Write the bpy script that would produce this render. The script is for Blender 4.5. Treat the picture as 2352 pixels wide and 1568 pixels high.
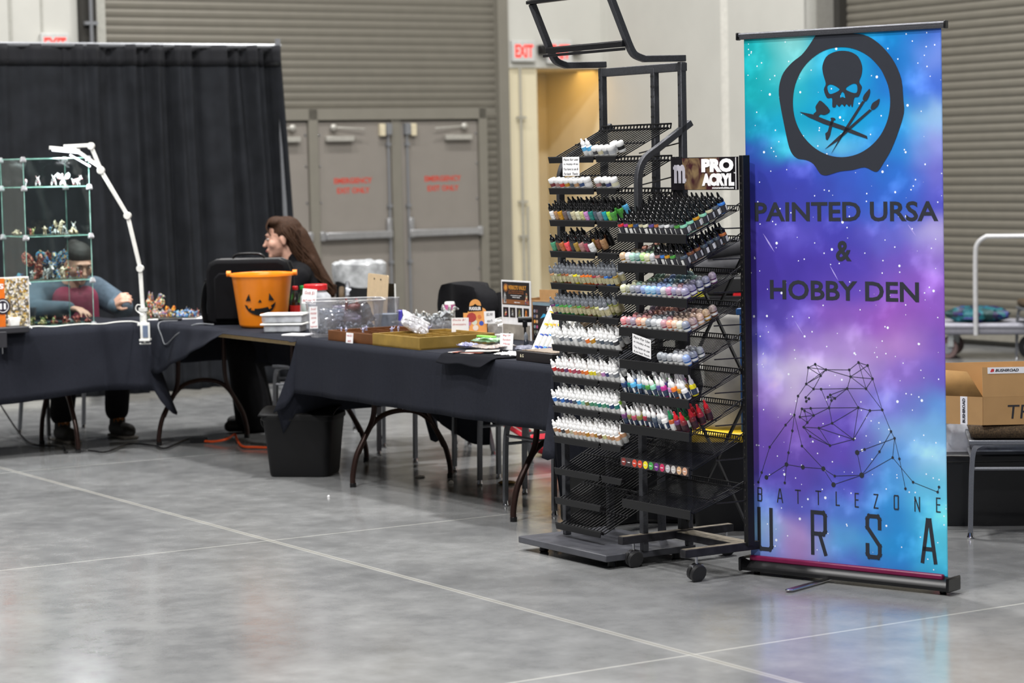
import bpy, bmesh, math, random
from mathutils import Vector, Matrix, noise as mnoise
random.seed(7)
for o in list(bpy.data.objects): bpy.data.objects.remove(o)
SC = bpy.context.scene; COL = SC.collection
PI = math.pi
# ------------------------------------------------------------------ camera
cam_d = bpy.data.cameras.new('camera'); cam = bpy.data.objects.new('camera', cam_d); COL.objects.link(cam)
PITCH, ROLL, CAMH = math.atan(409/5553.0), .021, 1.64
fw = Vector((0, math.cos(PITCH), -math.sin(PITCH))); r0 = Vector((1, 0, 0)); u0 = r0.cross(fw)
rt = r0*math.cos(ROLL) - u0*math.sin(ROLL); up = u0*math.cos(ROLL) + r0*math.sin(ROLL)
cam.matrix_world = Matrix(((rt.x, up.x, -fw.x, 0), (rt.y, up.y, -fw.y, 0), (rt.z, up.z, -fw.z, CAMH), (0, 0, 0, 1)))
cam_d.sensor_width = 36; cam_d.lens = 85.0; cam_d.clip_end = 200
cam_d.dof.use_dof = True; cam_d.dof.focus_distance = 9.95; cam_d.dof.aperture_fstop = 3.4; cam_d.dof.aperture_blades = 0
SC.camera = cam
# ------------------------------------------------------------------ world, lights, exposure
SC.view_settings.view_transform = 'Standard'; SC.view_settings.look = 'None'
SC.view_settings.gamma = 1; SC.view_settings.use_curve_mapping = False
SC.view_settings.exposure = -1.15
wd = bpy.data.worlds.new('hall_air'); SC.world = wd; wd.use_nodes = True
bgn = wd.node_tree.nodes['Background']; bgn.inputs[0].default_value = (.86, .88, .92, 1); bgn.inputs[1].default_value = .13
# table frame: a runs along the row of tables (towards the camera's right), b runs away behind them
T0 = Vector((-1.112, 12.682, 0)); DA = Vector((.530, -.848, 0)).normalized(); DB = Vector((.848, .530, 0)).normalized()
RT = math.atan2(DA.y, DA.x)
def T(a, b, z=0): return T0 + DA*a + DB*b + Vector((0, 0, z))
def hall_light(x, y, z, e, size=.7, col=(1, .985, .965)):
    l = bpy.data.lights.new('high_bay_light', 'AREA'); l.shape = 'DISK'; l.size = size; l.energy = e; l.color = col
    o = bpy.data.objects.new('high_bay_light', l); COL.objects.link(o); o.location = (x, y, z); return o
for (a, b, e) in [(-5.6, -5, 850), (-5.6, 1.5, 800), (-5.4, 5.4, 800), (.2, -5.0, 1100), (.9, .9, 1700), (0.5, 5.6, 950),
                  (6.0, -7.2, 1900), (4.6, -3.4, 1300), (4.6, 7.8, 350), (14, -6.5, 2300)]:
    p = T(a, b, 9.5); hall_light(p.x, p.y, p.z, e)
# ------------------------------------------------------------------ materials
def lin(c):
    if isinstance(c, str): c = [int(c[i:i+2], 16)/255 for i in (0, 2, 4)]
    return tuple((x/12.92 if x <= .04045 else ((x+.055)/1.055)**2.4) for x in c[:3])
MATS = {}
def mat(name, col='808080', rough=.5, metal=0, var=.08, scale=30, bump=0., bscale=None, spec=.5, objcol=False, emit=0, trans=0, sheen=0, coat=0, alpha=1, mixw=0):
    if name in MATS: return MATS[name]
    m = bpy.data.materials.new(name); m.use_nodes = True; nt = m.node_tree; N = nt.nodes; Lk = nt.links
    bs = N['Principled BSDF']; c = lin(col)
    tc = N.new('ShaderNodeTexCoord'); nz = N.new('ShaderNodeTexNoise'); nz.inputs['Scale'].default_value = scale; nz.inputs['Detail'].default_value = 4
    Lk.new(tc.outputs['Object'], nz.inputs['Vector'])
    mr = N.new('ShaderNodeMapRange'); mr.inputs[3].default_value = 1-var; mr.inputs[4].default_value = 1+var; mr.inputs[1].default_value = .3; mr.inputs[2].default_value = .7
    Lk.new(nz.outputs['Fac'], mr.inputs[0])
    mx = N.new('ShaderNodeMix'); mx.data_type = 'RGBA'; mx.blend_type = 'MULTIPLY'; mx.inputs[0].default_value = 1
    if objcol:
        oi = N.new('ShaderNodeObjectInfo')
        if mixw:
            m2 = N.new('ShaderNodeMix'); m2.data_type = 'RGBA'; m2.inputs[0].default_value = mixw; Lk.new(oi.outputs['Color'], m2.inputs[6]); m2.inputs[7].default_value = (*c, 1)
            Lk.new(m2.outputs[2], mx.inputs[6])
        else: Lk.new(oi.outputs['Color'], mx.inputs[6])
    else: mx.inputs[6].default_value = (*c, 1)
    Lk.new(mr.outputs[0], mx.inputs[7]); Lk.new(mx.outputs[2], bs.inputs['Base Color'])
    bs.inputs['Roughness'].default_value = rough; bs.inputs['Metallic'].default_value = metal
    bs.inputs['Specular IOR Level'].default_value = spec
    if sheen: bs.inputs['Sheen Weight'].default_value = sheen
    if coat: bs.inputs['Coat Weight'].default_value = coat
    if trans: bs.inputs['Transmission Weight'].default_value = trans
    if alpha < 1: bs.inputs['Alpha'].default_value = alpha
    if emit:
        bs.inputs['Emission Color'].default_value = (*c, 1); bs.inputs['Emission Strength'].default_value = emit
    if bump:
        nb = N.new('ShaderNodeTexNoise'); nb.inputs['Scale'].default_value = bscale or scale*3; nb.inputs['Detail'].default_value = 3
        Lk.new(tc.outputs['Object'], nb.inputs['Vector'])
        bp = N.new('ShaderNodeBump'); bp.inputs['Strength'].default_value = bump; bp.inputs['Distance'].default_value = .01
        Lk.new(nb.outputs['Fac'], bp.inputs['Height']); Lk.new(bp.outputs['Normal'], bs.inputs['Normal'])
    MATS[name] = m; return m
def clear_mat(name, tint='e8f4f0', gloss=.12, milky=0., edge='ffffff'):
    if name in MATS: return MATS[name]
    m = bpy.data.materials.new(name); m.use_nodes = True; nt = m.node_tree; N = nt.nodes; Lk = nt.links
    N.remove(N['Principled BSDF']); out = N['Material Output']
    tr = N.new('ShaderNodeBsdfTransparent'); tr.inputs[0].default_value = (*lin(tint), 1)
    gl = N.new('ShaderNodeBsdfGlossy'); gl.inputs['Roughness'].default_value = .08
    lw = N.new('ShaderNodeLayerWeight'); lw.inputs[0].default_value = .35
    ad = N.new('ShaderNodeMath'); ad.operation = 'MULTIPLY_ADD'; ad.inputs[1].default_value = .08; ad.inputs[2].default_value = gloss*.4
    Lk.new(lw.outputs['Fresnel'], ad.inputs[0])
    mx = N.new('ShaderNodeMixShader'); Lk.new(ad.outputs[0], mx.inputs[0]); Lk.new(tr.outputs[0], mx.inputs[1]); Lk.new(gl.outputs[0], mx.inputs[2])
    if milky:
        df = N.new('ShaderNodeBsdfDiffuse'); df.inputs[0].default_value = (*lin(edge), 1)
        nz = N.new('ShaderNodeTexNoise'); nz.inputs['Scale'].default_value = 14; tcx = N.new('ShaderNodeTexCoord'); Lk.new(tcx.outputs['Object'], nz.inputs['Vector'])
        mr = N.new('ShaderNodeMapRange'); mr.inputs[1].default_value = .3; mr.inputs[2].default_value = .7; mr.inputs[3].default_value = milky*.5; mr.inputs[4].default_value = min(1, milky*1.5)
        Lk.new(nz.outputs['Fac'], mr.inputs[0])
        m2 = N.new('ShaderNodeMixShader'); Lk.new(mr.outputs[0], m2.inputs[0]); Lk.new(mx.outputs[0], m2.inputs[1]); Lk.new(df.outputs[0], m2.inputs[2]); mx = m2
    Lk.new(mx.outputs[0], out.inputs['Surface']); MATS[name] = m; return m
# ------------------------------------------------------------------ mesh helpers
class MB:
    def __init__(s): s.v = []; s.f = []; s.m = []; s.cur = 0
    def add(s, vs, fs, M=None):
        o = len(s.v)
        for v in vs:
            v = Vector(v); s.v.append(M @ v if M is not None else v)
        for f in fs: s.f.append([i+o for i in f]); s.m.append(s.cur)
        return s
    def box(s, c, d, M=None, taper=1):
        x, y, z = [q/2 for q in d]; c = Vector(c); vs = []
        for sz in (-1, 1):
            t = taper if sz > 0 else 1
            for sx, sy in ((-1, -1), (1, -1), (1, 1), (-1, 1)): vs.append(c+Vector((sx*x*t, sy*y*t, sz*z)))
        return s.add(vs, [(3, 2, 1, 0), (4, 5, 6, 7), (0, 1, 5, 4), (1, 2, 6, 5), (2, 3, 7, 6), (3, 0, 4, 7)], M)
    def tube(s, pts, r, seg=8, closed=False, M=None, caps=True, flat=None):
        pts = [Vector(p) for p in pts]; n = len(pts); rr = r if isinstance(r, (list, tuple)) else [r]*n
        vs = []; fs = []; t0 = (pts[1]-pts[0]).normalized()
        ref = Vector((0, 0, 1)) if abs(t0.z) < .9 else Vector((1, 0, 0)); nrm = (ref - t0*ref.dot(t0)).normalized(); prev = t0
        for i, p in enumerate(pts):
            if closed: t = (pts[(i+1) % n]-pts[i-1]).normalized()
            elif i == 0: t = t0
            elif i == n-1: t = (pts[-1]-pts[-2]).normalized()
            else: t = ((pts[i+1]-p).normalized()+(p-pts[i-1]).normalized()).normalized()
            q = prev.rotation_difference(t); nrm = (q @ nrm); nrm = (nrm - t*nrm.dot(t)).normalized(); prev = t; bn = t.cross(nrm)
            k = 1.0
            if not closed and 0 < i < n-1:
                cs = max(.5, t.dot((p-pts[i-1]).normalized())); k = 1/cs if seg == 4 else 1
            for j in range(seg):
                an = 2*PI*(j+.5)/seg; fx, fy = (1, 1) if not flat else flat
                vs.append(p + nrm*math.cos(an)*rr[i]*fx*k + bn*math.sin(an)*rr[i]*fy*k)
        rng = n if closed else n-1
        for i in range(rng):
            for j in range(seg):
                a, b = i*seg+j, i*seg+(j+1) % seg; c, d = ((i+1) % n)*seg+(j+1) % seg, ((i+1) % n)*seg+j
                fs.append((a, b, c, d))
        if caps and not closed: fs.append(tuple(range(seg))[::-1]); fs.append(tuple((n-1)*seg+j for j in range(seg)))
        return s.add(vs, fs, M)
    def lathe(s, prof, seg=16, M=None, sx=1, sy=1, c=(0, 0)):
        vs = []; fs = []; n = len(prof)
        for (r, z) in prof:
            for j in range(seg):
                an = 2*PI*j/seg; vs.append((c[0]+r*math.cos(an)*sx, c[1]+r*math.sin(an)*sy, z))
        for i in range(n-1):
            for j in range(seg): fs.append((i*seg+j, i*seg+(j+1) % seg, (i+1)*seg+(j+1) % seg, (i+1)*seg+j))
        if prof[0][0] > 1e-5: fs.append(tuple(range(seg))[::-1])
        if prof[-1][0] > 1e-5: fs.append(tuple((n-1)*seg+j for j in range(seg)))
        return s.add(vs, fs, M)
    def sph(s, c, r, seg=12, M=None):
        if not isinstance(r, (tuple, list)): r = (r, r, r)
        vs = []; fs = []; R = seg//2
        L = M if M is not None else Matrix.Identity(4)
        L = L @ Matrix.Translation(c) @ Matrix.Diagonal((*r, 1))
        for i in range(R+1):
            ph = PI*i/R
            for j in range(seg): th = 2*PI*j/seg; vs.append((math.sin(ph)*math.cos(th), math.sin(ph)*math.sin(th), -math.cos(ph)))
        for i in range(R):
            for j in range(seg): fs.append((i*seg+j, i*seg+(j+1) % seg, (i+1)*seg+(j+1) % seg, (i+1)*seg+j))
        return s.add(vs, fs, L)
    def cap(s, p, q, r1, r2, seg=10):
        p, q = Vector(p), Vector(q); ax = (q-p)
        if ax.length < 1e-5: return s.sph(p, r1, seg)
        pts = []; rr = []
        d = ax.normalized()
        for k in range(5): a = -PI/2+PI/2*k/4; pts.append(p+d*math.sin(a)*r1); rr.append(max(r1*math.cos(a), r1*.02))
        for k in range(1, 5): a = PI/2*k/4; pts.append(q+d*math.sin(a)*r2); rr.append(max(r2*math.cos(a), r2*.02))
        pts.insert(5, q); rr.insert(5, r2)
        return s.tube(pts, rr, seg)
    def prism(s, poly, y0, y1, M=None):
        # polygon in local x,z ; extruded along y
        n = len(poly); vs = [(x, y0, z) for x, z in poly]+[(x, y1, z) for x, z in poly]
        fs = [tuple(range(n)), tuple(range(2*n-1, n-1, -1))]+[(i, i+n, (i+1) % n+n, (i+1) % n) for i in range(n)]
        return s.add(vs, fs, M)
    def grid(s, fn, nu, nv, M=None):
        vs = [fn(i/nu, j/nv) for j in range(nv+1) for i in range(nu+1)]
        fs = [(j*(nu+1)+i, j*(nu+1)+i+1, (j+1)*(nu+1)+i+1, (j+1)*(nu+1)+i) for j in range(nv) for i in range(nu)]
        return s.add(vs, fs, M)
    def mesh(s, name, mats=None, smooth=True, angle=38):
        me = bpy.data.meshes.new(name); me.from_pydata([tuple(v) for v in s.v], [], s.f)
        if mats is not None:
            for mm in (mats if isinstance(mats, (list, tuple)) else [mats]): me.materials.append(mm)
            me.polygons.foreach_set('material_index', s.m)
        me.validate(); bm = bmesh.new(); bm.from_mesh(me); bmesh.ops.remove_doubles(bm, verts=bm.verts, dist=1e-5); bmesh.ops.recalc_face_normals(bm, faces=bm.faces); bm.to_mesh(me); bm.free()
        if smooth:
            me.polygons.foreach_set('use_smooth', [True]*len(me.polygons)); me.set_sharp_from_angle(angle=math.radians(angle))
        me.update(); return me
    def build(s, name, mats=None, parent=None, loc=None, rot=None, smooth=True, bevel=0, angle=38, solid=0, remesh=0, sub=0):
        me = s.mesh(name, mats, smooth, angle); o = bpy.data.objects.new(name, me); COL.objects.link(o)
        if parent is not None: o.parent = parent
        if loc is not None: o.location = loc
        if rot is not None: o.rotation_euler = rot
        if remesh:
            d = o.modifiers.new('r', 'REMESH'); d.mode = 'VOXEL'; d.voxel_size = remesh; d.use_smooth_shade = True
            d = o.modifiers.new('s', 'SMOOTH'); d.factor = .6; d.iterations = 5
        if solid: d = o.modifiers.new('t', 'SOLIDIFY'); d.thickness = solid; d.offset = 0
        if bevel: d = o.modifiers.new('b', 'BEVEL'); d.width = bevel; d.segments = 2; d.limit_method = 'ANGLE'; d.angle_limit = math.radians(50)
        if sub: d = o.modifiers.new('u', 'SUBSURF'); d.levels = sub; d.render_levels = sub
        return o
def bake(o):
    dg = bpy.context.evaluated_depsgraph_get(); dg.update(); me = bpy.data.meshes.new_from_object(o.evaluated_get(dg)); me.name = o.data.name
    o.modifiers.clear(); o.data = me; return o
def thing(name, label, cat, loc=(0, 0, 0), rotz=0, group=None):
    o = bpy.data.objects.new(name, None); COL.objects.link(o); o.location = loc; o.rotation_euler = (0, 0, rotz); o.empty_display_size = .1
    o['label'] = label; o['category'] = cat
    if group: o['group'] = group
    return o
def tag(o, label, cat, group=None, kind=None):
    o['label'] = label; o['category'] = cat
    if group: o['group'] = group
    if kind: o['kind'] = kind
    return o
def struct(o): o['kind'] = 'structure'; return o
def place(o, loc, rz=0): o.location = loc; o.rotation_euler = (0, 0, rz); return o
def kids(o): return [c for c in bpy.data.objects if c.parent == o]
KID = {}
def copy_tree(o, parent=None):
    if o.name not in KID: KID[o.name] = kids(o)
    src = KID[o.name]; c = o.copy(); COL.objects.link(c); c.parent = parent; KID[c.name] = []
    for ch in src: KID[c.name].append(copy_tree(ch, c))
    return c
def setcol(o, rgb):
    o.color = (*lin(rgb), 1)
    for ch in KID.get(o.name, None) or kids(o): ch.color = (*lin(rgb), 1)
def text_mesh(s, w, h, bold=0., depth=.0006, shear=0, font=None):
    cu = bpy.data.curves.new('lettering', 'FONT'); cu.body = s; cu.size = 1; cu.offset = bold; cu.extrude = 0; cu.shear = shear; cu.align_x = 'CENTER'; cu.resolution_u = 3
    o = bpy.data.objects.new('tmp', cu); COL.objects.link(o)
    dg = bpy.context.evaluated_depsgraph_get(); me = bpy.data.meshes.new_from_object(o.evaluated_get(dg)); bpy.data.objects.remove(o)
    xs = [v.co.x for v in me.vertices]; ys = [v.co.y for v in me.vertices]
    x0, x1, y0, y1 = min(xs), max(xs), min(ys), max(ys); kx = w/(x1-x0); ky = h/(y1-y0) if h else kx
    for v in me.vertices: v.co = Vector(((v.co.x-(x0+x1)/2)*kx, 0, (v.co.y-(y0+y1)/2)*ky))
    bm = bmesh.new(); bm.from_mesh(me)
    r = bmesh.ops.extrude_face_region(bm, geom=bm.faces[:]); 
    for g in r['geom']:
        if isinstance(g, bmesh.types.BMVert): g.co.y -= depth
    bmesh.ops.recalc_face_normals(bm, faces=bm.faces); bm.to_mesh(me); bm.free(); return me
def text(s, w, h, m, parent, loc, bold=0., rot=(0, 0, 0), shear=0, name='lettering', depth=.0006):
    me = text_mesh(s, w, h, bold, depth, shear); me.materials.clear(); me.materials.append(m); me.polygons.foreach_set('use_smooth', [False]*len(me.polygons))
    o = bpy.data.objects.new(name, me); COL.objects.link(o); o.parent = parent; o.location = loc; o.rotation_euler = rot; return o
def shape2d(name, loops, m, parent, loc=(0, 0, 0), depth=.0008):
    cu = bpy.data.curves.new(name, 'CURVE'); cu.dimensions = '2D'; cu.fill_mode = 'BOTH'
    for lp in loops:
        sp = cu.splines.new('POLY'); sp.points.add(len(lp)-1); sp.use_cyclic_u = True
        for i, (x, z) in enumerate(lp): sp.points[i].co = (x, z, 0, 1)
    o = bpy.data.objects.new('tmp', cu); COL.objects.link(o)
    dg = bpy.context.evaluated_depsgraph_get(); me = bpy.data.meshes.new_from_object(o.evaluated_get(dg)); bpy.data.objects.remove(o)
    for v in me.vertices: v.co = Vector((v.co.x, 0, v.co.y))
    bm = bmesh.new(); bm.from_mesh(me); r = bmesh.ops.extrude_face_region(bm, geom=bm.faces[:])
    for g in r['geom']:
        if isinstance(g, bmesh.types.BMVert): g.co.y -= depth
    bmesh.ops.recalc_face_normals(bm, faces=bm.faces); bm.to_mesh(me); bm.free()
    me.materials.clear(); me.materials.append(m); me.name = name; me.polygons.foreach_set('use_smooth', [False]*len(me.polygons))
    o = bpy.data.objects.new(name, me); COL.objects.link(o); o.parent = parent; o.location = loc; return o
def smooth_path(pts, n=6, closed=False):
    P = [Vector(p) for p in pts]; out = []; L = len(P)
    rng = range(L) if closed else range(L-1)
    for i in rng:
        p0 = P[i-1] if (i > 0 or closed) else P[0]; p1 = P[i]; p2 = P[(i+1) % L]; p3 = P[(i+2) % L] if (i+2 < L or closed) else P[-1]
        for k in range(n):
            t = k/n; out.append(.5*((2*p1)+(-p0+p2)*t+(2*p0-5*p1+4*p2-p3)*t*t+(-p0+3*p1-3*p2+p3)*t*t*t))
    if not closed: out.append(P[-1])
    return out
# common materials
M_black = mat('black_metal', '17171a', .42, .3, .15, 60)
M_gun = mat('gunmetal_hammered_paint', '4a4b50', .38, .55, .22, 220, .25, 500)
M_blk = mat('black_plastic', '0c0c0e', .35, 0, .1, 40)
M_white = mat('white_plastic', 'f2f2ee', .4)
M_whiteM = mat('white_enamel', 'e9e9e4', .3)
M_paper = mat('white_paper', 'f0eff0', .8, 0, .03)
M_ink = mat('dark_ink', '26262c', .7)
M_red = mat('red_ink', 'b8383c', .7)
M_chrome = mat('chrome', 'c8c8cc', .18, 1, .03)
M_grey = mat('grey_enamel', '8c8e92', .35, .4, .1, 80)
M_cloth = mat('black_table_linen', '20222a', .9, 0, .12, 120, .12, 900, .15)
M_black_fabric = mat('black_fabric', '121215', .95, 0, .2, 60, .2, 300, .2)
M_skin = mat('skin', 'd6a690', .5, 0, .08, 30)
M_cream = mat('cream_card', 'd8cfb4', .7)
M_orange = mat('orange_plastic', 'ff8f1a', .32, 0, .05, 20)
M_redp = mat('red_plastic', 'd22027', .35)
M_glass = clear_mat('clear_glass', 'f9fdfc', .06)
M_clear = clear_mat('clear_plastic', 'f2f2f4', .25, .06)
M_milk = clear_mat('milky_plastic', 'e4e6ea', .2, .5, 'dfe2e8')
# ================================================================== the hall
def floor_mat():
    m = bpy.data.materials.new('polished_concrete'); m.use_nodes = True; nt = m.node_tree; N = nt.nodes; Lk = nt.links; bs = N['Principled BSDF']
    tc = N.new('ShaderNodeTexCoord'); sp = N.new('ShaderNodeSeparateXYZ'); Lk.new(tc.outputs['Object'], sp.inputs[0])
    def nz(scale, det=4, sx=1, sy=1):
        mp = N.new('ShaderNodeMapping'); mp.inputs['Scale'].default_value = (sx, sy, 1); Lk.new(tc.outputs['Object'], mp.inputs['Vector'])
        n = N.new('ShaderNodeTexNoise'); n.inputs['Scale'].default_value = scale; n.inputs['Detail'].default_value = det; n.inputs['Roughness'].default_value = .62; Lk.new(mp.outputs[0], n.inputs['Vector']); return n
    a = nz(1.1, 8); b = nz(7, 6); c = nz(90, 2)
    r1 = N.new('ShaderNodeValToRGB'); r1.color_ramp.elements[0].position = .3; r1.color_ramp.elements[0].color = (*lin('6e6f70'), 1); r1.color_ramp.elements[1].position = .72; r1.color_ramp.elements[1].color = (*lin('8d8e8e'), 1)
    Lk.new(a.outputs['Fac'], r1.inputs[0])
    r2 = N.new('ShaderNodeMapRange'); r2.inputs[1].default_value = .3; r2.inputs[2].default_value = .7; r2.inputs[3].default_value = .87; r2.inputs[4].default_value = 1.1; Lk.new(b.outputs['Fac'], r2.inputs[0])
    m1 = N.new('ShaderNodeMix'); m1.data_type = 'RGBA'; m1.blend_type = 'MULTIPLY'; m1.inputs[0].default_value = 1; Lk.new(r1.outputs[0], m1.inputs[6]); Lk.new(r2.outputs[0], m1.inputs[7])
    # saw-cut control joints filled with pale sealant: x = a, y = b of the hall grid
    def near(out, v0, w):
        s_ = N.new('ShaderNodeMath'); s_.operation = 'SUBTRACT'; s_.inputs[1].default_value = v0; Lk.new(out, s_.inputs[0])
        ab = N.new('ShaderNodeMath'); ab.operation = 'ABSOLUTE'; Lk.new(s_.outputs[0], ab.inputs[0])
        l = N.new('ShaderNodeMapRange'); l.inputs[1].default_value = w*.7; l.inputs[2].default_value = w*1.3; l.inputs[3].default_value = 1; l.inputs[4].default_value = 0; Lk.new(ab.outputs[0], l.inputs[0]); return l.outputs[0]
    def mx(f, col, prev):
        k = N.new('ShaderNodeMix'); k.data_type = 'RGBA'; Lk.new(f, k.inputs[0]); Lk.new(prev, k.inputs[6]); k.inputs[7].default_value = (*lin(col), 1); return k.outputs[2]
    col = m1.outputs[2]
    def scale_f(f, k):
        q = N.new('ShaderNodeMath'); q.operation = 'MULTIPLY'; q.inputs[1].default_value = k; Lk.new(f, q.inputs[0]); return q.outputs[0]
    for v in (1.78, 4.92, 8.06, -1.36, -4.5): col = mx(scale_f(near(sp.outputs[0], v, .006), .55), 'c6c6bf', col)
    col = mx(scale_f(near(sp.outputs[1], -1.083, .016), .5), 'bfbeb7', col); col = mx(scale_f(near(sp.outputs[1], -1.083, .0035), .8), '77756f', col)
    Lk.new(col, bs.inputs['Base Color'])
    rr = N.new('ShaderNodeMapRange'); rr.inputs[1].default_value = .3; rr.inputs[2].default_value = .7; rr.inputs[3].default_value = .11; rr.inputs[4].default_value = .22; Lk.new(b.outputs['Fac'], rr.inputs[0]); Lk.new(rr.outputs[0], bs.inputs['Roughness'])
    bs.inputs['Specular IOR Level'].default_value = .75
    bp = N.new('ShaderNodeBump'); bp.inputs['Strength'].default_value = .05; bp.inputs['Distance'].default_value = .004; Lk.new(c.outputs['Fac'], bp.inputs['Height']); Lk.new(bp.outputs[0], bs.inputs['Normal'])
    return m
F = MB(); F.box((0, 0, -.05), (40, 30, .1)); fl = F.build('floor', floor_mat(), smooth=False); place(fl, T(4, -3), RT); fl.data.transform(Matrix.Translation((-4+4, 0, 0)))
# keep floor object coordinates equal to the hall grid
fl.data.transform(Matrix.Translation((4, -3, 0))); place(fl, T(0, 0), RT); struct(fl)
M_wall = mat('warm_grey_wall_paint', 'c4c3bc', .75, 0, .03, 3)
M_wallc = mat('cream_wall_paint', 'd9cfb2', .75, 0, .03, 3)
M_taupe = mat('taupe_steel_paint', '7e7a70', .5, .1, .04, 5)
M_tauped = mat('taupe_door_paint', '868079', .5, .05, .03, 5)
M_slat = mat('taupe_shutter_slats', '726e64', .5, .2, .04, 8)
M_dark = mat('dark_gap', '2c2a26', .8)
AW = -9.4; BW = 8.35; HT = 5.2
def hall(name, boxes, m, bevel=0):
    b = MB()
    for (a0, a1, b0, b1, z0, z1) in boxes: b.box(((a0+a1)/2, (b0+b1)/2, (z0+z1)/2), (abs(a1-a0), abs(b1-b0), abs(z1-z0)))
    o = b.build(name, m, smooth=False, bevel=bevel); place(o, T(0, 0), RT); return struct(o)
def slats(mb, fixed, lo, hi, z0, z1, pitch=.077, axis='a', depth=.009, sgn=1):
    # rolling shutter profile, fixed = plane coordinate
    n = int((z1-z0)/pitch); prof = []
    for i in range(n):
        z = z0+i*pitch
        for t, d in ((0, 0), (.12, .55), (.35, 1), (.65, 1), (.88, .6), (.97, 0)): prof.append((d*depth*sgn, z+t*pitch))
    prof.append((0, z0+n*pitch)); vs = []; fs = []
    for d, z in prof:
        for q in (lo, hi): vs.append((fixed+d, q, z) if axis == 'a' else (q, fixed+d, z))
    for i in range(len(prof)-1): fs.append((2*i, 2*i+1, 2*i+3, 2*i+2))
    mb.add(vs, fs)
# left wall (door wall), a = AW
hall('wall_left', [(AW-.3, AW, -5, 2.62, 0, HT), (AW-.3, AW, 2.77, 2.88, 0, HT), (AW-.3, AW, 2.62, 2.77, 0, HT), (AW-.3, AW-.0, 7.2, 8.5, 2.6, HT), (AW-.3, AW-.12, 2.88, 7.2, 3.8, HT)], M_wall)
hall('trim_1', [(AW, AW+.09, 2.62, 2.77, 0, HT)], M_dark)
hall('trim_2', [(AW, AW+.03, 2.77, 2.88, 0, HT), (AW, AW+.01, 1.97, 2.0, 0, HT), (AW, AW+.01, 2.27, 2.29, 0, HT)], mat('grey_trim_paint', 'a9a8a0', .6))
# shutter on the left wall with its door frame
sh = MB(); slats(sh, AW-.06, 2.9, 7.08, 2.2, 4.4); o = sh.build('rolling_shutter', M_slat, smooth=True, angle=60); place(o, T(0, 0), RT)
tag(o, 'taupe rolling steel shutter above the emergency exit doors', 'shutter')
sh = MB(); slats(sh, AW-.06, 6.98, 7.1, 0, 2.2); 
for q in (-1, 1): pass
hall('trim_3', [(AW-.08, AW+.03, 7.08, 7.2, 0, HT), (AW-.1, AW-.06, 2.9, 7.08, 0, 4.4)], M_taupe)
sh = MB(); slats(sh, AW-.055, 6.93, 7.08, 0, 2.2); o = sh.build('shutter_strip', M_slat, smooth=True, angle=60); place(o, T(0, 0), RT); tag(o, 'narrow strip of taupe ribbed shutter right of the exit doors', 'shutter')
hall('trim_4', [(AW-.05, AW+.02, 6.84, 6.93, 0, 2.2), (AW-.05, AW+.02, 4.93, 5.03, 0, 2.2), (AW-.05, AW+.02, 2.9, 6.93, 2.09, 2.2), (AW-.05, AW+.0, 5.845, 5.955, 0, 2.09)], M_taupe, .004)
def exit_door(n, b0, b1, hinge):
    root = bpy.data.objects.new('door_%d' % n, None); COL.objects.link(root); place(root, T(AW-.03, b0), RT); struct(root)
    w = b1-b0; s = 1 if hinge == 'L' else -1; x = lambda f: f*w if s > 0 else w-f*w
    d = MB(); d.box((0, w/2, 1.04), (.04, w-.01, 2.06)); d.build('door_leaf', M_tauped, root, bevel=.003)
    p = MB(); p.box((.07, x(.5), .975), (.05, w*.9, .07)); p.box((.06, x(.92), 1.03), (.05, .05, .2)); p.box((.05, x(.02), .975), (.06, .05, .09)); p.build('panic_bar', mat('brushed_steel', 'b4b4b6', .35, .7), root, bevel=.008)
    p = MB(); p.tube([(.05, x(.94), .05), (.05, x(.94), 2.03)], .012, 8)
    for z in (.7, 1.25, 1.85): p.box((.05, x(.94), z), (.04, .04, .03))
    p.box((.055, x(.94), 2.0), (.05, .06, .11)); p.build('vertical_rod', M_grey, root)
    p = MB(); p.box((.05, x(.28), 1.91), (.06, .3, .05)); p.tube([(.06, x(.2), 2.02), (.09, x(.6), 2.0)], .01, 6); p.sph((.06, x(.2), 2.02), (.03, .04, .035)); p.build('door_closer', mat('silver_paint', 'b9b6ae', .4, .4), root, bevel=.006)
    p = MB()
    for z in (.25, .6, .95, 1.3, 1.65, 1.95): p.lathe([(.012, 0), (.012, .006), (0, .01)], 8, Matrix.Translation((.02, x(.03), z)) @ Matrix.Rotation(PI/2, 4, 'Y'))
    p.build('hinge_bolt', M_chrome, root)
    sg = MB(); 
    for i, (tx, zz, ww) in enumerate((('EMERGENCY', 1.505, .42), ('EXIT ONLY', 1.41, .36))):
        text(tx, ww, .055, mat('door_stencil_red', 'c23a26', .6), root, (.0205, x(.47), zz), .03, (0, 0, PI/2), name='stencil')
    p = MB(); p.box((.05, x(.86), 1.99), (.05, .06, .12)); p.build('door_stop', mat('ivory', 'cfc4a8', .5), root, bevel=.006)
exit_door(1, 5.03, 5.845, 'L'); exit_door(2, 5.955, 6.84, 'R'); exit_door(3, 4.03, 4.93, 'R')
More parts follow.
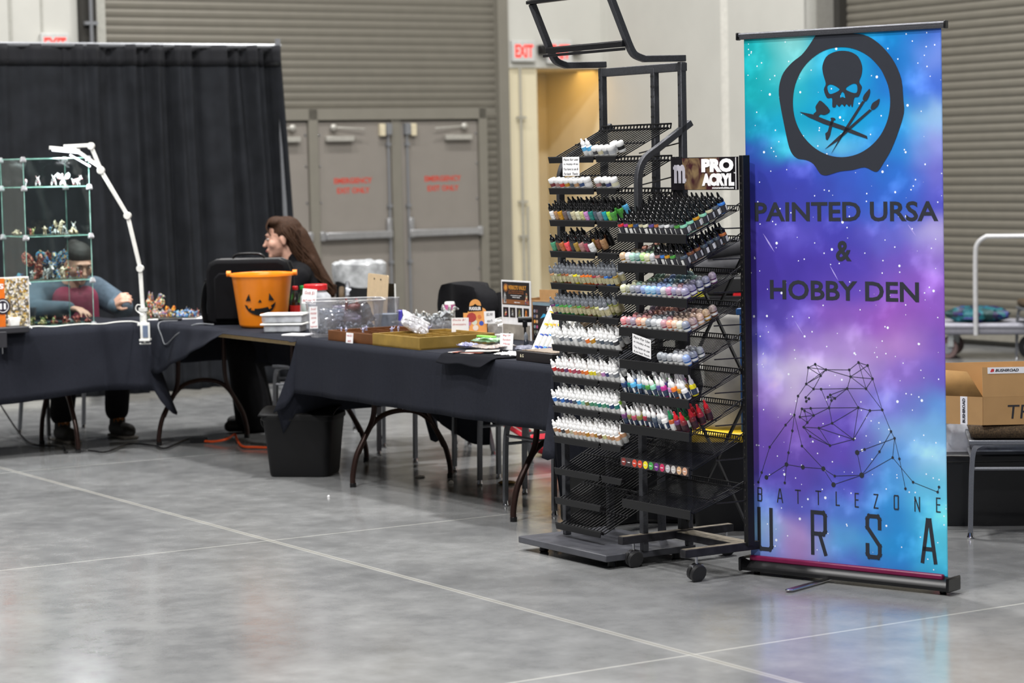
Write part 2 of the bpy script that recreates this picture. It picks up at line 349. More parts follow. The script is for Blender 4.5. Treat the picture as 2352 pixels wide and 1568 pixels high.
# recess at the corner
hall('wall_recess', [(AW-1.35, AW-1.25, 7.1, 8.5, 0, 2.75), (AW-1.35, AW-.05, 7.1, 7.2, 0, 2.62), (AW-1.35, AW-.02, 8.47, 8.6, 0, 2.62), (AW-1.35, AW-.3, 7.1, 8.6, 2.6, 2.75)], M_wallc)
hall('wall_recess_pier', [(AW-.12, AW-.02, 7.2, 7.56, 0, 2.6)], M_wallc)
l = bpy.data.lights.new('recess_lamp', 'AREA'); l.size = .8; l.energy = 13; l.color = (1, .60, .18)
lo = bpy.data.objects.new('recess_lamp', l); COL.objects.link(lo); lo.location = T(AW-.42, 8.05, 2.585)
cd = MB(); cd.tube([(AW+.03, 7.33, 0), (AW+.03, 7.33, 2.6)], .013); cd.tube([(AW+.03, 7.39, 0), (AW+.03, 7.39, 1.2)], .011)
for z in (.9, 1.25, 2.1): cd.box((AW+.02, 7.34, z), (.04, .1, .02))
o = cd.build('conduit', mat('conduit_grey', 'aaa79c', .5, .3)); place(o, T(0, 0), RT); tag(o, 'thin grey electrical conduit running down beside the recess', 'conduit')
cd = MB(); cd.tube([(AW+.13, 2.7, 0), (AW+.13, 2.7, HT)], .017); cd.box((AW+.12, 2.7, 2.98), (.05, .12, .03)); o = cd.build('conduit', M_grey); place(o, T(0, 0), RT)
tag(o, 'grey steel conduit on dark column above the black curtain', 'conduit')
# right wall, b = BW
hall('wall_right', [(AW, -5.94, BW, BW+.3, 0, HT), (-5.94, 8, BW+.36, BW+.5, 0, HT), (-6.1, -5.94, BW, BW+.5, 0, HT), (AW+.02, AW+.1, BW-.004, BW, 0, HT)], M_wall)
hall('trim_5', [(-7.36, -7.26, BW-.006, BW, 0, HT)], mat('pale_joint', 'dcdad2', .7))
hall('trim_6', [(-5.94, -5.925, BW-.0, BW+.29, 0, HT)], mat('grey_jamb', '8e8c86', .6), .004)
sh = MB(); slats(sh, BW+.30, -5.9, 3, .1, 4.6, .0745, 'b', .013, -1); o = sh.build('rolling_shutter', M_slat, smooth=True, angle=60); place(o, T(0, 0), RT)
tag(o, 'large taupe rolling shutter behind the galaxy banner and cart', 'shutter')
hall('trim_7', [(-5.9, 3, BW+.2, BW+.3, .05, .11)], mat('shutter_bottom_bar', '9a968c', .4, .4)); hall('trim_8', [(-5.925, -5.84, BW+.2, BW+.31, .1, 4.6)], M_dark)
# exit signs
M_exr = mat('lit_exit_red', 'ff3a30', .5, emit=1.1)
def exit_sign(b, z, w, label, arrow=False, heads=False, zcut=0):
    t = thing('exit_sign', label, 'exit sign', T(AW+.03, b, z), RT+PI/2)
    bx = MB(); bx.box((0, 0, 0), (w, .05, w*.78)); bx.build('housing', mat('sign_white', 'c9c9c6', .5), t, bevel=.006)
    text('EXIT', w*.8, w*.48, M_exr, t, (0, -.026, 0), .035)
    if heads:
        for s in (-1, 1):
            h = MB(); h.box((s*(w*.5+.06), -.02, .02), (.07, .09, .1)); h.build('emergency_lamp', M_blk, t, bevel=.012)
    return t
exit_sign(7.37, 2.765, .27, 'lit red EXIT sign mounted on the wall beside the shutter')
exit_sign(7.8, 2.76, .3, 'lit red EXIT sign with black emergency lamps above the recess', heads=True)
exit_sign(2.38, 2.79, .26, 'lit red EXIT sign peeking over the top of the black curtain')
# black drape on its pipe frame
dr = thing('pipe_and_drape', 'tall black pleated drape hanging from a pipe frame', 'curtain', T(-4.95, 0), RT)
def drape(u, v):
    b = -1.6+u*4.0; z = .03+v*2.5; k = mnoise.noise(Vector((b*.9, 3, 0)))
    ph = b*24+4*mnoise.noise(Vector((b*1.3, 0, 0)))
    amp = (.012+.045*max(0, min(1, (b-.7)*1.6)))*(1+.5*k)
    x = amp*math.sin(ph)+.5*amp*math.sin(ph*2.3+z)+.012*mnoise.noise(Vector((b*5, z*.8, 2)))
    if b > .7: x += .012*math.sin(b*60+z*1.2)*(v**.5)
    return (x, b-(1-v)*0+(u**6)*(1-v)*.12, z+.006*math.sin(b*70)*(v > .99))
M_drape = mat('black_drape_fabric', '232529', .92, 0, .25, 6, .15, 500, .2)
g = MB(); g.grid(drape, 420, 26); g.build('drape_panel', M_drape, dr, solid=.004)
def hem(u, v):
    x, y, z = drape(u, 1); return (x*1.1+.004, y, 2.53-.14*(1-v)+.0)
g = MB(); g.grid(lambda u, v: (drape(u, .94+.06*v)[0]+.008, drape(u, 1)[1], 2.40+.15*v), 420, 3); g.build('drape_header', mat('drape_header_fabric', '15161b', .9, 0, .2, 8), dr, solid=.004)
g = MB(); g.tube([(0, -1.6, 2.545), (0, 2.42, 2.545)], .018); g.build('crossbar', M_grey, dr)
g = MB(); g.tube([(.03, 2.43, .03), (.03, 2.385, 2.6)], .02); g.box((.03, 2.44, .012), (.4, .4, .02)); g.build('upright_pole', M_grey, dr)
# ================================================================== tables and cloths
def cloth(name, x0, x1, y0, y1, z, drop, flare, m, wave=.012, freq=14, seed=0, rows=9):
    per = []; st = .011
    def run(ax, ay, bx, by, nx, ny):
        n = max(2, int(math.hypot(bx-ax, by-ay)/st))
        for i in range(n+1): t = i/n; per.append((ax+(bx-ax)*t, ay+(by-ay)*t, nx, ny))
    def corner(cx, cy, a0):
        for i in range(1, 8): an = a0+PI/2*i/8; per.append((cx, cy, math.cos(an), math.sin(an)))
    run(x0, y0, x1, y0, 0, -1); corner(x1, y0, -PI/2); run(x1, y0, x1, y1, 1, 0); corner(x1, y1, 0)
    run(x1, y1, x0, y1, 0, 1); corner(x0, y1, PI/2); run(x0, y1, x0, y0, -1, 0); corner(x0, y0, PI)
    n = len(per); vs = []; fs = []; s = 0
    acc = []
    for i, (x, y, nx, ny) in enumerate(per):
        if i: s += math.hypot(x-per[i-1][0], y-per[i-1][1])+.004
        acc.append(s)
    for k in range(rows+1):
        t = k/rows
        for i, (x, y, nx, ny) in enumerate(per):
            c = min(1, abs(nx*ny)*2); d = drop(x, y, nx, ny)*(1+.38*c); fl_ = flare(x, y, nx, ny)+.09*c*min(1, d/.3)
            cr = (acc[i] % .262)-.131; w = .0045*math.exp(-(cr/.008)**2)*min(1, t*3)+wave*math.sin(acc[i]*freq+seed)+wave*.7*mnoise.noise(Vector((acc[i]*4, t*2, seed)))
            o = .006*min(1, k)+fl_*t**1.3+w*t*min(1, d/.2)
            vs.append((x+nx*o, y+ny*o, z-(0 if k == 0 else .004+d*t)))
    for k in range(rows):
        for i in range(n): j = (i+1) % n; fs.append((k*n+i, k*n+j, (k+1)*n+j, (k+1)*n+i))
    o = MB(); o.add(vs, fs)
    # top sheet
    N1, N2 = 60, 20
    o.grid(lambda u, v: (x0+(x1-x0)*u, y0+(y1-y0)*v, z+.0012*mnoise.noise(Vector((u*30, v*9, seed)))), N1, N2)
    ob = o.build(name, m, solid=.0025, angle=60); return ob
M_leg = mat('dark_brown_tube', '33231f', .3, .5, .12, 30)
def folding_table(label, a0, a1, b0, b1, along='a', z=.745, group='folding tables under black cloths'):
    t = thing('folding_table', label, 'table', T(0, 0), RT, None)
    g = MB(); g.box(((a0+a1)/2, (b0+b1)/2, z-.012), (a1-a0, b1-b0, .022)); g.box(((a0+a1)/2, (b0+b1)/2, z-.035), (a1-a0-.1, b1-b0-.1, .03)); g.build('tabletop', mat('tan_table_laminate', 'b09a72', .5), t, bevel=.004)
    for k in (0, 1):
        if along == 'a': c = a0+.45 if k == 0 else a1-.44; f = lambda q, zz, c=c: (c, b0+.05+q, zz)
        else: c = b0+.45 if k == 0 else b1-.44; f = lambda q, zz, c=c: (a1-.05-q, c, zz)
        g = MB(); L1 = [(0, 0), (0, .06), (.025, .16), (.075, .25), (.12, .33), (.137, .43), (.14, .70)]
        for mir in (0, 1): g.tube(smooth_path([f(.58-q if mir else q, zz) for q, zz in L1], 4), .0145, 10)
        g.tube(smooth_path([f(q, zz) for q, zz in [(.035, .17), (.1, .29), (.18, .355), (.29, .375), (.40, .355), (.48, .29), (.545, .17)]], 4), .0135, 10)
        g.build('wishbone_leg', M_leg, t)
        for q in (0, .58): p = f(q, 0); g = MB(); g.lathe([(.017, 0), (.017, .02), (.014, .022)], 10, Matrix.Translation(p)); g.build('foot_cap', M_blk, t)
    return t
folding_table('folding table with dark wishbone legs under the nearest black cloth', 0, 2.44, 0, .76)
folding_table('folding table with tan edge showing beside the black laptop case', -2.44, -.03, 0, .76)
folding_table('folding table with wishbone legs in front of the person by the glass cabinet', -2.66, -1.93, -2.5, -.03, along='b')
def dr1(x, y, nx, ny):
    if ny < -.5: return .285
    if ny > .5: return .34+.12*math.sin(x*3.3)+(.12 if x < .6 else 0)
    return .40 if x < 1 else .46
o = cloth('tablecloth', -.015, 2.455, -.012, .772, .7475, dr1, lambda x, y, nx, ny: .05 if abs(nx) > .5 else .012, M_cloth, .008, 11, 1)
place(o, T(0, 0), RT); tag(o, 'charcoal black tablecloth under the wooden trays and poster', 'tablecloth')
def dr2(x, y, nx, ny):
    if ny < -.5: return max(.012, min(.29, .29-(x+1.75)*.31))
    if nx > .5: return .012
    return .3
o = cloth('tablecloth', -2.46, -.05, -.012, .772, .7475, dr2, lambda x, y, nx, ny: .03, M_cloth, .014, 17, 5)
place(o, T(0, 0), RT); tag(o, 'black tablecloth under the pumpkin bucket, its front edge pulled up', 'tablecloth')
def dr3(x, y, nx, ny):
    if nx > .5: return .40+.02*math.sin(y*5)
    if ny > .5: return .3
    return .38
o = cloth('tablecloth', -2.67, -1.915, -2.52, -.04, .7475, dr3, lambda x, y, nx, ny: .02+.05*max(0, 1+y*2) if nx > .5 else .02, M_cloth, .02, 8, 9)
place(o, T(0, 0), RT); tag(o, 'black tablecloth draped low in front of the glass cabinet', 'tablecloth')
ZT = .7495
# ================================================================== banquet chairs
M_seat = mat('brown_speckled_upholstery', '4a3a26', .9, 0, .6, 160, .3, 300)
M_frame = mat('hammered_grey_frame', '77797e', .42, .55, .12, 200)
def make_chair(label):
    t = thing('banquet_chair', label, 'chair')
    g = MB(); g.box((0, .21, .455), (.43, .42, .06)); s = g.build('seat', M_seat, t, bevel=.026)
    g = MB(); g.box((0, .21, .412), (.44, .43, .02)); g.build('seat_frame', M_frame, t, bevel=.004)
    for sx in (-1, 1):
        g = MB(); g.tube(smooth_path([(sx*.215, .0, .025), (sx*.212, .01, .34), (sx*.205, .04, .40), (sx*.205, .10, .405)], 5), .0145, 4); g.build('leg', M_frame, t)
        g = MB(); g.tube(smooth_path([(sx*.215, .50, .025), (sx*.205, .43, .40), (sx*.205, .42, .55), (sx*.20, .47, .84), (sx*.19, .475, .86)], 4), .0145, 4); g.build('leg', M_frame, t)
        for yy in (0, .5):
            g = MB(); g.lathe([(.013, 0), (.016, .006), (.013, .014), (.012, .026)], 10, Matrix.Translation((sx*.215, yy, 0))); g.build('foot_glide', M_chrome, t)
        g = MB(); g.tube([(sx*.212, .01, .30), (sx*.21, .45, .30)], .008, 6); g.build('stretcher', M_frame, t)
    g = MB(); g.tube([(-.2, .01, .34), (.2, .01, .34)], .008, 6); g.build('stretcher', M_frame, t)
    arc = [(.2*math.cos(PI*i/16), .475+.0, .84+.07*math.sin(PI*i/16)) for i in range(17)]
    g = MB(); g.tube(arc, .0145, 6); g.build('back_frame', M_frame, t)
    pol = [(-.185, .56), (.185, .56)]+[(.185*math.cos(PI*i/12), .83+.06*math.sin(PI*i/12)) for i in range(13)]
    g = MB(); g.prism(pol, .42, .455); bk = g.build('backrest', M_seat, t, bevel=.012); bk.data.transform(Matrix.Translation((0, 0, 0)))
    return t
ch0 = make_chair('grey banquet chair with brown seat pushed under the right end of the near table')
place(ch0, T(1.76, .29), RT); KID[ch0.name] = kids(ch0)
for c in kids(ch0): KID[c.name] = []
def chair(a, b, r, label):
    c = copy_tree(ch0); place(c, T(a, b), RT+r); c['label'] = label; return c
chair(1.03, .59, 0, 'grey framed banquet chair tucked behind the paint rack, second from the right end')
chair(.45, .79, .03, 'grey framed banquet chair beyond the poster, its arched back behind the cardboard tray')
chD = chair(-.44, .81, -.02, 'grey framed banquet chair wearing the black jacket')
chair(-1.15, 1.12, -.5, 'grey framed banquet chair standing behind the clipboard')
chW = chair(-2.29, .98, .55, 'banquet chair the long haired person sits on')
chL = chair(-2.72, -.18, PI/2+PI/2-.0, 'banquet chair under the person at the glass cabinet')
chL.location = T(-2.74, -.14); chL.rotation_euler = (0, 0, RT+PI/2)
chW.location = (-1.262-.24, 15.19, 0); chW.rotation_euler = (0, 0, PI+.06+PI/2)
cR = chair(0, 0, 0, 'banquet chair at the right edge under the open cardboard box'); cR.location = (1.975, 10.46, 0); cR.rotation_euler = (0, 0, -PI/2-.15)
cF = chair(0, 0, 0, 'far banquet chair with tan seat beside the platform cart'); cF.location = (4.02, 19.0, 0); cF.rotation_euler = (0, 0, -PI/2)
# jacket on the back of a chair
J = thing('jacket', 'black jacket hung over the back of a banquet chair behind the table', 'jacket', T(-.44, .81), RT-.02)
def jk(u, v):
    an = u*2*PI; w = .27+.02*math.sin(an*3); z = .965-v*.78
    if v < .12: w *= .82+.18*(v/.12)**.5
    th = .075+.03*v*(1+math.sin(an))*.5
    return (w*math.cos(an)*(1-.12*v)+.012*math.sin(v*14+an*4), .475+th*math.sin(an)*1.2+.02*math.sin(an*6+v*4), z-.05*abs(math.cos(an))**3*(1-v)+.03*math.sin(an*5)*v)
g = MB(); g.grid(jk, 64, 30); g.grid(lambda u, v: (jk(u, 0)[0]*v, .475+(jk(u, 0)[1]-.475)*v, .975+(jk(u, 0)[2]-.975)*v*v), 64, 4); g.build('jacket_body', M_black_fabric, J, solid=.006)
g = MB(); g.tube(smooth_path([(-.2, .52, .9), (-.26, .57, .7), (-.27, .56, .45), (-.25, .57, .3)], 5), [.05]*5+[.052]*5+[.045]*6, 12); g.build('sleeve', M_black_fabric, J)
g = MB(); g.tube(smooth_path([(.2, .53, .9), (.27, .57, .7), (.27, .57, .4), (.25, .56, .22)], 5), [.05]*5+[.052]*5+[.045]*6, 12); g.build('sleeve', M_black_fabric, J)
# red bag under the chairs
R = thing('shoulder_bag', 'red fabric bag with strap lying on the floor behind the chairs', 'bag', T(.02, 1.55), RT)
g = MB(); g.sph((0, 0, .07), (.2, .12, .07), 14); o = g.build('bag_body', mat('red_fabric', 'b3152a', .85, 0, .2, 10, .2, 60), R)
g = MB(); g.tube(smooth_path([(-.15, -.05, .12), (-.28, -.5, .42), (-.35, -.55, .44), (-.2, 0, .06)], 6), .014, 4, flat=(1.6, .4)); g.build('strap', MATS['red_fabric'], R)
# ================================================================== people
def blob(parts):
    g = MB()
    for p in parts:
        if p[0] == 'c': g.cap(p[1], p[2], p[3], p[4], 14)
        else: g.sph(p[1], p[2], 16, p[3] if len(p) > 3 else None)
    return g
def head_parts(c, tilt=0, k=1.0):
    # c = centre of the skull, faces +x
    Mx = Matrix.Translation(c) @ Matrix.Rotation(tilt, 4, 'Y')
    def E(x, y, z, rx, ry, rz, rot=0): return ('e', (0, 0, 0), (rx*k, ry*k, rz*k), Mx @ Matrix.Translation((x*k, y*k, z*k)) @ Matrix.Rotation(rot, 4, 'Y'))
    P = [E(-.012, 0, .025, .098, .078, .09), E(.035, 0, -.02, .062, .066, .095), E(.04, 0, -.075, .05, .046, .042), E(.074, 0, -.098, .022, .024, .02),
         E(.088, 0, .022, .012, .05, .012), E(.1, 0, -.018, .011, .011, .03, -.42), E(.111, 0, -.035, .013, .016, .011),
         E(.092, 0, -.062, .014, .024, .0065), E(.089, 0, -.074, .013, .021, .0075), E(.055, .048, -.03, .03, .02, .028), E(.055, -.048, -.03, .03, .02, .028),
         E(-.005, .077, -.015, .018, .009, .032, .2), E(-.005, -.077, -.015, .018, .009, .032, .2)]
    return P, Mx
def face_bits(parent, Mx, k=1.0, lip='a5585a'):
    for s in (-1, 1):
        g = MB(); g.sph((.083*k, s*.03*k, .002), (.012*k, .0145*k, .0046*k), 12, Mx); g.build('eye', mat('eye_white', 'e8e2dc', .3), parent)
        g = MB(); g.sph((.093*k, s*.03*k, .001), (.004, .0055, .0055), 10, Mx); g.build('iris', mat('dark_iris', '2a1c16', .2), parent)
        g = MB(); g.tube([Mx @ Vector((x*k, s*y*k, z*k)) for x, y, z in ((.1, .016, .018), (.1, .03, .026), (.09, .046, .02))], .0028, 6); g.build('eyebrow', mat('dark_brow', '3a261c', .8), parent)
    g = MB(); g.sph((.102*k, 0, -.068*k), (.006*k, .018*k, .007*k), 10, Mx); g.build('lips', mat('lip_'+lip, lip, .4), parent)
def hand(M, curl=.9, side=1):
    # palm along +x, back of the hand +z ; returns capsule list in world of M
    P = []
    def q(x, y, z): return tuple(M @ Vector((x, y*side, z)))
    P += [('c', q(.0, -.005, 0), q(.07, -.025, 0), .021, .015), ('c', q(.0, .005, 0), q(.075, 0, 0), .021, .015), ('c', q(.005, .015, 0), q(.07, .025, 0), .019, .014)]
    for i, (y, L) in enumerate(((-.03, .062), (-.010, .078), (.011, .084), (.031, .074))):
        x, z, an = .078-(.008 if i in (0,) else 0), 0, 0.15
        px, pz = x, z
        for j, f in enumerate((.42, .32, .26)):
            an += curl*(.45+.25*j); nx, nz_ = px+math.cos(an)*L*f, pz-math.sin(an)*L*f
            P.append(('c', q(px, y*(1+.05*j), pz), q(nx, y*(1+.08*j), nz_), .0088-.0006*j, .0082-.0007*j)); px, pz = nx, nz_
    P += [('c', q(.012, .03, -.006), q(.045, .058, -.018), .013, .0105), ('c', q(.045, .058, -.018), q(.072, .062, -.03), .0103, .0085)]
    return P
# long haired person, seen in profile (local x = the way they face)
W = thing('person', 'seated person in black top with long brown hair, seen in profile facing left', 'person', (-1.262, 15.2, 0), PI+.06)
hp, HM = head_parts(Vector((.165, 0, 1.205)), .10, 1.06)
body = hp+[('c', (.09, 0, 1.0), (.14, 0, 1.15), .056, .052), ('c', (.0, 0, .55), (.03, 0, .78), .14, .12), ('c', (.03, 0, .78), (.075, 0, .98), .12, .11), ('c', (.07, -.13, .985), (.07, .13, .985), .06, .06)]
body += [('c', (.07, s*.17, .97), (.16, s*.2, .76), .045, .038) for s in (-1, 1)]+[('c', (.16, s*.2, .76), (.36, s*.14, .80), .036, .028) for s in (-1, 1)]
body += [('c', (0, s*.1, .53), (.42, s*.14, .5), .085, .06) for s in (-1, 1)]+[('c', (.42, s*.14, .5), (.36, s*.14, .1), .055, .04) for s in (-1, 1)]+[('c', (.36, s*.14, .06), (.5, s*.15, .035), .035, .028) for s in (-1, 1)]
for s in (-1, 1): body += hand(Matrix.Translation((.37, s*.14, .8)) @ Matrix.Rotation(.1, 4, 'Z'), .7, -s)
o = blob(body).build('body', M_skin, W, remesh=.0055); bake(o)
face_bits(W, HM, 1.06)
top = [('c', (.0, 0, .55), (.03, 0, .78), .17, .15), ('c', (.03, 0, .78), (.07, 0, .96), .15, .13), ('c', (.065, -.14, .975), (.065, .14, .975), .078, .078), ('c', (.08, 0, 1.02), (.1, 0, 1.075), .07, .062)]
top += [('c', (.065, s*.18, .96), (.15, s*.21, .76), .068, .056) for s in (-1, 1)]+[('c', (.15, s*.21, .76), (.34, s*.145, .80), .054, .04) for s in (-1, 1)]+[('e', (.02, 0, 1.01), (.07, .1, .05))]
o = blob(top).build('black_hooded_top', M_black_fabric, W, remesh=.009); bake(o)
tr = [('c', (0, s*.1, .53), (.44, s*.15, .5), .12, .095) for s in (-1, 1)]+[('c', (.43, s*.15, .5), (.37, s*.15, .1), .1, .12) for s in (-1, 1)]+[('c', (-.02, -.08, .53), (-.02, .08, .53), .13, .13)]
o = blob(tr).build('wide_black_trousers', M_black_fabric, W, remesh=.012); bake(o)
for s in (-1, 1):
    g = MB(); g.cap((.34, s*.14, .045), (.52, s*.15, .04), .04, .036); g.build('shoe', mat('black_shoe', '1a1a1c', .6), W)
M_hair = mat('brown_hair', '3a2619', .7, 0, .35, 90, .3, 200, .2)
hr = blob([('e', (0, 0, 0), (.108, .092, .1), HM @ Matrix.Translation((-.028, 0, .035))), ('e', (0, 0, 0), (.06, .085, .04), HM @ Matrix.Translation((.03, 0, .1))), ('e', (0, 0, 0), (.07, .085, .12), HM @ Matrix.Translation((-.085, 0, -.04))),
           ('c', (.08, 0, 1.2), (.0, 0, 1.03), .085, .08), ('c', (.0, 0, 1.03), (-.12, 0, .88), .075, .04), ('c', (.0, .05, 1.05), (-.14, .03, .84), .05, .02)])
hb = hr.build('long_hair', M_hair, W, remesh=.008); bake(hb)
st = MB(); rnd = random.Random(3)
for i in range(230):
    u = rnd.random()*2*PI; s = rnd.uniform(-1, 1); yy = s*.088
    p0 = Vector((.19-abs(s)*.02+rnd.uniform(-.06, .03), yy*.35, 1.325-abs(s)*.01))
    p1 = Vector((.135+rnd.uniform(-.08, .03), yy*1.1, 1.25)); p2 = Vector((.07+rnd.uniform(-.07, .03), yy*1.1, 1.12)); p3 = Vector((-.0+rnd.uniform(-.06, .04), yy, 1.0)); p4 = Vector((-.1+rnd.uniform(-.07, .05), yy*.6, .9-rnd.random()*.06))
    if p1.x > .19: p1.x = .17
    n = 5 if rnd.random() > .25 else 4
    st.tube(smooth_path([p0, p1, p2, p3, p4][:n], 3), [.005, .007]+[.006]*(3*(n-1)-2)+[.0012], 5)
# fringe swept over the forehead
for i in range(26):
    s = -1+2*i/25
    st.tube(smooth_path([(.15, s*.02, 1.325), (.235, s*.05, 1.315), (.262, s*.075, 1.27), (.235, s*.088, 1.22)], 3), [.004, .007, .007, .007, .006, .006, .005, .004, .003, .001], 5)
st.build('hair_strands', M_hair, W)
# person behind the glass cabinet (x = facing the camera side of the table)
G = thing('person', 'seated person in grey blue jacket and maroon apron behind the glass cabinet', 'person', T(-2.95, -.14), RT)
hp, HM = head_parts(Vector((.18, .03, 1.085)), .38, 1.03)
b2 = hp+[('c', (.08, 0, .93), (.14, 0, 1.04), .056, .055), ('c', (.0, 0, .55), (.04, 0, .75), .15, .13), ('c', (.04, 0, .75), (.07, 0, .9), .14, .12), ('c', (.07, -.15, .905), (.07, .15, .905), .06, .06)]
arms = {}
for s, eb, wr in ((1, (.19, .30, .80), (.40, .17, .815)), (-1, (.18, -.29, .80), (.38, -.13, .81))):
    b2 += [('c', (.07, s*.19, .89), eb, .045, .038), ('c', eb, wr, .037, .027)]; arms[s] = (eb, wr)
b2 += [('c', (0, s*.1, .53), (.42, s*.17, .5), .085, .06) for s in (-1, 1)]+[('c', (.42, s*.17, .5), (.36, s*.18, .1), .055, .04) for s in (-1, 1)]
b2 += hand(Matrix.Translation((.41, .165, .83)) @ Matrix.Rotation(.35, 4, 'Z') @ Matrix.Rotation(-.5, 4, 'Y') @ Matrix.Rotation(1.2, 4, 'X'), 1.15, -1)
b2 += hand(Matrix.Translation((.385, -.12, .815)) @ Matrix.Rotation(.5, 4, 'Z') @ Matrix.Rotation(.1, 4, 'Y'), .35, 1)
o = blob(b2).build('body', M_skin, G, remesh=.0055); bake(o); face_bits(G, HM, 1.03, '9a5a52')
jk2 = [('c', (.0, 0, .55), (.03, 0, .75), .19, .17), ('c', (.02, 0, .75), (.05, 0, .87), .18, .15), ('c', (.06, -.17, .895), (.06, .17, .895), .10, .10), ('c', (.07, -.07, .96), (.07, .07, .96), .065, .065)]
for s in (1, -1): eb, wr = arms[s]; jk2 += [('c', (.06, s*.2, .885), eb, .09, .075), ('c', eb, wr, .07, .05)]
o = blob(jk2).build('grey_blue_jacket', mat('grey_blue_fleece', '4f5f6d', .95, 0, .15, 40, .2, 200), G, remesh=.009); bake(o)
o = blob([('c', (.15, -.07, .62), (.165, -.065, .86), .085, .08), ('c', (.15, .08, .62), (.165, .075, .86), .085, .08), ('c', (.15, 0, .62), (.16, 0, .85), .09, .085)]).build('maroon_apron', mat('maroon_cotton', '7c2a44', .9, 0, .1), G, remesh=.009); bake(o)
o = blob([('c', (0, s*.1, .53), (.43, s*.17, .5), .1, .08) for s in (-1, 1)]+[('c', (.43, s*.17, .5), (.35, s*.18, .17), .085, .075) for s in (-1, 1)]+[('c', (-.02, -.08, .53), (-.02, .08, .53), .12, .12)]).build('black_trousers', M_black_fabric, G, remesh=.011); bake(o)
for s in (-1, 1):
    g = MB(); g.cap((.355, s*.18, .19), (.36, s*.18, .1), .048, .046); g.build('sock', mat('orange_brown_sock', '8a5420', .9, 0, .4, 60), G)
    g = blob([('c', (.33, s*.18, .055), (.50, s*.19, .05), .05, .046), ('c', (.35, s*.18, .06), (.355, s*.18, .11), .05, .05)]); o = g.build('trainer', mat('dark_trainer', '2b2a28', .7, 0, .35, 40), G, remesh=.006); bake(o)
    g = MB(); g.box((.42, s*.185, .012), (.27, .1, .02)); g.build('sole', mat('trainer_sole', '5a5650', .8), G, bevel=.008)
g = blob([('e', (0, 0, 0), (.108, .088, .078), HM @ Matrix.Translation((-.022, 0, .047))), ('e', (0, 0, 0), (.045, .05, .04), HM @ Matrix.Translation((-.10, 0, .07))), ('e', (0, 0, 0), (.06, .088, .08), HM @ Matrix.Translation((-.075, 0, -.02)))]); o = g.build('dark_hair', mat('dark_hair', '1f1a18', .6, 0, .4, 120), G, remesh=.007); bake(o)
g = MB()
for s in (-1, 1): g.tube([HM @ Vector((.106, s*.033+.02*math.cos(a_*PI/6), .002+.016*math.sin(a_*PI/6))) for a_ in range(12)], .0016, 5, closed=True)
g.build('glasses', M_blk, G)
# printed artwork on the banner, metres from its lower left corner
A_ringo=[(0.341,2.106),(0.406,2.109),(0.462,2.105),(0.542,2.094),(0.59,2.071),(0.636,2.032),(0.675,1.982),(0.702,1.92),(0.709,1.845),(0.711,1.797),(0.688,1.73),(0.656,1.662),(0.624,1.615),(0.6,1.584),(0.58,1.581),(0.54,1.597),(0.488,1.588),(0.432,1.583),(0.391,1.573),(0.366,1.569),(0.342,1.577),(0.314,1.613),(0.281,1.629),(0.244,1.635),(0.219,1.653),(0.203,1.685),(0.187,1.749),(0.17,1.827),(0.161,1.884),(0.165,1.926),(0.184,1.968),(0.224,2.005),(0.266,2.031),(0.299,2.064),(0.324,2.095)]
A_ringi=[(0.653,1.839),(0.65,1.807),(0.642,1.776),(0.629,1.746),(0.612,1.719),(0.59,1.695),(0.565,1.675),(0.536,1.658),(0.505,1.646),(0.472,1.639),(0.439,1.637),(0.405,1.64),(0.372,1.649),(0.341,1.662),(0.312,1.68),(0.286,1.702),(0.264,1.727),(0.246,1.756),(0.233,1.787),(0.226,1.819),(0.224,1.852),(0.227,1.885),(0.235,1.917),(0.249,1.947),(0.267,1.975),(0.29,1.999),(0.317,2.019),(0.346,2.035),(0.377,2.046),(0.41,2.052),(0.444,2.053),(0.478,2.049),(0.51,2.04),(0.541,2.026),(0.569,2.008),(0.593,1.986),(0.615,1.961),(0.631,1.932),(0.644,1.902),(0.651,1.871)]
A_skull=[(0.447,2.039),(0.486,2.032),(0.517,2.013),(0.533,1.978),(0.531,1.947),(0.52,1.92),(0.53,1.903),(0.53,1.892),(0.517,1.864),(0.498,1.86),(0.491,1.828),(0.485,1.828),(0.483,1.837),(0.475,1.827),(0.463,1.838),(0.455,1.828),(0.443,1.838),(0.431,1.828),(0.42,1.838),(0.415,1.828),(0.401,1.829),(0.4,1.862),(0.378,1.863),(0.364,1.895),(0.373,1.917),(0.362,1.954),(0.359,1.985),(0.376,2.019),(0.409,2.035)]
A_e1=[(0.379,1.905),(0.391,1.914),(0.412,1.909),(0.434,1.893),(0.407,1.88),(0.387,1.88)]
A_e2=[(0.46,1.895),(0.488,1.912),(0.507,1.911),(0.512,1.896),(0.508,1.879),(0.488,1.88)]
A_nose=[(0.446,1.885),(0.439,1.878),(0.434,1.861),(0.446,1.865),(0.459,1.86),(0.454,1.878)]
A_b1=[(0.394,1.652),(0.458,1.749),(0.533,1.847),(0.544,1.844),(0.468,1.745)]
A_t1=[(0.535,1.852),(0.54,1.868),(0.556,1.884),(0.565,1.891),(0.567,1.877),(0.559,1.857),(0.547,1.845)]
A_b2=[(0.366,1.669),(0.425,1.715),(0.564,1.815),(0.574,1.81),(0.49,1.749),(0.425,1.7)]
A_t2=[(0.569,1.819),(0.577,1.837),(0.595,1.847),(0.608,1.852),(0.603,1.831),(0.591,1.818),(0.577,1.812)]
A_air=[(0.255,1.814),(0.312,1.803),(0.377,1.779),(0.45,1.755),(0.551,1.715),(0.554,1.704),(0.49,1.724),(0.442,1.741),(0.361,1.766),(0.296,1.792)]
A_cup=[(0.316,1.803),(0.329,1.814),(0.326,1.83),(0.336,1.845),(0.351,1.853),(0.39,1.816),(0.368,1.8),(0.347,1.802),(0.337,1.794)]
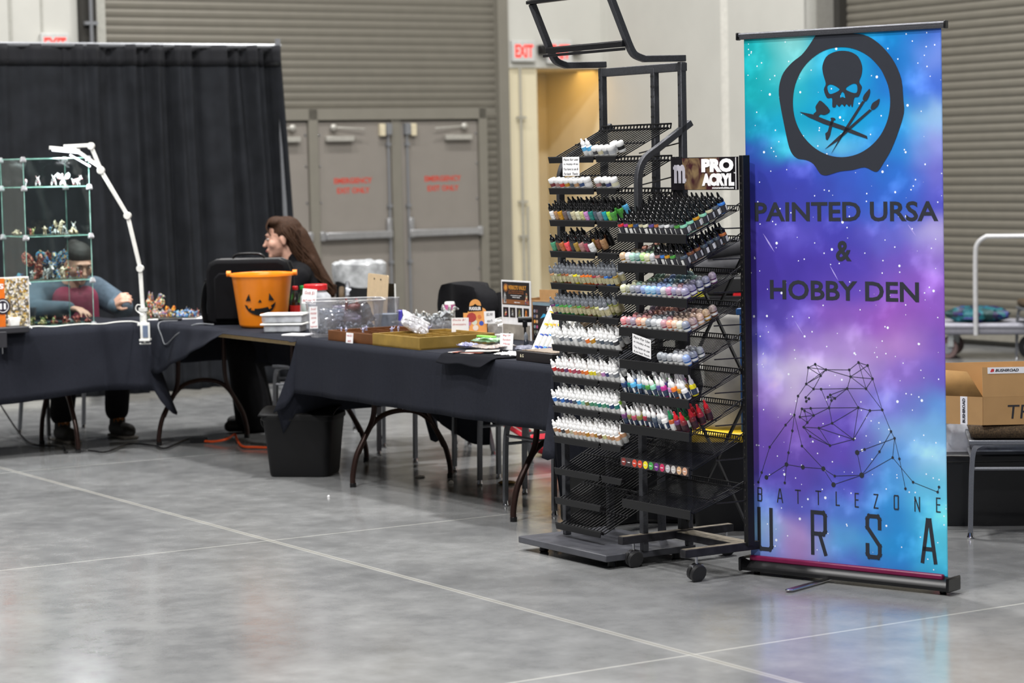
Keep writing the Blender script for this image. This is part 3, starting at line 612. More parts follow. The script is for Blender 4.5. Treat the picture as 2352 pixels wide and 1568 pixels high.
A_trg=[(0.392,1.786),(0.402,1.788),(0.413,1.784),(0.413,1.778),(0.407,1.777),(0.4,1.758),(0.393,1.734),(0.389,1.72),(0.378,1.704),(0.371,1.707),(0.37,1.717),(0.369,1.729),(0.379,1.736),(0.387,1.758),(0.395,1.779)]
A_nodes= [(0.279,0.828),(0.311,0.842),(0.359,0.823),(0.335,0.799),(0.269,0.764),(0.302,0.746),(0.336,0.747),(0.231,0.715),(0.213,0.641),(0.172,0.599),(0.097,0.508),(0.058,0.405),(0.042,0.365),(0.203,0.578),(0.184,0.491),(0.174,0.444),(0.165,0.371),(0.08,0.387),(0.249,0.438),(0.342,0.438),(0.246,0.521),(0.393,0.413),(0.387,0.379),(0.513,0.424),(0.494,0.51),(0.527,0.524),(0.592,0.519),(0.643,0.599),(0.658,0.574),(0.649,0.5),(0.678,0.497),(0.703,0.385),(0.736,0.412),(0.84,0.382),(0.846,0.401),(0.606,0.679),(0.552,0.674),(0.501,0.683),(0.565,0.796),(0.536,0.757),(0.453,0.754),(0.463,0.826),(0.468,0.8),(0.504,0.856),(0.544,0.846),(0.377,0.726),(0.398,0.714),(0.382,0.705),(0.366,0.717),(0.371,0.676),(0.384,0.617),(0.324,0.595),(0.255,0.595),(0.272,0.614),(0.301,0.643),(0.288,0.67),(0.248,0.666),(0.26,0.659),(0.238,0.634),(0.284,0.561),(0.373,0.53),(0.478,0.56),(0.266,0.711),(0.281,0.707),(0.268,0.696)]
# ================================================================== pull-up banner
BN = thing('pull_up_banner', 'tall galaxy print pull-up banner reading PAINTED URSA & HOBBY DEN', 'banner', (.929, 9.503, 0), math.atan2(-.632, .775))
def rgbgrid():
    return [[tuple(int(q) for q in c.split(',')) for c in r.split()] for r in '''10,165,172 120,195,195 0,150,200 10,130,200 70,110,205
5,160,170 110,200,205 20,160,210 20,115,195 110,140,225
10,160,170 40,175,195 15,155,210 30,120,205 70,110,210
15,140,175 20,165,200 10,155,205 30,150,220 150,190,235
45,85,175 50,175,205 90,180,225 40,130,210 140,150,225
50,60,165 60,70,180 55,90,195 45,110,205 110,110,205
55,55,160 60,65,170 60,85,190 50,100,200 85,85,195
65,55,158 90,80,190 70,65,175 100,100,200 175,165,225
70,55,160 72,56,165 78,62,172 110,85,190 140,110,200
72,55,160 75,58,168 90,68,178 125,85,190 140,92,195
75,65,165 95,75,180 135,90,190 150,90,190 140,90,195
95,90,195 150,120,205 170,140,210 175,130,205 125,90,190
150,140,215 210,195,235 190,170,225 140,110,200 110,95,195
140,110,200 200,180,230 130,110,195 120,120,210 100,150,220
115,85,185 130,95,190 95,75,178 130,170,228 120,180,230
110,80,182 105,78,178 95,75,180 90,150,220 150,205,238
85,75,180 95,78,182 80,85,188 75,150,218 110,200,232
85,120,205 95,95,195 80,120,205 50,140,212 90,200,228
130,185,230 180,150,215 90,160,222 40,140,210 80,195,228
110,140,215 170,140,208 80,115,200 50,130,208 60,180,220'''.splitlines()]
GG = rgbgrid()
def gal(u, v):  # v from the top
    u += .05*mnoise.noise(Vector((u*4, v*9, 1)))+.03*mnoise.noise(Vector((u*12, v*26, 4))); v += .02*mnoise.noise(Vector((u*4, v*9, 7)))+.008*mnoise.noise(Vector((u*14, v*30, 8)))
    x = max(0, min(3.9999, u*4)); y = max(0, min(18.9999, v*19)); i, j = int(x), int(y); fx, fy = x-i, y-j; fx = fx*fx*(3-2*fx); fy = fy*fy*(3-2*fy)
    c = [((GG[j][i][k]*(1-fx)+GG[j][i+1][k]*fx)*(1-fy)+(GG[j+1][i][k]*(1-fx)+GG[j+1][i+1][k]*fx)*fy)/255 for k in range(3)]
    return c
BWD, BZ0, BZ1 = .868, .062, 2.108
NU, NV = 120, 280
def bsurf(u, v):
    edge = (u-.5)*2; bow = .0
    return (.002+u*BWD+(.010*(1-v) if u > .5 else 0)+bow*.3, 0, BZ0+v*(BZ1-BZ0))
g = MB(); g.grid(bsurf, NU, NV); me = g.mesh('printed_sheet', None, True, 80)
ca = me.color_attributes.new('print', 'FLOAT_COLOR', 'POINT')
for i, v in enumerate(me.vertices):
    u = (v.co.x-.002)/BWD; w = 1-(v.co.z-BZ0)/(BZ1-BZ0); c = gal(u, w)
    n1 = mnoise.fractal(Vector((u*5, w*12, 3)), 1, 2, 5); k = 1.04+.07*n1
    h = max(0, n1-.2)*.22
    c = [max(0, min(1, x*k+h)) for x in c]; c = [min(.9, q*.84) for q in lin(c)]; ca.data[i].color = (*c, 1)
m = bpy.data.materials.new('galaxy_print'); m.use_nodes = True; nt = m.node_tree; N = nt.nodes; Lk = nt.links; bs = N['Principled BSDF']
at = N.new('ShaderNodeAttribute'); at.attribute_name = 'print'; tc = N.new('ShaderNodeTexCoord')
def stars(scale, thr, prev, keep):
    vo = N.new('ShaderNodeTexVoronoi'); vo.inputs['Scale'].default_value = scale; Lk.new(tc.outputs['Object'], vo.inputs['Vector'])
    sp = N.new('ShaderNodeSeparateColor'); Lk.new(vo.outputs['Color'], sp.inputs[0])
    th = N.new('ShaderNodeMath'); th.operation = 'MULTIPLY'; th.inputs[1].default_value = thr; Lk.new(sp.outputs[1], th.inputs[0])
    k = N.new('ShaderNodeMath'); k.operation = 'GREATER_THAN'; k.inputs[1].default_value = keep; Lk.new(sp.outputs[0], k.inputs[0])
    d = N.new('ShaderNodeMath'); d.operation = 'LESS_THAN'; Lk.new(vo.outputs['Distance'], d.inputs[0]); Lk.new(th.outputs[0], d.inputs[1])
    mm = N.new('ShaderNodeMath'); mm.operation = 'MULTIPLY'; Lk.new(k.outputs[0], mm.inputs[0]); Lk.new(d.outputs[0], mm.inputs[1])
    mx = N.new('ShaderNodeMix'); mx.data_type = 'RGBA'; Lk.new(mm.outputs[0], mx.inputs[0]); Lk.new(prev, mx.inputs[6]); mx.inputs[7].default_value = (.8, .84, .95, 1); return mx.outputs[2]
c = stars(20, .11, at.outputs['Color'], .15); c = stars(40, .12, c, .25); c = stars(9, .05, c, .3); Lk.new(c, bs.inputs['Base Color']); bs.inputs['Roughness'].default_value = .55; bs.inputs['Specular IOR Level'].default_value = .22
me.materials.append(m); o = bpy.data.objects.new('printed_sheet', me); COL.objects.link(o); o.parent = BN
md = o.modifiers.new('t', 'SOLIDIFY'); md.thickness = .0008; md.offset = 1
M_print = mat('charcoal_print', '2b2e36', .6, 0, .03, spec=.25)
YB = -.0012
sm2 = lambda lp, n=3: [(q.x, q.z) for q in smooth_path([(x, 0, z) for x, z in lp], n, True)]
shape2d('printed_seal', [sm2(A_ringo), sm2(A_ringi, 2)], M_print, BN, (0, YB, 0)); shape2d('printed_skull', [sm2(A_skull), sm2(A_e1), sm2(A_e2), A_nose], M_print, BN, (0, YB, 0))
for nm, lp in (('printed_brush', [A_b1]), ('printed_brush', [A_b2]), ('printed_brush_tip', [sm2(A_t1)]), ('printed_brush_tip', [sm2(A_t2)]), ('printed_airbrush', [A_air]), ('printed_airbrush_cup', [sm2(A_cup)]), ('printed_airbrush_trigger', [sm2(A_trg)])):
    shape2d(nm, lp, M_print, BN, (0, YB-.0004 if 'brush' in nm else YB, 0))
for lp in (A_t1, A_t2):
    cx = sum(p[0] for p in lp[-1:]+lp[:1])/2; cz = sum(p[1] for p in lp[-1:]+lp[:1])/2
def btext(s, x0, z0, x1, z1, bold=.02): return text(s, x1-x0, z1-z0, M_print, BN, ((x0+x1)/2, YB, (z0+z1)/2), bold)
btext('PAINTED URSA', .042, 1.393, .852, 1.468, .022); btext('&', .409, 1.241, .478, 1.319, .027); btext('HOBBY DEN', .108, 1.09, .768, 1.166, .022)
for (x, z, L_, an, w_) in ((.105, 1.31, .09, -.95, .006), (.40, 1.195, .07, -1.0, .004), (.74, 1.36, .06, -.9, .004), (.24, .98, .07, -.95, .003)):
    d_ = Vector((math.cos(an), math.sin(an))); n_ = Vector((-d_.y, d_.x))*w_*.55; p_ = Vector((x, z)); lp = [p_-d_*L_/2, p_-d_*L_*.2+n_*.7, p_+n_, p_+d_*L_*.2+n_*.7, p_+d_*L_/2, p_+d_*L_*.2-n_*.7, p_-n_, p_-d_*L_*.2-n_*.7]
    shape2d('printed_streak', [[(q.x, q.y) for q in lp]], mat('streak_print', 'a99ce2', .6), BN, (0, -.0009, 0), .0002)
# constellation
E_ = '1-2,2-3,1-3,1-4,2-4,3-4,1-5,4-5,3-5,4-6,5-6,5-8,8-9,6-7,7-41,41-40,3-42,3-43,42-43,42-44,44-45,44-39,44-40,45-39,45-43,43-39,43-40,43-41,40-39,39-36,40-36,41-38,41-47,41-46,46-47,46-48,46-49,47-49,48-47,48-50,7-50,57-56,56-50,50-38,38-37,37-36,50-51,51-38,51-52,51-62,52-62,38-62,37-62,52-61,52-53,53-61,53-60,60-61,61-62,57-58,58-55,56-55,55-50,55-59,57-59,59-54,58-54,54-53,54-55,9-10,10-11,11-12,12-13,9-14,14-15,15-16,16-17,16-18,16-19,19-20,9-21,21-20,20-22,20-23,22-24,23-24,24-25,25-26,26-29,27-28,27-24,24-30,28-29,29-30,29-31,31-32,30-33,33-34,34-35,36-28,63-64,64-65,63-65,8-5,6-63'
g = MB(); nd = A_nodes; big = {16: .0085, 18: .0085, 19: .0085, 20: .009, 23: .0095, 24: .0105, 25: .0095}
for e in E_.split(','):
    i, j = [int(q)-1 for q in e.split('-')]; p, q = Vector((nd[i][0], 0, nd[i][1])), Vector((nd[j][0], 0, nd[j][1])); d = (q-p).normalized(); n_ = Vector((-d.z, 0, d.x))*.0009
    g.add([p+n_, p-n_, q-n_, q+n_, p+n_+Vector((0, -.0005, 0)), p-n_+Vector((0, -.0005, 0)), q-n_+Vector((0, -.0005, 0)), q+n_+Vector((0, -.0005, 0))], [(4, 5, 6, 7), (0, 1, 5, 4), (1, 2, 6, 5), (2, 3, 7, 6), (3, 0, 4, 7)])
for i, (x, z) in enumerate(nd): g.lathe([(big.get(i+1, .0052), 0), (big.get(i+1, .0052), .0008)], 14, Matrix.Translation((x, 0, z)) @ Matrix.Rotation(PI/2, 4, 'X'))
g.build('printed_constellation_bear', M_print, BN, (0, YB, 0), smooth=False)
def stroke(paths, th, name, M=M_print):
    g = MB()
    for pth in paths:
        for i in range(len(pth)-1):
            p, q = Vector((pth[i][0], 0, pth[i][1])), Vector((pth[i+1][0], 0, pth[i+1][1])); d = (q-p).normalized(); p = p-d*th*.5; q = q+d*th*.5; n_ = Vector((-d.z, 0, d.x))*th/2; y = Vector((0, -.0006-.00012*i, 0))
            g.add([p+n_, p-n_, q-n_, q+n_, p+n_+y, p-n_+y, q-n_+y, q+n_+y], [(4, 5, 6, 7), (0, 1, 5, 4), (1, 2, 6, 5), (2, 3, 7, 6), (3, 0, 4, 7)])
    return g.build(name, M, BN, (0, YB, 0), smooth=False)
GL = {'B': [[(0, 0), (0, 1), (.85, 1), (1, .9), (1, .6), (.85, .52), (1, .44), (1, .1), (.85, 0), (0, 0)], [(0, .52), (.85, .52)]], 'A': [[(0, 0), (.42, 1), (.58, 1), (1, 0)], [(.14, .3), (.86, .3)]], 'T': [[(0, 1), (1, 1)], [(.5, 1), (.5, 0)]],
      'L': [[(0, 1), (0, 0), (1, 0)]], 'E': [[(1, 1), (0, 1), (0, 0), (1, 0)], [(0, .52), (.9, .52)]], 'Z': [[(0, 1), (1, 1), (0, 0), (1, 0)]], 'O': [[(.1, 0), (0, .06), (0, .94), (.1, 1), (.9, 1), (1, .94), (1, .06), (.9, 0), (.1, 0)]],
      'N': [[(0, 0), (0, 1), (1, 0), (1, 1)]], 'U': [[(0, 1), (0, .07), (.14, 0), (.86, 0), (1, .07), (1, 1)]], 'R': [[(0, 0), (0, 1), (.86, 1), (1, .93), (1, .55), (.86, .48), (0, .48)], [(.55, .48), (1, 0)]],
      'S': [[(1, .72), (1, .93), (.86, 1), (.14, 1), (0, .93), (0, .72), (1, .28), (1, .07), (.86, 0), (.14, 0), (0, .07), (0, .28)]]}
def glyph(ch, x0, z0, x1, z1, th): stroke([[(x0+th/2+u*(x1-x0-th), z0+th/2+v*(z1-z0-th)) for u, v in p] for p in GL[ch]], th, 'printed_letter')
for ch, b_ in zip('BATTLEZONE', [(.037, .29, .059, .345), (.128, .291, .156, .347), (.212, .293, .238, .348), (.305, .295, .331, .351), (.396, .298, .414, .353), (.481, .298, .499, .354), (.564, .3, .585, .356), (.652, .302, .674, .358), (.741, .301, .765, .358), (.833, .305, .852, .361)]): glyph(ch, *b_, .0045)
for ch, b_ in zip('URSA', [(.035, .094, .107, .267), (.282, .098, .355, .273), (.528, .105, .597, .277), (.766, .108, .836, .28)]): glyph(ch, *b_, .0155)
g = MB(); g.tube([(-.022, 0, 2.118), (.888, 0, 2.118)], .012, 8, flat=(.9, .8)); g.box((.434, -.004, 2.109), (.90, .01, .014)); g.build('top_rail', M_gun, BN, bevel=.002)
for x in (-.024, .89):
    g = MB(); g.box((x, -.002, 2.115), (.008, .026, .03)); g.build('end_cap', M_blk, BN, bevel=.003)
prof = [(-.042, .016), (-.047, .03), (-.036, .05), (-.015, .06), (.02, .06), (.045, .045), (.045, .016)]
g = MB(); n = len(prof); g.add([(x, y, z) for x in (-.02, .9) for y, z in prof], [tuple(range(n)), tuple(range(2*n-1, n-1, -1))]+[(i, (i+1) % n, (i+1) % n+n, i+n) for i in range(n)]); g.build('cassette_base', mat('gloss_black_alu', '121214', .34, .2, .05), BN)
g = MB(); g.box((.44, -.014, .064), (.86, .024, .022)); g.build('magenta_trim', mat('magenta_strip', '6a0d3c', .4), BN, bevel=.006)
for x in (-.022, .902):
    g = MB(); g.box((x, -.0, .040), (.012, .10, .056)); g.build('base_end_cap', M_blk, BN, bevel=.01)
for x in (.03, .86):
    g = MB(); g.lathe([(.012, 0), (.014, .004), (.012, .02)], 10, Matrix.Translation((x, 0, 0))); g.build('rubber_foot', M_blk, BN)
for x in (.36,):
    g = MB(); g.box((x, -.13, .008), (.032, .3, .007)); g.sph((x, -.28, .008), (.018, .018, .005)); g.build('swivel_foot', M_chrome, BN, bevel=.002)
g = MB(); g.tube([(.44, .03, .05), (.44, .03, 2.1)], .009, 8); g.build('support_pole', M_grey, BN)
# ================================================================== rack builders
def wires(a0, a1, y0, z0, y1, z1, pitch, r=.0018, kink=.03, M=M_black):
    g = MB(); n = int((a1-a0)/pitch)
    for i in range(n+1):
        a = a0+(a1-a0)*i/n; pts = [(a, y0, z0), (a, y1-kink, z1-kink*.1-.0), (a, y1, z1+.0)] if kink == 0 else [(a, y0, z0+.004), (a, y0+.012, z0), (a, y1-.012, z1-.014), (a, y1, z1-.011), (a, y1+.004, z1+.008)]
        g.tube(pts, r, 4, caps=False)
    for t in (.02, .5, .96): g.tube([(a0, y0+(y1-y0)*t, z0+(z1-z0)*t-.004), (a1, y0+(y1-y0)*t, z0+(z1-z0)*t-.004)], r*1.3, 5)
    g.tube([(a0, y1+.004, z1+.008), (a1, y1+.004, z1+.008)], r*1.4, 5)
    return g
O1 = Vector((.031, 10.238, 0)); RK1 = thing('wire_display_rack', 'tall gunmetal wire paint rack with bent sign frame, nearest the tables', 'rack', O1, RT)
g = MB(); g.box((.36, .18, .046), (.66, .45, .028)); g.build('base_platform', mat('dark_grey_laminate', '45464c', .4, 0, .18, 14), RK1, bevel=.004)
for x, y in ((.13, .02), (.64, .02), (.13, .34), (.64, .34)):
    g = MB(); g.lathe([(.016, 0), (.02, .006), (.016, .032)], 12, Matrix.Translation((x, y, 0))); g.build('levelling_foot', M_blk, RK1)
for a in (.12, .69):
    g = MB(); g.tube([(a, .145, .06)]+smooth_path([(a, .145, 1.50), (a, .148, 1.585), (a, .178, 1.645), (a, .24, 1.685)], 5)+[(a, .41, 1.79)], .019, 4); g.build('bent_side_tube', M_gun, RK1, bevel=.003)
    g = MB(); g.tube([(a, .37, .06), (a, .37, 2.035)], .019, 4); up_ = g.build('rear_upright', M_gun, RK1, bevel=.003)
    g = MB()
    for k in range(44): g.box((a-.006, .3558, .2+k*.0415), (.0055, .002, .0075))
    g.build('slot_holes', M_dark, up_)
    pts = [(a, .385, 2.05), (a, .185, 2.046)]+smooth_path([(a, .185, 2.046), (a, .135, 2.065), (a, .107, 2.11)], 5)[1:]+[(a, .022, 2.30)]
    g = MB(); g.tube(pts, .0185, 4); g.build('sign_arm', M_gun, RK1, bevel=.003)
g = MB(); g.tube([(.5, .37, .06), (.5, .37, 2.02)], .019, 4); up_ = g.build('rear_upright', M_gun, RK1, bevel=.003)
g = MB()
for k in range(44):
    for s in (-.007, .007): g.box((.5+s, .3558, .2+k*.0415), (.0055, .002, .0075))
g.build('slot_holes', M_dark, up_)
g = MB(); g.box((.405, .372, 2.015), (.6, .03, .035)); g.build('top_rail', M_gun, RK1, bevel=.003)
g = MB(); g.box((.405, .09, 2.105), (.56, .02, .022)); g.box((.405, .105, 2.118), (.56, .045, .004)); g.box((.405, .082, 2.085), (.60, .006, .012)); g.build('sign_channel', M_black, RK1, bevel=.002)
g = MB(); g.box((.405, .015, 2.305), (.6, .03, .014)); g.box((.405, .03, 2.317), (.6, .05, .004)); g.build('sign_channel', M_black, RK1, bevel=.002)
Z1 = [1.66, 1.53, 1.397, 1.267, 1.133, 1.003, .873, .741, .613, .484, .349, .223, .115]
M_lip = mat('black_price_channel', '111113', .4, .1, .06, 50)
for i, z in enumerate(Z1):
    a0, a1 = .125, (.627 if i < 11 else .47); dz = .128
    g = wires(a0, a1, .09, z-.008, .355, z-.008+dz, .0235, .0030); sh = g.build('wire_shelf', M_black, RK1, smooth=True)
    for (p, q) in (((a0, .467), (.478, a1)) if i < 11 else ((a0, a1),)):
        g = MB(); g.prism([(0, 0), (q-p, 0), (q-p-.008, -.024), (.008, -.024)], .082, .086, Matrix.Translation((p, 0, z))); g.build('price_channel', M_lip, sh, bevel=.001)
        g = MB(); g.tube([(p-.003, .086, z+.001), (q+.003, .086, z+.001)], .0028, 6); g.build('front_wire', M_black, sh)
    if i < 9:
        g = MB(); g.tube([(a0+.005, .37, z+.05), (a0+.005, .2, z+.01)], .003, 5); g.tube([(a1+.05, .37, z+.05), (a1-.005, .2, z+.01)], .003, 5); g.build('support_arm', M_black, sh)
O2 = Vector((.471, 9.696, 0)); RK2 = thing('wire_display_rack', 'shorter black wire paint rack on castors with PRO ACRYL header sign', 'rack', O2, RT)
for a in (.005, .432):
    g = MB(); g.box((a, .215, .115), (.034, .56, .032)); g.build('foot_bar', mat('worn_black_steel', '26252a', .5, .3, .5, 25), RK2, bevel=.002)
    mt_ = MB(); mt_.box((a, .215, .1315), (.03, .55, .001)); mt_.build('worn_top', mat('worn_paint', '6b6355', .7, .1, .5, 40), RK2)
    for y in (0, .47):
        g = MB(); Mx = Matrix.Translation((a, y, .036)) @ Matrix.Rotation(PI/2+.25, 4, 'Y')
        for s in (-.011, .011): g.lathe([(.0, s-.009), (.033, s-.009), (.036, s-.006), (.036, s+.006), (.033, s+.009), (0, s+.009)], 20, Mx)
        cw = g.build('castor_wheel', mat('castor_black', '1d1d1f', .5), RK2)
        g = MB(); g.tube([(a, y, .05), (a, y, .1)], .006, 8); g.box((a, y, .062), (.024, .05, .012)); g.build('castor_stem', M_chrome, cw)
g = MB(); g.box((.22, .245, .112), (.43, .09, .028)); g.build('cross_bar', MATS['worn_black_steel'], RK2, bevel=.002); g = MB(); g.box((.22, .245, .1265), (.39, .085, .001)); g.build('worn_top', MATS['worn_paint'], RK2)
for a in (.003, .447):
    g = MB(); g.box((a, .25, .885), (.026, .034, 1.535)); u_ = g.build('upright', M_black, RK2, bevel=.002)
    g = MB()
    for k in range(50): g.box((a, .2325, .2+k*.028), (.004, .002, .008))
    g.build('slot_holes', M_dark, u_)
g = MB(); g.tube([(.01, .262, 1.3), (.44, .262, .75)], .007, 4); g.tube([(.44, .266, 1.3), (.01, .266, .75)], .007, 4); g.tube([(.01, .262, .72), (.44, .262, .16)], .007, 4); g.tube([(.44, .266, .72), (.01, .266, .16)], .007, 4); g.build('cross_brace', M_black, RK2)
Z2 = [1.35, 1.231, 1.102, .973, .842, .71, .582, .446, .277]
for i, z in enumerate(Z2):
    a0, a1 = -.03, .435; dz = .107 if i < 8 else .085
    g = wires(a0, a1, -.02, z-.008, .228, z-.008+dz, .0145, .0019); sh = g.build('wire_shelf', M_black, RK2)
    g = MB(); g.box(((a0+a1)/2, -.026, z-.016), (a1-a0, .004, .034)); g.tube([(a0, -.024, z+.001), (a1, -.024, z+.001)], .0022, 6); lp = g.build('price_channel', M_lip, sh)
    for a in (a0, a1):
        g = MB(); g.tube([(a, -.02, z-.006), (a, .1, z+.045), (a, .235, z+dz+.01)], .0026, 5); g.tube([(a, .10, z+.02), (a+(.012 if a > 0 else 0), .24, z+.02)], .0028, 5); g.build('side_wire', M_black, sh)
    if i == 7:
        cc = ['7a2c28', '3a2a2c', 'c8402c', 'c8452c', 'e6d624', '3f9a48', '6a2a7a', 'c02a5a', 'b0b0b4', 'bcb8b4', 'c9a27c', 'c89a80']
        g = MB(); g.box((.2, -.0295, z-.015), (.462, .002, .033)); g.build('label_strip', mat('label_dark', '3b3234', .5), sh)
        for k, c_ in enumerate(cc):
            g = MB(); g.lathe([(.0155, 0), (.0155, .001)], 20, Matrix.Translation((-.008+k*.0378, -.0305, z-.014)) @ Matrix.Rotation(PI/2, 4, 'X')); g.build('colour_dot', mat('dot_'+c_, c_, .4), sh)
            text('PAINT', .018, .004, M_paper, sh, (-.008+k*.0378, -.0322, z-.014), .03, depth=.0003)
HS = MB(); HS.box((.218, .225, 1.583), (.44, .008, .13)); HS.build('header_sign', mat('sign_black', '141015', .35), RK2, bevel=.001)
g = MB(); g.add([(.095, .2205, 1.52), (.325, .2205, 1.52), (.325, .2205, 1.645), (.078, .2205, 1.645), (.095, .2195, 1.52), (.325, .2195, 1.52), (.325, .2195, 1.645), (.078, .2195, 1.645)], [(4, 5, 6, 7), (0, 1, 5, 4), (1, 2, 6, 5), (2, 3, 7, 6), (3, 0, 4, 7)])
mg = bpy.data.materials.new('bronze_swirl'); mg.use_nodes = True; nt = mg.node_tree; N = nt.nodes; wv = N.new('ShaderNodeTexNoise'); wv.inputs['Scale'].default_value = 9; wv.inputs['Distortion'].default_value = 1.5; rp = N.new('ShaderNodeValToRGB')
rp.color_ramp.elements[0].color = (*lin('3e1d22'), 1); rp.color_ramp.elements[1].color = (*lin('8a7452'), 1); rp.color_ramp.elements[0].position = .4; rp.color_ramp.elements[1].position = .62
tc = N.new('ShaderNodeTexCoord'); nt.links.new(tc.outputs['Object'], wv.inputs[0]); nt.links.new(wv.outputs[0], rp.inputs[0]); nt.links.new(rp.outputs[0], N['Principled BSDF'].inputs[0]); N['Principled BSDF'].inputs['Roughness'].default_value = .3
g.build('swirl_print', mg, RK2, smooth=False)
text('PRO', .21, .054, M_paper, RK2, (.315, .218, 1.615), .07); text('ACRYL', .212, .05, M_paper, RK2, (.318, .218, 1.559), .08); text('monumenthobbies.com', .14, .0085, M_paper, RK2, (.35, .218, 1.527), .03); text('TM', .009, .005, M_paper, RK2, (.425, .218, 1.585), .02)
text('m', .075, .075, mat('sign_silver', 'b9b6c0', .4), RK2, (.063, .218, 1.583), .05)
g = MB(); g.box((.028, .2185, 1.607), (.018, .0015, .012)); g.box((.097, .2185, 1.558), (.018, .0015, .012)); g.build('logo_bars', MATS['sign_silver'], RK2)
g = MB(); g.box((.432, .2195, 1.583), (.003, .002, .125)); g.build('white_edge', M_paper, RK2)
# ================================================================== paint bottles
M_pc = mat('paint_in_bottle', 'ffffff', .3, 0, .05, 60, objcol=True); M_pcs = mat('paint_band', 'ffffff', .4, 0, .03, objcol=True)
M_dome = mat('frosted_dome_cap', 'eef0f4', .22, 0, .04, 40, objcol=True, mixw=.32, coat=.6); M_smoke = mat('smoky_clear_cap', '6f737a', .2, 0, .15, 50, coat=.5)
M_capb = mat('gloss_black_cap', '0b0b0d', .18, 0, .1, coat=.3); M_capw = mat('white_cap', 'f1f1f1', .4, 0, .03); M_lab = mat('dark_label', '33333a', .5, 0, .5, 260); M_labc = mat('cream_label', 'bdb691', .5, 0, .45, 260)
M_labw = mat('white_label', 'ededeb', .6, 0, .08, 300); M_pot = mat('pot_paint', 'ffffff', .25, 0, .1, objcol=True)
P = {}
def proto(k, nm, parts):
    root = None
    for (pn, prof, m_, seg) in parts:
        g = MB(); g.lathe(prof, seg); o = g.build(pn if root else nm, m_, root, angle=50)
        if root is None: root = o
    KID[root.name] = kids(root)
    for c in KID[root.name]: KID[c.name] = []
    P[k] = root; root['used'] = 0
S = 14
proto('black', 'paint_bottle', [('bottle', [(.0, 0), (.0125, 0), (.0138, .002), (.0138, .038), (.012, .043), (.0075, .047), (.0075, .05)], M_pc, S), ('cap', [(.0105, .045), (.0115, .048), (.0112, .056), (.009, .061), (.006, .064), (.005, .067), (.0034, .077), (0, .079)], M_capb, S),
      ('label', [(.01395, .008), (.014, .008), (.014, .03), (.01395, .03)], mat('clear_label_print', 'ffffff', .35, 0, .5, 200, objcol=True), S)])
proto('pro', 'paint_bottle', [('bottle', [(0, 0), (.0145, 0), (.0155, .002), (.0155, .038), (.0135, .0445), (.009, .047)], M_pc, S), ('label', [(.0157, .003), (.0158, .003), (.0158, .033), (.0157, .033)], M_lab, S),
      ('cap', [(.0138, .045), (.0146, .048), (.0142, .055), (.0118, .0605), (.0082, .0635), (.006, .067), (.0038, .083), (.002, .087), (0, .087)], M_capb, S)])
em = MB()
for an in (0, 2.1, 4.2): em.box((0, -.0159, .018), (.013, .0008, .021), Matrix.Rotation(an, 4, 'Z'))
o = em.build('label_patch', M_labw, P['pro']); KID[P['pro'].name].append(o); KID[o.name] = []
proto('grey', 'dropper_bottle', [('bottle', [(0, 0), (.0115, 0), (.0125, .002), (.0125, .042), (.0115, .047), (.008, .05)], M_pc, S), ('label', [(.01265, .013), (.0127, .013), (.0127, .04), (.01265, .04)], M_labc, S),
      ('cap', [(.0095, .048), (.0102, .05), (.0096, .065), (.0064, .068), (.005, .07), (.0038, .08), (0, .081)], M_smoke, S)])
proto('white', 'dropper_bottle', [('bottle', [(0, 0), (.0115, 0), (.0125, .002), (.0125, .042), (.0115, .047), (.008, .05)], M_labw, S), ('band', [(.0126, .028), (.01275, .028), (.01275, .044), (.0126, .044)], M_pcs, S),
      ('cap', [(.0092, .048), (.0097, .05), (.0092, .063), (.0062, .067), (.0048, .069), (.0036, .079), (0, .08)], M_capw, S)])
proto('army', 'paint_bottle', [('bottle', [(0, 0), (.0125, 0), (.0135, .002), (.0135, .04), (.0125, .045), (.008, .049)], M_pc, S), ('label', [(.0136, .006), (.01375, .006), (.01375, .03), (.0136, .03)], mat('navy_label', '34425c', .5, 0, .6, 220), S),
      ('cap', [(.0092, .047), (.0098, .05), (.0088, .064), (.0055, .068), (.0045, .07), (.0028, .086), (0, .087)], M_capw, S)])
em = MB(); em.box((.004, -.0139, .018), (.009, .0008, .02)); em.box((.004, -.0139, .018), (.009, .0008, .02), Matrix.Rotation(2.4, 4, 'Z')); o = em.build('label_patch', M_labw, P['army']); KID[P['army'].name].append(o); KID[o.name] = []
proto('jar', 'paint_jar', [('jar', [(0, 0), (.0145, 0), (.0155, .002), (.0155, .028), (.014, .03)], M_labw, 16), ('band', [(.0156, .012), (.0158, .012), (.0158, .026), (.0156, .026)], M_pcs, 16), ('lid', [(.0165, .029), (.0168, .03), (.0168, .041), (.0155, .044), (.006, .046), (0, .046)], M_capw, 16)])
proto('dome', 'paint_pot', [('pot', [(0, 0), (.0135, 0), (.0145, .002), (.0145, .02), (.013, .022)], M_pot, 16), ('lid', [(.0158, .0205), (.0168, .022), (.016, .0235), (.0168, .0255), (.016, .027), (.0166, .029), (.0155, .0355), (.0128, .0405), (.0085, .0438), (.004, .0452), (0, .0455)], M_dome, 16), ('ring', [(.0146, .006), (.0149, .006), (.0149, .015), (.0146, .015)], M_labw, 16)])
proto('green_cap', 'paint_bottle', [('bottle', [(0, 0), (.013, 0), (.014, .002), (.014, .04), (.012, .046), (.008, .05)], M_pc, S), ('label', [(.0141, .004), (.0143, .004), (.0143, .032), (.0141, .032)], M_labw, S), ('cap', [(.0095, .049), (.01, .052), (.009, .064), (.0055, .068), (.004, .084), (0, .086)], mat('green_cap', '127a4a', .35), S)])
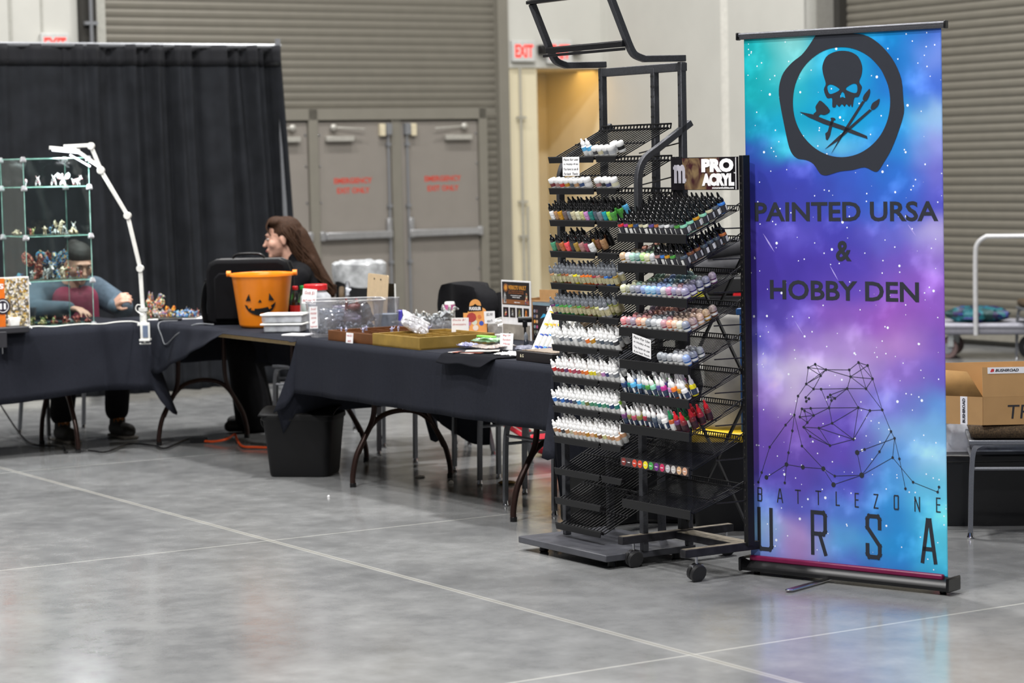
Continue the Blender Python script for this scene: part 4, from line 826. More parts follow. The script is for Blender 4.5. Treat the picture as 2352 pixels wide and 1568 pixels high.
proto('red_cap', 'paint_bottle', [('bottle', [(0, 0), (.013, 0), (.014, .002), (.014, .04), (.012, .046), (.008, .05)], M_pc, S), ('label', [(.0141, .004), (.0143, .004), (.0143, .032), (.0141, .032)], mat('dark_red_label', '3a1c26', .5, 0, .5, 200), S), ('cap', [(.0095, .049), (.01, .052), (.009, .064), (.0055, .068), (.004, .084), (0, .086)], mat('red_cap', 'cc1a2a', .35), S)])
CN = {'white': 'ececec', 'tan': 'b58a62', 'gold': 'c08a22', 'taupe': '6f5f5e', 'grey': '7d8289', 'beige': 'c8c0a0', 'cream': 'dcd9bc', 'pale yellow': 'd2d292', 'lilac': 'c98bc6', 'teal': '1f8078', 'slate': '4e5a68', 'turquoise': '1797a8', 'lime': '9ee04a', 'green': '4a9440',
      'sea green': '4f9a76', 'brown': '7d5038', 'copper': 'b0663a', 'coral': 'f0565c', 'dark grey': '3a3b40', 'ochre': '9a7c36', 'dusty pink': 'b0807c', 'rose': 'b04a62', 'red': 'c8302c', 'orange': 'ec7a2c', 'yellow': 'f0e020', 'crimson': '9a2c3c', 'navy': '2a4472',
      'blue': '3a78cc', 'sky blue': '5ab0e0', 'violet': '5a4a8e', 'plum': '6a3c6e', 'peach': 'eab68c', 'skin tone': 'd8a87c', 'mint': '8cd0b4', 'olive': '7a7c40', 'indigo': '343c74', 'pink': 'd878a0', 'magenta': 'b8348a', 'rust': 'b4542c', 'maroon': '70282e', 'black': '1a1a1c', 'silver': 'b4b6ba'}
ORD = ['', 'first', 'second', 'third', 'fourth', 'fifth', 'sixth', 'seventh', 'eighth', 'ninth', 'tenth', 'eleventh', 'twelfth', 'thirteenth', 'fourteenth', 'fifteenth', 'sixteenth', 'seventeenth', 'eighteenth']
KN = {'black': 'black-capped', 'pro': 'black pointed-cap', 'grey': 'smoky-capped', 'white': 'white-capped', 'army': 'white-capped', 'jar': 'white-lidded', 'dome': 'dome-lidded', 'green_cap': 'green-capped', 'red_cap': 'red-capped'}
rb = random.Random(11)
def put(kind, cname, O, a, b, z, tilt, where, group, jit=.05):
    src = P[kind]
    if not src['used']: c = src; src['used'] = 1
    else: c = copy_tree(src)
    setcol(c, CN[cname])
    M = Matrix.Translation(O) @ Matrix.Rotation(RT, 4, 'Z') @ Matrix.Translation((a, b, z)) @ Matrix.Rotation(tilt+rb.uniform(-jit, jit)*.4, 4, 'X') @ Matrix.Rotation(rb.uniform(-jit, jit), 4, 'Y') @ Matrix.Rotation(rb.uniform(-.5, .5), 4, 'Z')
    c.matrix_world = M; noun = {'jar': 'paint jar', 'dome': 'paint pot', 'grey': 'dropper bottle', 'white': 'dropper bottle'}.get(kind, 'paint bottle')
    tag(c, '%s %s %s, %s' % (KN[kind], cname, noun, where), 'paint pot' if kind in ('jar', 'dome') else 'dropper bottle' if kind in ('grey', 'white') else 'paint bottle', group); return c
TI1 = math.atan2(.128, .265); TI2 = math.atan2(.107, .248)
RN1 = ['top', 'second', 'third', 'fourth', 'fifth', 'sixth', 'seventh', 'eighth', 'ninth', 'tenth']
def shelf1(i, y, off=.0035):
    return .09+y*math.cos(TI1)-off*math.sin(TI1), Z1[i]-.008+y*math.sin(TI1)+off*math.cos(TI1)
def shelf2(i, y, off=.003):
    return -.02+y*math.cos(TI2)-off*math.sin(TI2), Z2[i]-.008+y*math.sin(TI2)+off*math.cos(TI2)
RNm = ['front', 'second', 'third', 'fourth', 'fifth', 'sixth', 'seventh', 'rear']
def row(rack, i, kind, r, y, cols, a0, pitch, skip=0., n0=0, jit=.05):
    for k, cn in enumerate(cols):
        if cn is None: continue
        b, z = (shelf1 if rack == 1 else shelf2)(i, y+(.002*math.sin(k*2.1)))
        O = O1 if rack == 1 else O2; nm = 'sign-frame rack' if rack == 1 else 'castor rack'
        sn = RN1[i]+' shelf'
        rw = RNm[r]+' row'
        put(kind, cn, O, a0+k*pitch, b, z, TI1 if rack == 1 else TI2, '%s from left, %s, %s of %s' % (ORD[k+1+n0], rw, sn, nm), 'paints on the %s of the %s' % (sn, nm), jit)
def rc(lst, n): return [rb.choice(lst) for _ in range(n)]
# rack one
for k, (a, kd, cn) in enumerate(((.395, 'white', 'sky blue'), (.43, 'white', 'sky blue'), (.47, 'jar', 'dark grey'), (.507, 'jar', 'beige'), (.544, 'jar', 'grey'), (.581, 'jar', 'silver'))):
    b, z = shelf1(0, .017); put(kd, cn, O1, a, b, z, TI1, '%s from left, front row, top shelf of sign-frame rack' % ORD[k+1], 'paints on the top shelf of the sign-frame rack')
row(1, 0, 'jar', 1, .052, ['silver', 'black'], .56, .038)
row(1, 1, 'jar', 0, .018, ['maroon', 'dusty pink', 'red', 'gold', 'slate', 'tan', 'navy', 'white'], .145, .0365); row(1, 1, 'jar', 0, .018, ['dusty pink', 'black', 'indigo', 'cream'], .485, .0375, n0=9)
row(1, 2, 'black', 0, .016, ['white', 'tan', 'gold', 'taupe', 'grey', 'beige', 'cream', 'pale yellow', 'lilac', 'teal', 'slate', 'grey', 'turquoise', 'lime', 'green'], .143, .0325)
row(1, 2, 'black', 1, .047, ['grey', 'taupe', 'ochre', 'slate', 'white', 'dark grey', 'beige', 'lilac', 'coral', 'pink', 'slate', 'teal', 'taupe', 'green', 'green'], .150, .0325)
row(1, 2, 'black', 2, .078, [None, None, 'brown', 'grey', 'dark grey', 'taupe', 'slate', 'white', 'pink', 'dusty pink', 'silver', 'navy', 'slate', 'blue', 'sky blue'], .143, .0325)
row(1, 3, 'black', 0, .016, ['sea green', 'brown', 'copper', 'coral', 'dark grey', 'ochre', 'dusty pink', 'rose', 'white'], .146, .036, jit=.12)
row(1, 3, 'black', 1, .049, [None, 'taupe', 'brown', 'red', 'coral', 'dark grey', None, 'ochre', 'brown', 'tan'], .150, .036, jit=.12); row(1, 3, 'black', 2, .082, [None, None, 'black', 'taupe', 'taupe', None, None, 'black', 'brown', 'black'], .150, .036)
gy = ['tan', 'beige', 'olive', 'brown', 'copper', 'beige', 'yellow', 'pale yellow', 'orange', 'orange', 'orange', 'crimson', 'dusty pink', 'brown', 'blue', 'navy', 'ochre', 'silver']
row(1, 4, 'grey', 0, .015, gy[:17], .142, .0288); row(1, 4, 'grey', 1, .043, rc(gy, 17), .146, .0288); row(1, 4, 'grey', 2, .071, [None if k in (0, 4, 9) else rb.choice(gy) for k in range(14)], .15, .0288)
gg = ['plum', 'teal', 'green', 'green', 'sea green', 'olive', 'green', 'olive', 'brown', 'olive', 'pale yellow', 'white', 'silver', 'beige']
row(1, 5, 'grey', 0, .015, gg[:13], .142, .033); row(1, 5, 'grey', 1, .043, rc(gg, 14), .152, .032); row(1, 5, 'grey', 2, .071, [None]+rc(gg, 8)+[None, None, 'white', 'beige'], .15, .034)
wg = ['silver', 'white', 'grey', 'silver', 'slate', 'white', 'grey', 'silver', 'tan', 'orange', 'grey', 'slate', 'dark grey', 'silver']
row(1, 6, 'white', 0, .015, ['silver', 'white', 'grey', 'silver', 'slate', 'white', 'grey', 'silver', 'orange', 'gold', 'grey', 'slate', 'grey', 'slate', 'dark grey'], .142, .033, jit=.14); row(1, 6, 'white', 1, .044, rc(wg, 14), .15, .033, jit=.12); row(1, 6, 'white', 2, .073, [None if k in (2, 5, 6) else rb.choice(wg) for k in range(14)], .155, .033, jit=.12)
row(1, 7, 'white', 0, .015, ['red', 'crimson', 'crimson', 'plum', 'coral', 'rose', 'rose', 'orange', 'orange', 'yellow', 'yellow', 'beige', 'lilac', 'indigo', 'silver', 'grey'], .142, .0305); row(1, 7, 'white', 1, .043, rc(['red', 'coral', 'rose', 'orange', 'pale yellow', 'lilac', 'silver'], 14), .15, .032)
row(1, 7, 'white', 2, .071, ['rose', None, 'coral', 'maroon', None, None, 'crimson', None, 'pale yellow', None, 'silver', 'violet', 'silver'], .16, .034)
row(1, 8, 'white', 0, .015, ['blue', 'navy', 'blue', 'navy', 'indigo', 'slate', 'sky blue', 'mint', 'olive', 'sea green', 'sea green', 'teal', 'sea green', 'teal', 'navy', 'teal'], .142, .0305); row(1, 8, 'white', 1, .043, rc(['blue', 'navy', 'indigo', 'sky blue', 'mint', 'sea green', 'teal', 'lime'], 15), .15, .0305); row(1, 8, 'white', 2, .071, [None if k in (1, 4) else rb.choice(['navy', 'indigo', 'silver', 'teal', 'silver']) for k in range(13)], .155, .033)
fl_ = ['tan', 'copper', 'dark grey', 'tan', 'beige', 'peach', 'skin tone', 'skin tone', 'gold', 'peach', 'gold', 'brown', 'pale yellow', 'skin tone', 'tan', 'peach']
row(1, 9, 'white', 0, .015, fl_, .142, .0305); row(1, 9, 'white', 1, .043, rc(fl_, 16), .148, .0302); row(1, 9, 'white', 2, .071, [None if k in (3,) else rb.choice(fl_) for k in range(14)], .155, .032)
# rack two
pr = ['red', 'magenta', 'gold', 'navy', 'beige', 'cream', 'violet', 'copper', 'silver', 'white', 'grey', 'green', 'mint', 'slate', 'blue', 'sea green', 'olive']
row(2, 0, 'pro', 0, .0175, ['red', 'magenta', 'gold', 'navy', 'beige', 'cream', 'violet', 'copper', 'silver', 'white', 'grey', 'green', 'mint'], -.008, .0347)
for r in range(1, 7): row(2, 0, 'pro', r, .0175+.0335*r, rc(pr, 12)+[['mint', 'gold', 'mint', 'beige', 'slate', 'blue'][r-1]], -.008, .0347)
row(2, 1, 'dome', 0, .019, ['gold', 'white', 'mint', 'teal', 'lime', 'pale yellow', 'silver'], -.008, .0345); row(2, 1, 'dome', 1, .054, [None, 'ochre', 'beige', 'dusty pink', 'sea green', 'green', 'mint'], -.008, .0345); row(2, 1, 'dome', 2, .089, [None, None, 'orange', 'brown', 'green', 'silver', 'gold'], -.008, .0345); row(2, 1, 'dome', 3, .124, [None, None, None, 'orange', 'gold', 'ochre', 'tan'], -.008, .0345)
row(2, 1, 'pro', 0, .0175, ['dusty pink', 'blue', 'gold', 'green', 'dark grey', 'slate'], .2385, .0348, n0=7)
for r in range(1, 7): row(2, 1, 'pro', r, .0175+.034*r, [None if (r > 2 and k < 4) else rb.choice(['plum', 'brown', 'copper', 'slate', 'dark grey']) for k in range(6)], .2385, .0348, n0=7)
row(2, 2, 'dome', 0, .019, ['pale yellow', 'olive', 'slate', 'indigo', 'blue', 'sky blue', 'sky blue', 'blue', 'silver', 'magenta', 'violet', 'plum', 'violet'], -.008, .0347)
row(2, 2, 'dome', 1, .054, [None, 'pale yellow', 'sea green', 'olive', 'slate', 'navy', 'blue', 'blue', 'sky blue', 'silver', 'rose', 'violet', 'violet'], -.008, .0347); row(2, 2, 'dome', 2, .089, [None, None, None, 'green', 'sea green', 'olive', 'blue', 'sky blue', 'teal', 'sky blue', 'silver', 'violet', 'indigo'], -.008, .0347)
row(2, 2, 'dome', 3, .124, [None]*3+['sea green', 'sea green', 'beige', 'blue', 'teal', 'turquoise', 'teal', 'mint', 'slate', 'indigo'], -.008, .0347); row(2, 2, 'dome', 4, .159, [None]*6+['sky blue', 'turquoise', 'teal', None, None, None, 'plum'], -.008, .0347)
row(2, 3, 'dome', 0, .019, ['coral', 'rose', 'plum', 'orange', 'peach', 'slate', 'silver', 'white', 'rose', 'orange', 'peach', 'cream', 'navy'], -.008, .0347)
row(2, 3, 'dome', 1, .054, [None, 'coral', 'maroon', 'red', 'rust', 'grey', 'slate', 'silver', 'rose', 'peach', 'tan', 'skin tone', 'dusty pink'], -.008, .0347); row(2, 3, 'dome', 2, .089, [None, None, 'maroon', 'rose', 'orange', 'rust', 'brown', 'silver', 'brown', 'tan', 'tan', 'peach', 'peach'], -.008, .0347)
row(2, 3, 'dome', 3, .124, [None, None, 'plum', 'crimson', 'rust', 'orange', 'orange', None, None, 'brown', 'copper', 'skin tone', 'gold'], -.008, .0347); row(2, 3, 'dome', 4, .159, [None, None, None, None, 'rust', 'maroon', 'maroon', None, None, None, None, None, 'brown'], -.008, .0347)
row(2, 4, 'dome', 0, .019, [None]*7+['slate', 'slate', 'grey', 'silver', 'silver', 'blue'], -.008, .0347); row(2, 4, 'dome', 1, .054, [None]*9+['slate', 'silver', 'silver', 'navy'], -.008, .0347); row(2, 4, 'dome', 2, .089, [None]*10+['silver', 'slate', 'slate'], -.008, .0347)
row(2, 5, 'army', 0, .018, ['navy', 'teal', 'sky blue', 'sky blue', 'teal', 'green', 'mint', 'violet', 'magenta', 'lilac', 'orange', 'gold', 'white'], -.01, .0345, jit=.2); row(2, 5, 'army', 1, .052, [None, 'blue', 'sky blue', 'teal', None, 'green', None, 'violet', 'plum', 'white', 'brown', 'ochre', 'yellow'], -.005, .0345, jit=.2); row(2, 5, 'army', 2, .086, [None]*4+['white', 'mint', 'green', None, 'white', 'magenta'], -.005, .0345, jit=.2)
row(2, 6, 'army', 0, .018, ['plum', 'olive', 'rose', 'olive', 'crimson', 'dark grey', 'slate', 'grey', 'white'], -.008, .0345, jit=.16); row(2, 6, 'army', 1, .052, [None, 'silver', 'beige', 'rose', None, 'maroon', 'silver', 'white', 'white'], -.005, .0345, jit=.16); row(2, 6, 'army', 2, .086, [None, 'white', None, 'silver'], -.005, .0345)
row(2, 6, 'green_cap', 0, .018, ['rust'], .315, .035, n0=9); row(2, 6, 'red_cap', 0, .018, ['plum', 'maroon'], .351, .036, n0=10); row(2, 6, 'green_cap', 1, .054, ['olive', 'green'], .33, .036, n0=9); row(2, 6, 'red_cap', 1, .054, ['maroon'], .405, .036, n0=11); row(2, 6, 'red_cap', 2, .09, ['red', 'crimson'], .37, .036, n0=10); row(2, 6, 'red_cap', 3, .126, ['maroon'], .41, .036, n0=11)
# hand written cards
def card(label, lines, w, h, loc, rz, parent_tilt=0, col=None, pen=None, roll=0, szs=None):
    t = thing('note_card', label, 'note card', loc, rz); t.rotation_euler = (parent_tilt, roll, rz)
    g = MB(); g.box((0, 0, h/2), (w, .0006, h)); g.build('card', M_paper, t, smooth=False)
    n = len(lines)
    for i, s in enumerate(lines):
        if s: text(s, min(w*.86, w*.08*len(s)+.01), h/n*.5, pen or M_ink, t, (0, -.0007, h-(i+.55)*h/n), 0, depth=.0002, shear=.25)
    return t
w1 = lambda O, a, b, z: O+DA*a+DB*b+Vector((0, 0, z))
card('white handwritten card hanging from the top shelf of the sign-frame rack', ['Paint for use', 'in Hobby Area', 'You have to use &', 'Put back  Thanks'], .125, .078, w1(O1, .305, .078, 1.583), RT, 0)
card('white handwritten card clipped on the front of the castor rack', ['Paint For Use', 'in Hobby Area', 'You have to use', '& put back Thanks'], .128, .078, w1(O2, .135, -.034, .868), RT, .1, roll=.16)
# ================================================================== things on the tables
def mini_box(name, m, p, c, d, bevel=0, rot=None):
    g = MB(); g.box(c, d, rot); return g.build(name, m, p, bevel=bevel)
VD = 0.08   # small turn towards the room
# --- pumpkin bucket
t = thing('pumpkin_bucket', 'large orange jack-o-lantern bucket with black printed face on the table', 'bucket', (-1.40, 13.60, ZT), .0)
g = MB(); g.lathe([(0, .0), (.115, .0), (.128, .008), (.133, .02), (.168, .285), (.172, .29), (.180, .29), (.180, .302), (.166, .302), (.163, .295), (.128, .02), (0, .012)], 48); g.build('bucket_body', M_orange, t)
g = MB(); g.tube([(.184*math.cos(PI*i/20), -.184*math.sin(PI*i/20)*.97, .297+.004*math.sin(PI*i/20)) for i in range(21)], .006, 8, M=Matrix.Rotation(PI, 4, 'Z'))
for s in (-1, 1): g.lathe([(.016, -.012), (.016, .012)], 14, Matrix.Translation((s*.186, 0, .304)) @ Matrix.Rotation(PI/2, 4, 'Y'))
g.build('handle', M_orange, t)
def on_bucket(name, loops, th=.0012):
    # shapes given in (x,z) metres are wrapped on the cone
    o = shape2d(name, loops, M_blk, t, (0, 0, 0), th); bm = bmesh.new(); bm.from_mesh(o.data)
    bmesh.ops.subdivide_edges(bm, edges=[e for e in bm.edges if e.calc_length() > .02], cuts=3, use_grid_fill=True)
    for v in bm.verts:
        r = .1285+(.168-.131)*(v.co.z/.285)+.0068+(-v.co.y)
        an = v.co.x/r; v.co = Vector((r*math.sin(an), -r*math.cos(an), v.co.z))
    bm.to_mesh(o.data); bm.free()
on_bucket('printed_eye', [[(-.085, .155), (-.052, .157), (-.062, .195)]]); on_bucket('printed_eye', [[(.05, .157), (.083, .157), (.055, .2)]]); on_bucket('printed_nose', [[(-.01, .148), (.012, .148), (.002, .165)]])
mouth = [(-.092, .135), (-.085, .118), (-.068, .098), (-.045, .085), (-.02, .077), (.0, .075), (.002, .09), (.022, .09), (.024, .078), (.045, .085), (.07, .104), (.085, .125), (.092, .148), (.062, .128), (.068, .116), (.052, .108), (.044, .122), (.018, .116), (-.01, .113), (-.03, .113), (-.032, .102), (-.052, .104), (-.05, .118), (-.068, .112), (-.074, .128)]
on_bucket('printed_mouth', [mouth])
# --- laptop case
t = thing('equipment_case', 'black padded carrying case standing behind the pumpkin bucket', 'bag', (-1.50, 13.92, ZT), -.10)
rr = [(x, z) for x, z in [(-.24, .03), (-.235, .01), (-.2, 0), (.2, 0), (.235, .01), (.24, .03), (.24, .31), (.225, .352), (.18, .372), (-.18, .372), (-.225, .352), (-.24, .31)]]
g = MB(); g.prism(rr, -.09, .09); g.build('case_shell', mat('black_nylon', '0b0b0e', .8, 0, .15, 60, .15, 800, .12), t, bevel=.022)
for y in (-.05, .05):
    g = MB(); g.tube([(x*1.004, y, z*1.003+.0) for x, z in rr], .005, 6, closed=True); g.build('zip', M_blk, t)
g = MB(); g.prism([(-.19, .03), (.19, .03), (.19, .27), (.16, .3), (-.16, .3), (-.19, .27)], -.112, -.09); g.build('front_pocket', MATS['black_nylon'], t, bevel=.01)
g = MB(); g.tube(smooth_path([(-.09, -.03, .37), (-.085, -.03, .39), (-.05, -.03, .404), (.05, -.03, .404), (.085, -.03, .39), (.09, -.03, .37)], 4), .011, 8, flat=(.7, 1.4)); g.build('carry_handle', M_blk, t)
g = MB(); g.tube(smooth_path([(-.245, .0, .25), (-.262, -.02, .2), (-.27, -.04, .1), (-.255, -.05, .02), (-.25, -.02, .0)], 5), .022, 6, flat=(1, .35)); g.box((-.255, -.0, .24), (.02, .04, .04)); g.build('shoulder_strap', M_blk, t)
# --- white lidded boxes (two stacked)
for k, (z, lab) in enumerate(((0, 'white lidded plastic box beside the pumpkin bucket, lower of the pair'), (.052, 'white lidded plastic box beside the pumpkin bucket, stacked on its twin'))):
    t = thing('storage_box', lab, 'box', (-1.235, 13.16, ZT+z), -.18+.03*k)
    mini_box('box_body', M_milk, t, (0, 0, .021), (.225-.02*(1-k), .15, .04), .008); mini_box('contents', M_white, t, (0, 0, .018), (.2, .13, .028), .006)
    mini_box('lid', M_white, t, (0, 0, .045), (.24, .165, .011), .004); mini_box('lid_ridge', mat('pale_grey_plastic', 'b8bcc6', .5), t, (.02, -.0, .0515), (.12, .06, .002), .001)
t = thing('paper_pad', 'small white paper pad lying in front of the white boxes', 'paper', T(-.16, .07, ZT), RT+.5); mini_box('pad', M_paper, t, (0, 0, .004), (.15, .1, .008), .001)
# --- drinks
def pet(nm, loc, cap, liquid, lab, label, k=1.0):
    t = thing('soda_bottle', label, 'bottle', loc, 0)
    g = MB(); g.lathe([(0, .004), (.028, 0), (.033, .01), (.032, .05), (.034, .06), (.034, .11), (.032, .13), (.024, .165), (.014, .185), (.013, .2)], 20); g.build('bottle_body', clear_mat('pet_plastic', 'f4fbf4', .2), t)
    g = MB(); g.lathe([(0, .008), (.028, .006), (.0305, .012), (.030, .05), (.031, .06), (.031, .11), (.029, .125), (0, .125)], 20); g.build('drink', mat('drink_'+liquid, liquid, .2), t)
    g = MB(); g.lathe([(.0345, .062), (.0347, .062), (.0347, .108), (.0345, .108)], 20); g.build('label_wrap', mat('wrap_'+lab, lab, .4), t)
    g = MB(); g.lathe([(.0155, .196), (.016, .198), (.016, .215), (.014, .217), (0, .217)], 20); g.build('cap', mat('cap_'+cap, cap, .4), t)
pet('a', (-1.232, 13.80, ZT), 'd0242a', '2a1812', 'd8302c', 'cola bottle with red cap and red label behind the case')
pet('b', (-1.193, 13.84, ZT), '1d8a3c', '63dd18', '63dd18', 'bright green soft drink bottle with green cap behind the note')
# --- big jar with red lid
t = thing('plastic_jar', 'large clear plastic jar with red screw lid on the table', 'jar', (-1.085, 13.42, ZT), 0)
g = MB(); g.lathe([(0, .0), (.08, 0), (.088, .012), (.088, .15), (.082, .18), (.062, .2), (.058, .205), (.058, .215)], 28); g.build('jar_body', M_milk, t); g = MB(); g.lathe([(.064, .212), (.066, .214), (.066, .24), (.062, .244), (0, .244)], 28); g.build('lid', M_redp, t)
# --- clear tub full of bagged bits
TB = (-.885, 12.80, ZT)
t = thing('clear_tub', 'large clear plastic tub of bagged grey miniatures at the table corner', 'tub', TB, .16)
def rrect(w, d, r, z, n=5):
    out = []
    for cx, cy, a0 in ((w/2-r, -d/2+r, -PI/2), (w/2-r, d/2-r, 0), (-w/2+r, d/2-r, PI/2), (-w/2+r, -d/2+r, PI)):
        for i in range(n): an = a0+PI/2*i/(n-1); out.append((cx+r*math.cos(an), cy+r*math.sin(an), z))
    return out
def tub(w, d, h, m, parent, tap=.9, r=.03):
    g = MB(); rings = [rrect(w*tap, d*tap, r, .0), rrect(w*tap, d*tap, r, .004), rrect(w, d, r, h), rrect(w+.016, d+.016, r, h), rrect(w+.016, d+.016, r, h-.008)]; n = len(rings[0]); vs = [p for R_ in rings for p in R_]
    fs = [(i*n+j, i*n+(j+1) % n, (i+1)*n+(j+1) % n, (i+1)*n+j) for i in range(len(rings)-1) for j in range(n)]; fs.append(tuple(range(n))[::-1]); g.add(vs, fs); return g.build('tub_wall', m, parent, solid=.0025)
tub(.40, .26, .19, M_clear, t)
g = MB(); g.tube(rrect(.416, .276, .03, .19), .0035, 6, closed=True); g.build('rim', clear_mat('rim_plastic', 'ffffff', .6, .35, 'ffffff'), t)
def crumple(name, label, loc, d, m, rz=0, seed=0, cat='bag', amp=.25, tilt=0):
    g = MB(); g.sph((0, 0, d[2]*.5), (d[0]/2, d[1]/2, d[2]/2), 26)
    for v in g.v:
        n = mnoise.noise(Vector((v.x*26+seed, v.y*26, v.z*26)))+.5*mnoise.noise(Vector((v.x*60, v.y*60+seed, v.z*60)))
        k = 1+amp*n; v.x *= k; v.y *= k; v.z = max(0, d[2]*.5+(v.z-d[2]*.5)*(1.15+amp*n))
    o = g.build(name, m, None, loc, (tilt, 0, rz), angle=25); return tag(o, label, cat)
def zipbag(label, loc, w, h, th_, c_, rz, lean, seed, milky=.45, roll=0):
    t = thing('zip_bag', label, 'bag', loc, rz); t.rotation_euler = (lean, roll, rz)
    def f(u, v, s_):
        x = (u-.5)*w*(1+.05*math.sin(v*9+seed)); e = math.sin(PI*u)*math.sin(PI*min(1, v*1.08)) if v < .92 else 0
        n = mnoise.noise(Vector((u*6+seed, v*7, s_)))+.5*mnoise.noise(Vector((u*15, v*15+seed, s_)))
        return (x, s_*th_*.5*max(0, e)**.5*(1-.45*v)+n*.008, v*h+n*.004)
    g = MB(); g.grid(lambda u, v: f(u, v, -1), 24, 24); g.grid(lambda u, v: f(u, v, 1), 24, 24); g.build('bag_film', clear_mat('film_'+c_, 'f0f0f2', .8, milky, c_), t, angle=22)
    g = MB(); g.tube([f(i/12, .93, -1) for i in range(13)], .0022, 5); g.build('zip_strip', M_white, t); return t
def rocks(name, label, loc, d, m, n, s, seed, cat='miniatures', rz=0):
    r = random.Random(seed); g = MB()
    for i in range(n):
        c = Vector((r.uniform(-1, 1)*d[0]/2, r.uniform(-1, 1)*d[1]/2, s*.5+r.random()**1.6*d[2])); M_ = Matrix.Translation(c) @ Matrix.Rotation(r.random()*6, 4, Vector((r.random(), r.random(), r.random())))
        k = s*r.uniform(.5, 1.1); q = r.randint(0, 2)
        if q == 0: g.box((0, 0, 0), (k, k*.6, k*.35), M_)
        elif q == 1: g.sph((0, 0, 0), (k*.5, k*.35, k*.3), 6, M_)
        else: g.tube([(-k*.5, 0, 0), (0, k*.2, 0), (k*.5, 0, k*.1)], [k*.12, k*.2, k*.06], 5, M=M_)
    o = g.build(name, m, None, loc, (0, 0, rz)); tag(o, label, cat); o['kind'] = 'stuff'; return o
M_resin = mat('grey_resin', '5b6270', .5, 0, .35, 90); M_lil = mat('pale_lilac_resin', 'a9a9c4', .5, 0, .2, 90)
rocks('loose_bits', 'heap of loose grey resin bits on the bottom of the clear tub', (-.885, 12.80, ZT+.006), (.31, .18, .045), M_resin, 150, .03, 5, rz=.16)
zipbag('zip bag of slate grey miniatures lying at the front of the clear tub', (-.95, 12.75, ZT+.05), .13, .10, .06, '6a7486', 0, -.15, 2, .6)
zipbag('puffy zip bag of purple grey parts in the middle of the clear tub', (-.87, 12.80, ZT+.055), .15, .11, .08, '77728a', .1, -.3, 5, .6)
zipbag('zip bag with dark curled parts at the right side of the clear tub', (-.775, 12.84, ZT+.05), .12, .12, .05, '4b525c', .3, .1, 8, .75, -.45)
g = MB(); r_ = random.Random(4); g.tube(smooth_path([(-.03, 0, 0), (-.028, 0, .04), (-.03, 0, .06)], 3), [.008]*6+[.004], 6); g.sph((.01, 0, .012), (.035, .02, .02), 10); g.tube(smooth_path([(.02, 0, .02), (.03, 0, .045), (.018, .004, .055)], 3), [.008]*6+[.003], 6); g.sph((.032, 0, .018), .015, 8)
o = g.build('miniature_creature', mat('dark_red_resin', '5e1e20', .4), None, (-.845, 12.80, ZT+.135), (0, 0, .2)); tag(o, 'dark red tentacled miniature on the bags in the clear tub', 'miniature')
tc_ = thing('plastic_cup', 'tall clear tub of white powder standing before the clipboard', 'container', (-.672, 12.95, ZT), .1)
g = MB(); g.lathe([(0, .002), (.058, 0), (.062, .01), (.072, .185), (.075, .187)], 28); g.build('cup_wall', M_clear, tc_, solid=.0015); g = MB(); g.lathe([(0, .006), (.058, .005), (.0655, .1), (0, .1)], 28); g.build('filling', mat('pale_blue_grey_sheet', 'a9b4c0', .7), tc_)
card('white price card in red pen propped on the clear tub rim', ['Gods $1', 'each mini $5'], .075, .08, (-1.065, 12.70, ZT+.175), .12, -.1, pen=M_red, roll=.12)
card('tall white strip note in red pen on the front of the clear tub', ['Small', 'monster', 'minis', 'of', 'legends!'], .042, .115, (-1.035, 12.632, ZT+.05), .16, -.11, pen=M_red)
# --- clipboard, plaque, purple case
t = thing('clipboard', 'tan hardboard clipboard standing upright behind the clear tub', 'clipboard', T(-.27, .60, ZT), RT+.02); t.rotation_euler = (-.06, .035, RT+.02)
g = MB(); pol = [(-.11, 0), (.11, 0), (.11, .29)]+[(.11-.012+.012*math.cos(a), .29+.012*math.sin(a)) for a in (.4, .8, 1.2)]+[(-.11+.012-.012*math.cos(a), .29+.012*math.sin(a)) for a in (1.2, .8, .4)]+[(-.11, .29)]
g.prism(pol, 0, .004); g.build('board', mat('hardboard_tan', 'd3bb97', .6, 0, .05, 40), t)
g = MB()
for s in (-.035, .035): g.lathe([(.004, 0), (.004, .004), (0, .006)], 8, Matrix.Translation((s, 0, .275)) @ Matrix.Rotation(PI/2, 4, 'X'))
g.build('rivets', M_dark, t)
t = thing('picture_frame', 'thin black plaque with white edge behind the clipboard', 'frame', T(-.25, .66, ZT), RT); mini_box('plaque', M_blk, t, (0, 0, .125), (.2, .006, .25), .001); mini_box('white_edge', M_white, t, (.102, 0, .125), (.004, .008, .25))
t = thing('plastic_case', 'translucent violet plastic case right of the clipboard', 'box', (-.655, 13.24, ZT), -.1); mini_box('case_body', clear_mat('violet_plastic', '7a78f0', .3, .6, '6a62e0'), t, (0, 0, .05), (.112, .05, .1), .004)
# --- trays
def tray(label, a0, a1, b0, b1, h, col, dk, nx=6, ny=5):
    t = thing('divided_tray', label, 'tray', T(a0, b0, ZT), RT+.0); w, d = a1-a0, b1-b0; m_ = mat(col, dk, .45, .15, .2, 12)
    mini_box('tray_floor', m_, t, (w/2, d/2, .004), (w, d, .007)); 
    for nm, c, s in (('side_wall', (w/2, .004, h/2), (w, .008, h)), ('side_wall', (w/2, d-.004, h/2), (w, .008, h)), ('side_wall', (.004, d/2, h/2), (.008, d-.016, h)), ('side_wall', (w-.004, d/2, h/2), (.008, d-.016, h))): mini_box(nm, m_, t, c, s, .001)
    g = MB()
    for i in range(1, nx): g.box((w*i/nx, d/2, h*.45), (.003, d-.016, h*.85))
    for j in range(1, ny): g.box((w/2, d*j/ny, h*.45), (w-.016, .003, h*.85))
    g.build('dividers', m_, t); return t
tray('dark stained wooden divided tray holding lilac minis at table front', .275, .755, .02, .43, .052, 'brown_wood_stain', '6e4424')
